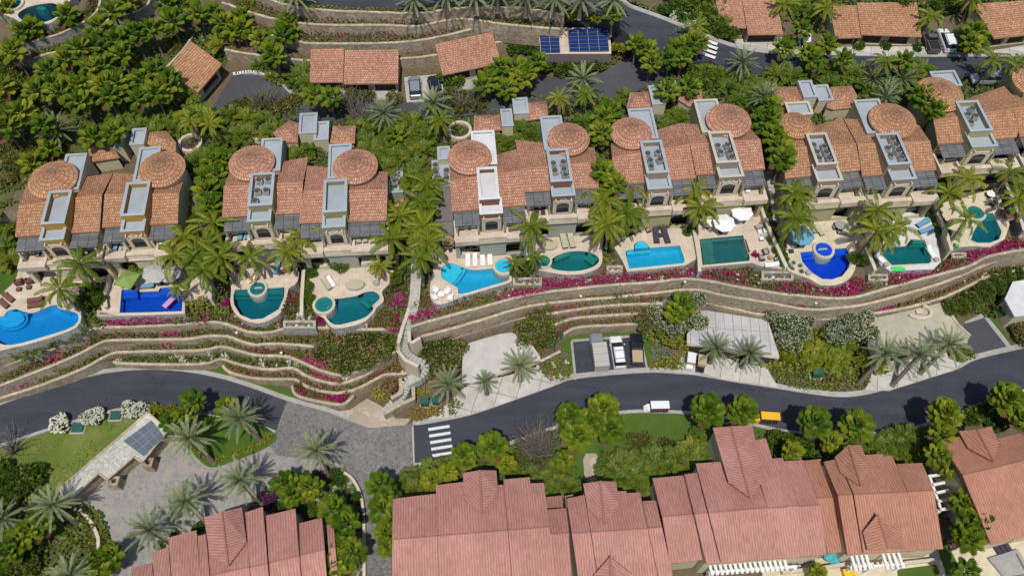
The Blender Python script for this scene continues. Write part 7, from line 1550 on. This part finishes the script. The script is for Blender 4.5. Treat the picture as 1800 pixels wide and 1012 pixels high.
def cart(label, pf, pr, roofm, L=2.6):
    t = thing('golf_cart', label, 'golf cart'); h = .6; l = L/2
    b = MB(); loft(b, [(-l, h*.9, h*.85, .25, .75), (-l*.3, h, h*.9, .22, .72), (0, h, h*.9, .22, .42), (l*.5, h, h*.9, .22, .45), (l*.62, h*.95, h*.8, .25, .85), (l, h*.7, h*.55, .3, .6)]); part(b, 'body', M['carwhite' if roofm == 'white' else 'carblack'], t)
    b = MB(); b.box((-l*.25, 0, .72), .5, 1.05, .14); b.box((-l*.5, 0, .8), .14, 1.05, .42); part(b, 'seat', M['tan'], t)
    b = MB(); b.box((-l*.1, 0, 1.82), L*.62, 1.16, .06, 0, 0, .94); part(b, 'canopy', M[roofm], t)
    for x in (-l*.62, l*.42):
        for s in (-1, 1): b = MB(); b.beam(Vector((x, s*.5, .6)), Vector((x*.92, s*.5, 1.83)), .04, .04); part(b, 'post', M['dark'], t)
    for x in (-l*.6, l*.68):
        for s in (-1, 1): wheel(t, x, s*.5, .23, .16)
    place(t, pf, pr, .15, 1.0); return t
cart('white-roofed golf cart parked left of the tan one', k1148.one(462, 560), k1148.one(452, 650), 'white'); cart('tan-roofed golf cart under the left apron palm', k1148.one(535, 578), k1148.one(528, 665), 'tan')
def tram(label, pf, pr, roofm, sidem, z=.02):
    t = thing('utility_cart', label, 'tram cart'); L = 4.2; l = L/2
    b = MB(); b.box((-.35, 0, .3), 3.3, 1.25, .28); part(b, 'chassis', M['dark'], t)
    b = MB(); loft(b, [(l*.52, .68, .66, .25, 1.25), (l*.72, .68, .62, .25, 1.2), (l*.95, .58, .45, .3, .85), (l, .5, .35, .35, .65)]); part(b, 'cab', M[roofm], t)
    b = MB(); b.box((-.5, 0, 1.9), 3.1, 1.4, .09, 0, 0, .97); part(b, 'roof', M[roofm], t)
    for x in (-1.9, -.9, .1, .95):
        for s in (-1, 1): b = MB(); b.beam(Vector((x, s*.6, .5)), Vector((x, s*.6, 1.92)), .05, .05); part(b, 'post', M['steel'], t)
    for x in (-1.5, -.5, .4): b = MB(); b.box((x, 0, .58), .5, 1.2, .18); b.box((x-.24, 0, .7), .1, 1.2, .42); part(b, 'bench', M[sidem], t)
    for s in (-1, 1): b = MB(); b.box((l*.98, s*.3, .55), .06, .16, .12); part(b, 'headlight', M['lampclear'], t)
    for x in (-1.5, 1.3):
        for s in (-1, 1): wheel(t, x, s*.55, .28, .18)
    place(t, pf, pr, z, 1.2); t.scale = (.8, .78, .85); return t
tram('white-roofed tram cart with maroon benches driving on the lower road', k7569.one(1532, 95), k7569.one(1702, 92), 'carwhite', 'maroon')
tram('yellow-roofed tram cart beside the fan palms on the lower road', k1169.one(915, 165), k1169.one(1068, 175), 'yellow', 'dark')

# ------------------------------------------------------------------ terrace furniture
PR = {}
def proto_of(key, builder):
    if key not in PR: PR[key] = None
    return PR[key]
def setup(key, builder, loc, rz, sc=1):
    if key in PR: o = dup(PR[key], loc, rz, sc)
    else:
        o = builder(); o.location = loc; o.rotation_euler = (0, 0, rz); o.scale = (sc, sc, sc); PR[key] = o
    return o
def b_lounger(cush):
    def f():
        t = thing('sun_lounger', '', 'lounger'); b = MB(); b.box((0, 0, .2), 1.9, .66, .08); part(b, 'frame', M['white' if 'white' in cush else 'dark'], t)
        b = MB(); b.box((-.25, 0, .28), 1.3, .6, .1); b.beam(Vector((.38, 0, .32)), Vector((.95, 0, .62)), .6, .1); part(b, 'cushion', M[cush], t)
        for x in (-.8, .7):
            for y in (-.27, .27): b = MB(); b.box((x, y, 0), .07, .07, .21); part(b, 'leg', M['dark'], t)
        return t
    return f
def b_chair(cush):
    def f():
        t = thing('armchair', '', 'chair'); b = MB(); b.box((0, 0, .12), .75, .75, .22); part(b, 'frame', M['white' if 'white' in cush else 'dark'], t)
        b = MB(); b.box((.04, 0, .34), .62, .55, .12); part(b, 'seat_cushion', M[cush], t)
        b = MB(); b.box((-.32, 0, .3), .14, .72, .5); part(b, 'backrest', M[cush], t)
        for s in (-1, 1): b = MB(); b.box((0, s*.36, .3), .7, .09, .25); part(b, 'armrest', M['white' if 'white' in cush else 'dark'], t)
        return t
    return f
def b_stool(cush):
    def f():
        t = thing('ottoman', '', 'ottoman'); b = MB(); b.box((0, 0, 0), .6, .5, .25, 0, 0, .95); part(b, 'base', M['dark'], t); b = MB(); b.box((0, 0, .25), .6, .5, .13, 0, 0, .95); part(b, 'cushion', M[cush], t); return t
    return f
def b_round(mat, r=.6, h=.72):
    def f():
        t = thing('round_table', '', 'table'); b = MB(); b.lathe((0, 0, h-.06), [(r*.96, 0), (r, .02), (r, .06), (0.02, .065)], 20); part(b, 'tabletop', M[mat], t)
        b = MB(); b.lathe((0, 0, 0), [(r*.5, 0), (r*.45, .05), (.06, .12), (.06, h-.06)], 12); part(b, 'pedestal', M['dark'], t); return t
    return f
def b_umb(mat, n=8, r=1.55):
    def f():
        t = thing('parasol', '', 'parasol'); b = MB(); ap = Vector((0, 0, 2.75)); rim = [Vector((r*math.cos(6.2832*i/n+.39), r*math.sin(6.2832*i/n+.39), 2.2)) for i in range(n)]
        for i in range(n): a, c = rim[i], rim[(i+1) % n]; m = (a+c)/2*1.0; m.z -= .03; m = Vector((m.x*.97, m.y*.97, m.z)); b.add([a, m, ap], [[0, 1, 2]]); b.add([m, c, ap], [[0, 1, 2]]); b.add([a-UPV*.16, m-UPV*.15, m, a], [[0, 1, 2, 3]]); b.add([m-UPV*.15, c-UPV*.16, c, m], [[0, 1, 2, 3]])
        part(b, 'canopy', M[mat], t); b = MB(); b.tube([Vector((0, 0, 0)), Vector((0, 0, 2.85))], [.035, .03], 8); part(b, 'pole', M['wood'], t); b = MB(); b.lathe((0, 0, 0), [(.35, 0), (.33, .08), (.06, .1)], 14); part(b, 'base', M['dark'], t); return t
    return f
def b_day(mat):
    def f():
        t = thing('daybed', '', 'daybed'); b = MB(); b.lathe((0, 0, 0), [(1.2, 0), (1.25, .3), (1.2, .34), (.02, .36)], 24, 0, .62); part(b, 'base', M['cushgrey'], t); b = MB(); b.lathe((0, 0, .36), [(1.18, 0), (1.2, .1), (1.1, .16), (.02, .18)], 24, 0, .62); part(b, 'cushion', M[mat], t); return t
    return f
def b_pot():
    t = thing('urn', '', 'urn'); b = MB(); b.lathe((0, 0, 0), [(.25, 0), (.4, .25), (.42, .45), (.34, .55), (.28, .5)], 16); part(b, 'bowl', M['acgrey'], t); b = MB(); b.lathe((0, 0, .46), [(.3, 0), (.02, .02)], 14); part(b, 'fire_bed', M['dark'], t); return t
TYPES = {'lounger': b_lounger, 'chair': b_chair, 'stool': b_stool, 'umb': b_umb, 'day': b_day, 'round': b_round}
def put(kindk, mat, k, x, y, label, deg=0, z=8.62, sc=1.0, cat=None, group=None):
    key = (kindk, mat); h = {'umb': 2.4, 'umb4': 2.4, 'lounger': .35, 'chair': .4}.get(kindk, .3)*sc
    p = P(*k.one(x, y), z+h); p.z = z
    o = setup(key, b_pot if kindk == 'pot' else TYPES[kindk](mat), p, R(deg)+YAW, sc)
    c = {'umb4': 'parasol', 'lounger': 'sun lounger', 'chair': 'chair', 'stool': 'ottoman', 'umb': 'parasol', 'day': 'daybed', 'round': 'table', 'pot': 'urn'}[kindk]
    o['label'] = label; o['category'] = c; o['group'] = group or {'umb4': 'parasols', 'lounger': 'sun loungers', 'chair': 'terrace chairs', 'stool': 'ottomans', 'umb': 'parasols', 'day': 'daybeds', 'round': 'terrace tables', 'pot': 'fire bowls and urns'}[kindk]
k = k0400
for x, y, lb, d in ((130, 378, 'left brown armchair of the pair on the leftmost pool deck', 100), (208, 368, 'right brown armchair of the pair on the leftmost pool deck', 100)): put('chair', 'cushbrown', k, x, y, lb, d, sc=1.2)
put('stool', 'cushbrown', k, 130, 430, 'left brown ottoman on the leftmost pool deck'); put('stool', 'cushbrown', k, 200, 416, 'right brown ottoman on the leftmost pool deck')
put('lounger', 'cushbrown', k, 55, 488, 'brown lounger tilted near the steps of the azure pool', 140); put('lounger', 'cushbrown', k, 18, 530, 'brown lounger at the very left edge by the azure pool', 140)
put('lounger', 'cushbrown', k, 245, 505, 'brown lounger left of the wide palm by the azure pool', 5, sc=1.1); put('lounger', 'cushbrown', k, 248, 540, 'brown lounger nearest the azure pool edge', 5, sc=1.1)
TYPES['umb4'] = lambda m: b_umb(m, 4, 1.75); put('umb4', 'umbgreen', k, 888, 355, 'square moss green parasol above the royal blue pool', sc=1.0); put('umb', 'umbgrey', k, 1090, 305, 'left pale grey parasol above the royal blue pool', sc=1.15); put('umb', 'umbgrey', k, 1190, 310, 'right pale grey parasol above the royal blue pool', sc=1.0)
put('lounger', 'cushblue', k, 1035, 408, 'blue lounger at the edge of the royal blue pool', 0); put('chair', 'cushblue', k, 1190, 348, 'blue chair under the right grey parasol', 90, sc=.8)
k = k3540
put('round', 'lemon', k, 353, 380, 'left lemon pouf beside the round teal pool', sc=.6); put('round', 'lemon', k, 396, 356, 'right lemon pouf beside the round teal pool', sc=.6)
put('lounger', 'cushblue', k, 545, 280, 'blue striped lounger between palms above the round teal pool', 75); put('lounger', 'cushbrown', k, 600, 300, 'dark red lounger under palms right of the round teal pool', 20); put('chair', 'cushtan', k, 262, 290, 'pale chair at the upper left of the round pool deck', 0)
put('lounger', 'cushtan', k, 895, 390, 'tan lounger on the kidney pool deck', 120, sc=1.1); put('lounger', 'cushwhite', k, 928, 378, 'white lounger beside the tan one on the kidney pool deck', 120, sc=.9); put('day', 'cushtan', k, 1098, 403, 'oval tan daybed on the kidney pool deck'); put('pot', '', k, 1245, 388, 'grey round fire bowl on the kidney pool deck')
k = k7038
put('round', 'wood', k, 352, 190, 'round wooden dining table above the bright cyan pool', sc=1.35)
for i in range(8):
    a = i*math.pi/4+.3; put('chair', 'cushplum', k, 352+52*math.cos(a), 196-44*math.sin(a), 'plum dining chair at the %s of the round wooden table' % ['right', 'upper right', 'top', 'upper left', 'left', 'lower left', 'bottom', 'lower right'][i], math.degrees(a)+180, sc=.62)
for i, x in enumerate((490, 540, 593, 645)): put('lounger', 'cushwhite', k, x, 310-i*4, 'white sun lounger, %s of four above the bright cyan pool' % ['leftmost', 'second from left', 'third from left', 'rightmost'][i], 88)
for i, x in enumerate((515, 567, 620)): put('pot', '', k, x, 285-i*3, 'small pale urn between white loungers, %s of three' % ['left', 'middle', 'right'][i], sc=.5)
put('round', 'cushwhite', k, 303, 555, 'low round white table in the sunken seating', sc=.8, z=8.62)
for x, y, d, w in ((262, 515, -40, 'upper left'), (345, 525, 220, 'upper right'), (255, 568, 20, 'lower left'), (366, 572, 170, 'lower right')): put('chair', 'cushwhite', k, x, y, 'white armchair, %s of the four round the sunken table' % w, d, sc=1.05)
put('day', 'cushtan', k, 1062, 205, 'round tan daybed above the lens-shaped pool', sc=.95); put('lounger', 'cushtan', k, 1165, 172, 'left tan lounger above the lens-shaped pool', 95, sc=1.25); put('lounger', 'cushtan', k, 1218, 168, 'right tan lounger above the lens-shaped pool', 95, sc=1.25); put('pot', '', k, 1193, 160, 'small dark urn between the two tan loungers', sc=.45)
k = k1236
put('lounger', 'cushplum', k, 535, 215, 'left plum lounger above the cyan stepped pool', 85, sc=1.25); put('lounger', 'cushplum', k, 603, 215, 'right plum lounger above the cyan stepped pool', 95, sc=1.25); put('stool', 'cushplum', k, 570, 210, 'plum ottoman between the two plum loungers'); put('chair', 'wood', k, 480, 175, 'wooden chair left of the plum loungers', 200, sc=.9)
put('umb', 'umbwhite', k, 1015, 120, 'lower white octagonal parasol on the grey-green pool terrace', sc=1.0); put('umb', 'umbwhite', k, 1140, 42, 'upper white octagonal parasol on the grey-green pool terrace', sc=1.0)
put('round', 'cushwhite', k, 895, 145, 'cream round table left of the lower white parasol', sc=1.2); put('lounger', 'cushwhite', k, 1110, 105, 'white lounger under the upper white parasol', 120, sc=.8); put('chair', 'cushwhite', k, 1050, 165, 'white chair beside the lower white parasol', 90, sc=.7)
put('lounger', 'cushgrey', k, 1275, 145, 'grey lounger at the right wall of the grey-green pool terrace', 15, sc=1.0); put('chair', 'cushwhite', k, 1262, 190, 'white chair, left of the wall-side pair', 0, sc=.75); put('chair', 'cushwhite', k, 1300, 182, 'white chair, right of the wall-side pair', 0, sc=.75)
put('lounger', 'cushgrey', k, 1310, 218, 'lower grey lounger at the right wall of the terrace', 15, sc=.9); put('stool', 'cushwhite', k, 1275, 236, 'white ottoman near the tiny grey-green spa')
for x, y, d, w in ((1305, 328, -80, 'top'), (1278, 372, 0, 'left'), (1385, 382, 180, 'right')): put('chair', 'cushgrey', k, x, y, 'grey armchair at the %s of the lower seating group' % w, d)
put('lounger', 'cushwhite', k, 1347, 418, 'white sofa at the bottom of the lower seating group', 0); put('round', 'wood', k, 1337, 375, 'small round table in the lower seating group', sc=.6)
k = k1330
put('lounger', 'cushtan', k, 318, 398, 'left slatted lounger on the ultramarine pool deck', 105); put('lounger', 'cushtan', k, 362, 415, 'right slatted lounger on the ultramarine pool deck', 105); put('umb', 'cushblue', k, 245, 445, 'turquoise checked parasol by the ultramarine pool', sc=1.1)
put('round', 'cushgrey', k, 502, 396, 'round grey table on the ultramarine pool deck', sc=1.3)
for x, y, d, w in ((470, 400, 0, 'left'), (530, 380, 180, 'right'), (500, 428, 90, 'front')): put('chair', 'cushgrey', k, x, y, 'grey chair at the %s of the round grey table' % w, d, sc=.7)
put('pot', '', k, 180, 525, 'dark round urn left of the ultramarine pool', sc=1.0); put('stool', 'cushplum', k, 165, 562, 'dark square stool left of the ultramarine pool'); put('pot', '', k, 285, 718, 'stone urn at the front left rim of the ultramarine pool', sc=.9)
put('lounger', 'cushblue', k, 1090, 365, 'upper pale blue lounger on the white terrace', 25, sc=1.1); put('lounger', 'cushblue', k, 1110, 415, 'lower pale blue lounger on the white terrace', 15, sc=1.1)
put('lounger', 'cushwhite', k, 1150, 572, 'white curved lounger standing at the right end of the teal rectangular pool', 100); put('lounger', 'cushwhite', k, 797, 622, 'white curved lounger at the left end of the teal rectangular pool', 120)
put('pot', '', k, 830, 660, 'stone urn at the front left corner of the teal rectangular pool', sc=.9); put('pot', '', k, 1185, 625, 'stone urn at the front right corner of the teal rectangular pool', sc=.9)
put('round', 'cushwhite', k, 1560, 175, 'round white table near the small teal pool', sc=1.0); put('chair', 'cushgrey', k, 1585, 230, 'grey chair below the round white table', 120); put('day', 'cushbrown', k, 1675, 310, 'brown covered daybed right of the small teal pool', sc=1.2); put('chair', 'limegreen', k, 1702, 262, 'lime green chair right of the small teal pool', 60, sc=.7); put('chair', 'limegreen', k, 1325, 523, 'lime green chair below the tall palms left of the small teal pool', 60, sc=.7); put('day', 'cushplum', k, 1650, 150, 'dark covered daybed in the shade near the small teal pool', sc=.8)
# balconies
zb = 12.62
for kk, x, y, m, lb, d in ((kA, 265, 905, 'cushgrey', 'left grey balcony chair under the leftmost villa pergola', -90), (kA, 307, 903, 'cushgrey', 'right grey balcony chair under the leftmost villa pergola', -90), (kA, 607, 893, 'cushgrey', 'left grey chair on the right balcony of the leftmost villa', -90), (kA, 652, 890, 'cushgrey', 'right grey chair on the right balcony of the leftmost villa', -90)): put('chair', m, kk, x, y, lb, d, zb, .8)
for kk, x, y, m, lb in ((kA, 815, 835, 'cushblue', 'left blue lounger on the balcony of the second villa'), (kA, 880, 830, 'cushblue', 'right blue lounger on the balcony of the second villa'), (kB, 172, 765, 'cushblue', 'left blue lounger on the balcony of the third villa'), (kB, 222, 760, 'cushblue', 'right blue lounger on the balcony of the third villa'),
                        (kC, 893, 757, 'cushplum', 'left dark lounger on the balcony of the brown-towered villa'), (kC, 940, 753, 'cushplum', 'right dark lounger on the balcony of the brown-towered villa'), (kD, 1175, 672, 'cushwhite', 'white lounger on the balcony of the eighth villa')): put('lounger', m, kk, x, y, lb, 85, zb)
put('round', 'cushwhite', kA, 1160, 828, 'round white table on the balcony of the second villa', 0, zb, 1.1); put('round', 'cushgrey', kE, 1042, 832, 'round grey spa cover on the balcony of the tenth villa', 0, zb, 1.5)
for i, (x, y) in enumerate(((1003, 812), (1050, 808))): put('stool', 'cushtan', kB, x, y, '%s tan ottoman on the balcony of the fourth villa' % ('left', 'right')[i], 0, zb, 1.1)
for i, (x, y) in enumerate(((397, 885), (450, 883))): put('chair', 'cushwhite', kC, x, y, '%s white chair on the balcony of the white-towered villa' % ('left', 'right')[i], -90, zb, .7)
# lower right patio
k = k1376
put('round', 'cushwhite', k, 428, 882, 'round table on the lower right patio', 0, .55, 1.2); put('umb', 'teal', k, 458, 850, 'turquoise parasol under the red roof eave', 0, .55, .8)
for i, x in enumerate((180, 222)): put('chair', 'cushgrey', k, x, 898, '%s grey armchair on the patio left of the turquoise parasol' % ('left', 'right')[i], -90, .55, 1.3)
for i, x in enumerate((1605, 1642, 1680)): put('lounger', 'cushplum', k, x, 806-i*6, 'dark lounger, %s of three below the corner red roof' % ('left', 'middle', 'right')[i], 105, .55, .9)
t = thing('plunge_pool', 'sunken dark square basin on the lower right patio', 'basin', P(*k.one(1700, 930), .5)); q = [P(*k.one(*a), .9) for a in ((1590, 900), (1750, 850), (1830, 1000), (1690, 1020))]; q = ccw(q)
b = MB(); b.prism(inset(q, -.4), .4, .9, holes=[q]); b.build('rim', M['cushgrey'], t); b = MB(); b.prism(q, .4, .56); b.build('floor', M['acgrey'], t)
wall('garden_wall', 'grey-beige low wall round the lower right patio', path(k((960, 920), (1100, 905), (1180, 895), (1210, 915), (1240, 1010)), 1.2, 1), 0, .3, 'cream', 'coping', cat='wall')
wall('garden_wall', 'low wall under the red roof patio', path(k((100, 985), (330, 960), (560, 925)), 1.2, 1), 0, .3, 'cream', 'coping', cat='wall')
t = thing('storage_chest', 'yellow box at the bottom edge under the red roof', 'box', P(*k.one(555, 1000), .5)); b = MB(); b.box(P(*k.one(555, 1000), .5), 1.3, .9, .8, YAW); b.build('chest', M['yellow'], t); b = MB(); b.box(P(*k.one(555, 1000), .5)+UPV*.81, 1.36, .96, .1, YAW); b.build('lid', M['yellow'], t)
# enamel cabinets, bench, raft, float, lights
def cabinet(label, px, z=.1, s=1.0, h=1.1):
    c = P(*px, z); t = thing('utility_cabinet', label, 'cabinet', c, 'green utility cabinets'); b = MB(); b.box(c+UPV*.1, 1.3*s, 1.1*s, h, .05); b.build('housing', M['utilgreen'], t)
    b = MB(); b.box(c+UPV*(h+.1), 1.42*s, 1.22*s, .1, .05, 0, .9); b.build('lid', M['utilgreen'], t); b = MB(); b.box(c, 1.7*s, 1.5*s, .1, .05); b.build('plinth', M['concrete'], t)
cabinet('green cabinet in the wide shrub bed by the lower road', k1148.one(1330, 715)); cabinet('green cabinet left of the date palm by the crossing', k4560.one(1390, 600), s=.8); cabinet('green cabinet under the date palm by the crossing', k4560.one(1470, 590), s=.8)
cabinet('flat green hatch between the two left white-flowering shrubs', (138, 752), .03, 1.1, .12); cabinet('flat green hatch right of the middle white-flowering shrub', (204, 731), .03, 1.0, .12)
c = P(*k1348.one(1062, 275), 2.4); t = thing('curved_bench', 'half-round stone bench on the tan gravel garage roof', 'bench', Vector((c.x, c.y, 2.2)))
ar = [c+Vector((math.cos(a)*1.9, math.sin(a)*1.3, 0)) for a in [R(-150)+R(215)*i/16 for i in range(17)]]; ai = [c+Vector((math.cos(a)*1.4, math.sin(a)*.85, 0)) for a in [R(-150)+R(215)*i/16 for i in range(17)]]
b = MB(); b.prism(ar+ai[::-1], 2.2, 2.75); b.build('seat_ring', M['coping'], t); b = MB(); b.box(Vector((c.x, c.y, 2.2)), .9, .6, .4, .1); b.build('fire_box', M['coping'], t)
c = P(*k0400.one(1188, 525), 8.56); t = thing('pool_raft', 'pink and teal striped raft floating in the royal blue pool', 'raft', c); 
for i in range(6): b = MB(); d = Vector((math.cos(1.0), math.sin(1.0), 0)); b.box(c+d*(i-2.5)*.3+UPV*.0, .27, .7, .09, 1.0); b.build('raft_tube', M['cushblue' if i < 2 else 'rosevinyl'] if 'rosevinyl' in M else flat('rose_vinyl', (.6, .3, .5, 1)), t)
c = P(*k1330.one(915, 692), 8.66); t = thing('pool_float', 'lime green float lying at the front of the teal rectangular pool', 'float', c); b = MB(); b.lathe(c, [(.95, 0), (1.0, .08), (.9, .14), (.02, .12)], 18, 0, .4); b.build('float_body', M['limegreen'], t)
c = P(*k7038.one(437, 285), 8.6); t = thing('statue', 'slim verdigris garden statue left of the white loungers', 'statue', c); b = MB(); b.lathe(c, [(.14, .3), (.2, .6), (.12, .9), (.2, 1.2), (.08, 1.4), (.13, 1.5), (.05, 1.65)], 10); b.build('figure', M['teal'], t); b = MB(); b.box(c, .5, .5, .3, YAW); b.build('pedestal', M['coping'], t)
n = 0
for px, py, z, lab in ((419, 590, 7.3, 'by the second left terrace'), (497, 625, 4.5, 'on the third left terrace'), (1431, 538, 5.5, 'below the ultramarine pool'), (1020, 526, 5.5, 'above the parking bay terraces'), (1202, 501, 7.4, 'at the crest of the tall right wall'), (1396, 527, 5.6, 'left below the ultramarine pool')):
    c = P(px, py, z); t = thing('path_light', 'small white post light '+lab, 'light', c, 'terrace post lights'); b = MB(); b.tube([c, c+UPV*.8], [.06, .06], 6); b.build('post', M['steel'], t); b = MB(); b.lathe(c+UPV*.8, [(.16, 0), (.18, .12), (.05, .2)], 10); b.build('lamp_head', M['white'], t)
for fn in LATER: fn()
# labels that point out each plant by the landmark nearest to it in the photograph
LM = {'the top left pool': (70, 22), 'the curved walls at upper left': (130, 80), 'the corner garage': (345, 120), 'the shady far left hillside': (20, 170), 'the middle left grove': (130, 150), 'the grove left of the corner garage': (240, 150),
 'the driveway turnaround': (440, 150), 'the wide triple garage': (620, 120), 'the tilted double garage': (825, 95), 'the solar building': (1010, 85), 'the silver car': (730, 150), 'the white zebra crossing': (1240, 95), 'the top road': (700, 8),
 'the rear of the leftmost villa': (110, 250), 'the rear of the second villa': (260, 235), 'the rear of the third villa': (450, 220), 'the rear of the fourth villa': (620, 225), 'the white-towered villa': (840, 240), 'the dome above the lens-shaped pool': (1000, 225),
 'the dome above the cyan stepped pool': (1110, 215), 'the dome above the grey-green pool': (1285, 195), 'the ninth villa': (1400, 220), 'the tenth villa': (1570, 200), 'the eleventh villa': (1660, 150), 'the upper right garages': (1540, 50), 'the two parked trucks': (1650, 75), 'the top right corner garage': (1760, 40),
 'the azure pool': (70, 570), 'the royal blue pool': (265, 525), 'the gap between second and third villas': (360, 400), 'the round teal pool': (450, 530), 'the dark kidney pool': (615, 540), 'the path right of the fourth villa': (720, 400), 'the stairway': (725, 560), 'the bright cyan pool': (830, 490),
 'the lens-shaped pool': (1010, 460), 'the cyan stepped pool': (1150, 450), 'the grey-green pool': (1275, 440), 'the ultramarine pool': (1450, 460), 'the white pool terrace': (1590, 440), 'the small teal pool': (1730, 400), 'the left terrace walls': (200, 600), 'the big left oleander group': (630, 615),
 'the blank white garage roof': (850, 620), 'the parking bay': (1080, 615), 'the cart parking': (1225, 630), 'the boarded garage roof': (1280, 580), 'the enamel cabinet': (1432, 655), 'the tan garage roof': (1600, 590), 'the small white-roofed building': (1780, 530), 'the glazed gatehouse': (240, 780),
 'the palm island': (400, 770), 'the stone courtyard': (250, 880), 'the bottom left corner': (60, 950), 'the bottom left pink roof': (400, 950), 'the stone junction': (600, 780), 'the paved side lane': (650, 930), 'the striped road crossing': (775, 775), 'the largest pink roof': (830, 870), 'the garden path': (1040, 820),
 'the white tram cart': (1155, 712), 'the tallest pink gable': (1290, 780), 'the yellow cart': (1350, 733), 'the garden left of the tallest gable': (1160, 815), 'the left end of the red roofs': (1480, 800), 'the middle red roof': (1580, 800), 'the side trellis': (1665, 860), 'the lower right patio': (1720, 970), 'the lower road at far right': (1760, 700), 'the far left lawn': (20, 470)}
groups = {}
for t, kd, x, y in PLANTS:
    lm = min(LM, key=lambda k: math.hypot(LM[k][0]-x, (LM[k][1]-y)*1.25)); groups.setdefault((kd, lm), []).append((x, y, t))
def ordw(n, m):
    W = ['first', 'second', 'third', 'fourth', 'fifth', 'sixth', 'seventh', 'eighth', 'ninth', 'tenth', 'eleventh', 'twelfth', 'thirteenth', 'fourteenth', 'fifteenth', 'sixteenth', 'seventeenth', 'eighteenth', 'nineteenth', 'twentieth']
    if n == 0: return 'leftmost'
    if n == m-1: return 'rightmost'
    return W[n]+' from left' if n <= m//2 or m < 4 else W[m-1-n]+' from right'
for (kd, lm), L in groups.items():
    nm, desc, cat, part, nv = KINDS[kd]; L.sort(key=lambda a: (a[0], a[1])); desc = {'coco': 'coconut palm', 'date': 'date palm', 'areca': 'clump palm', 'bigfan': 'large fan palm', 'wbush': 'white-flowering shrub'}.get(kd, desc); cx, cy = LM[lm]; m = len(L)
    for n, (x, y, t) in enumerate(L):
        s = desc+(' beside ' if m > 1 or True else '')+lm
        if m == 2: s += ', the '+('left' if n == 0 else 'right')+' one'
        elif m > 2: s += ', '+ordw(n, m)
        tag(t, s, cat, {'palm': {'fan': 'fan palms', 'bigfan': 'fan palms', 'yfan': 'fan palms', 'coco': 'coconut palms among the villas', 'date': 'date palms', 'areca': 'clump palms', 'arecay': 'clump palms'}.get(kd, 'palms')}.get(cat, 'garden '+desc+'s'))
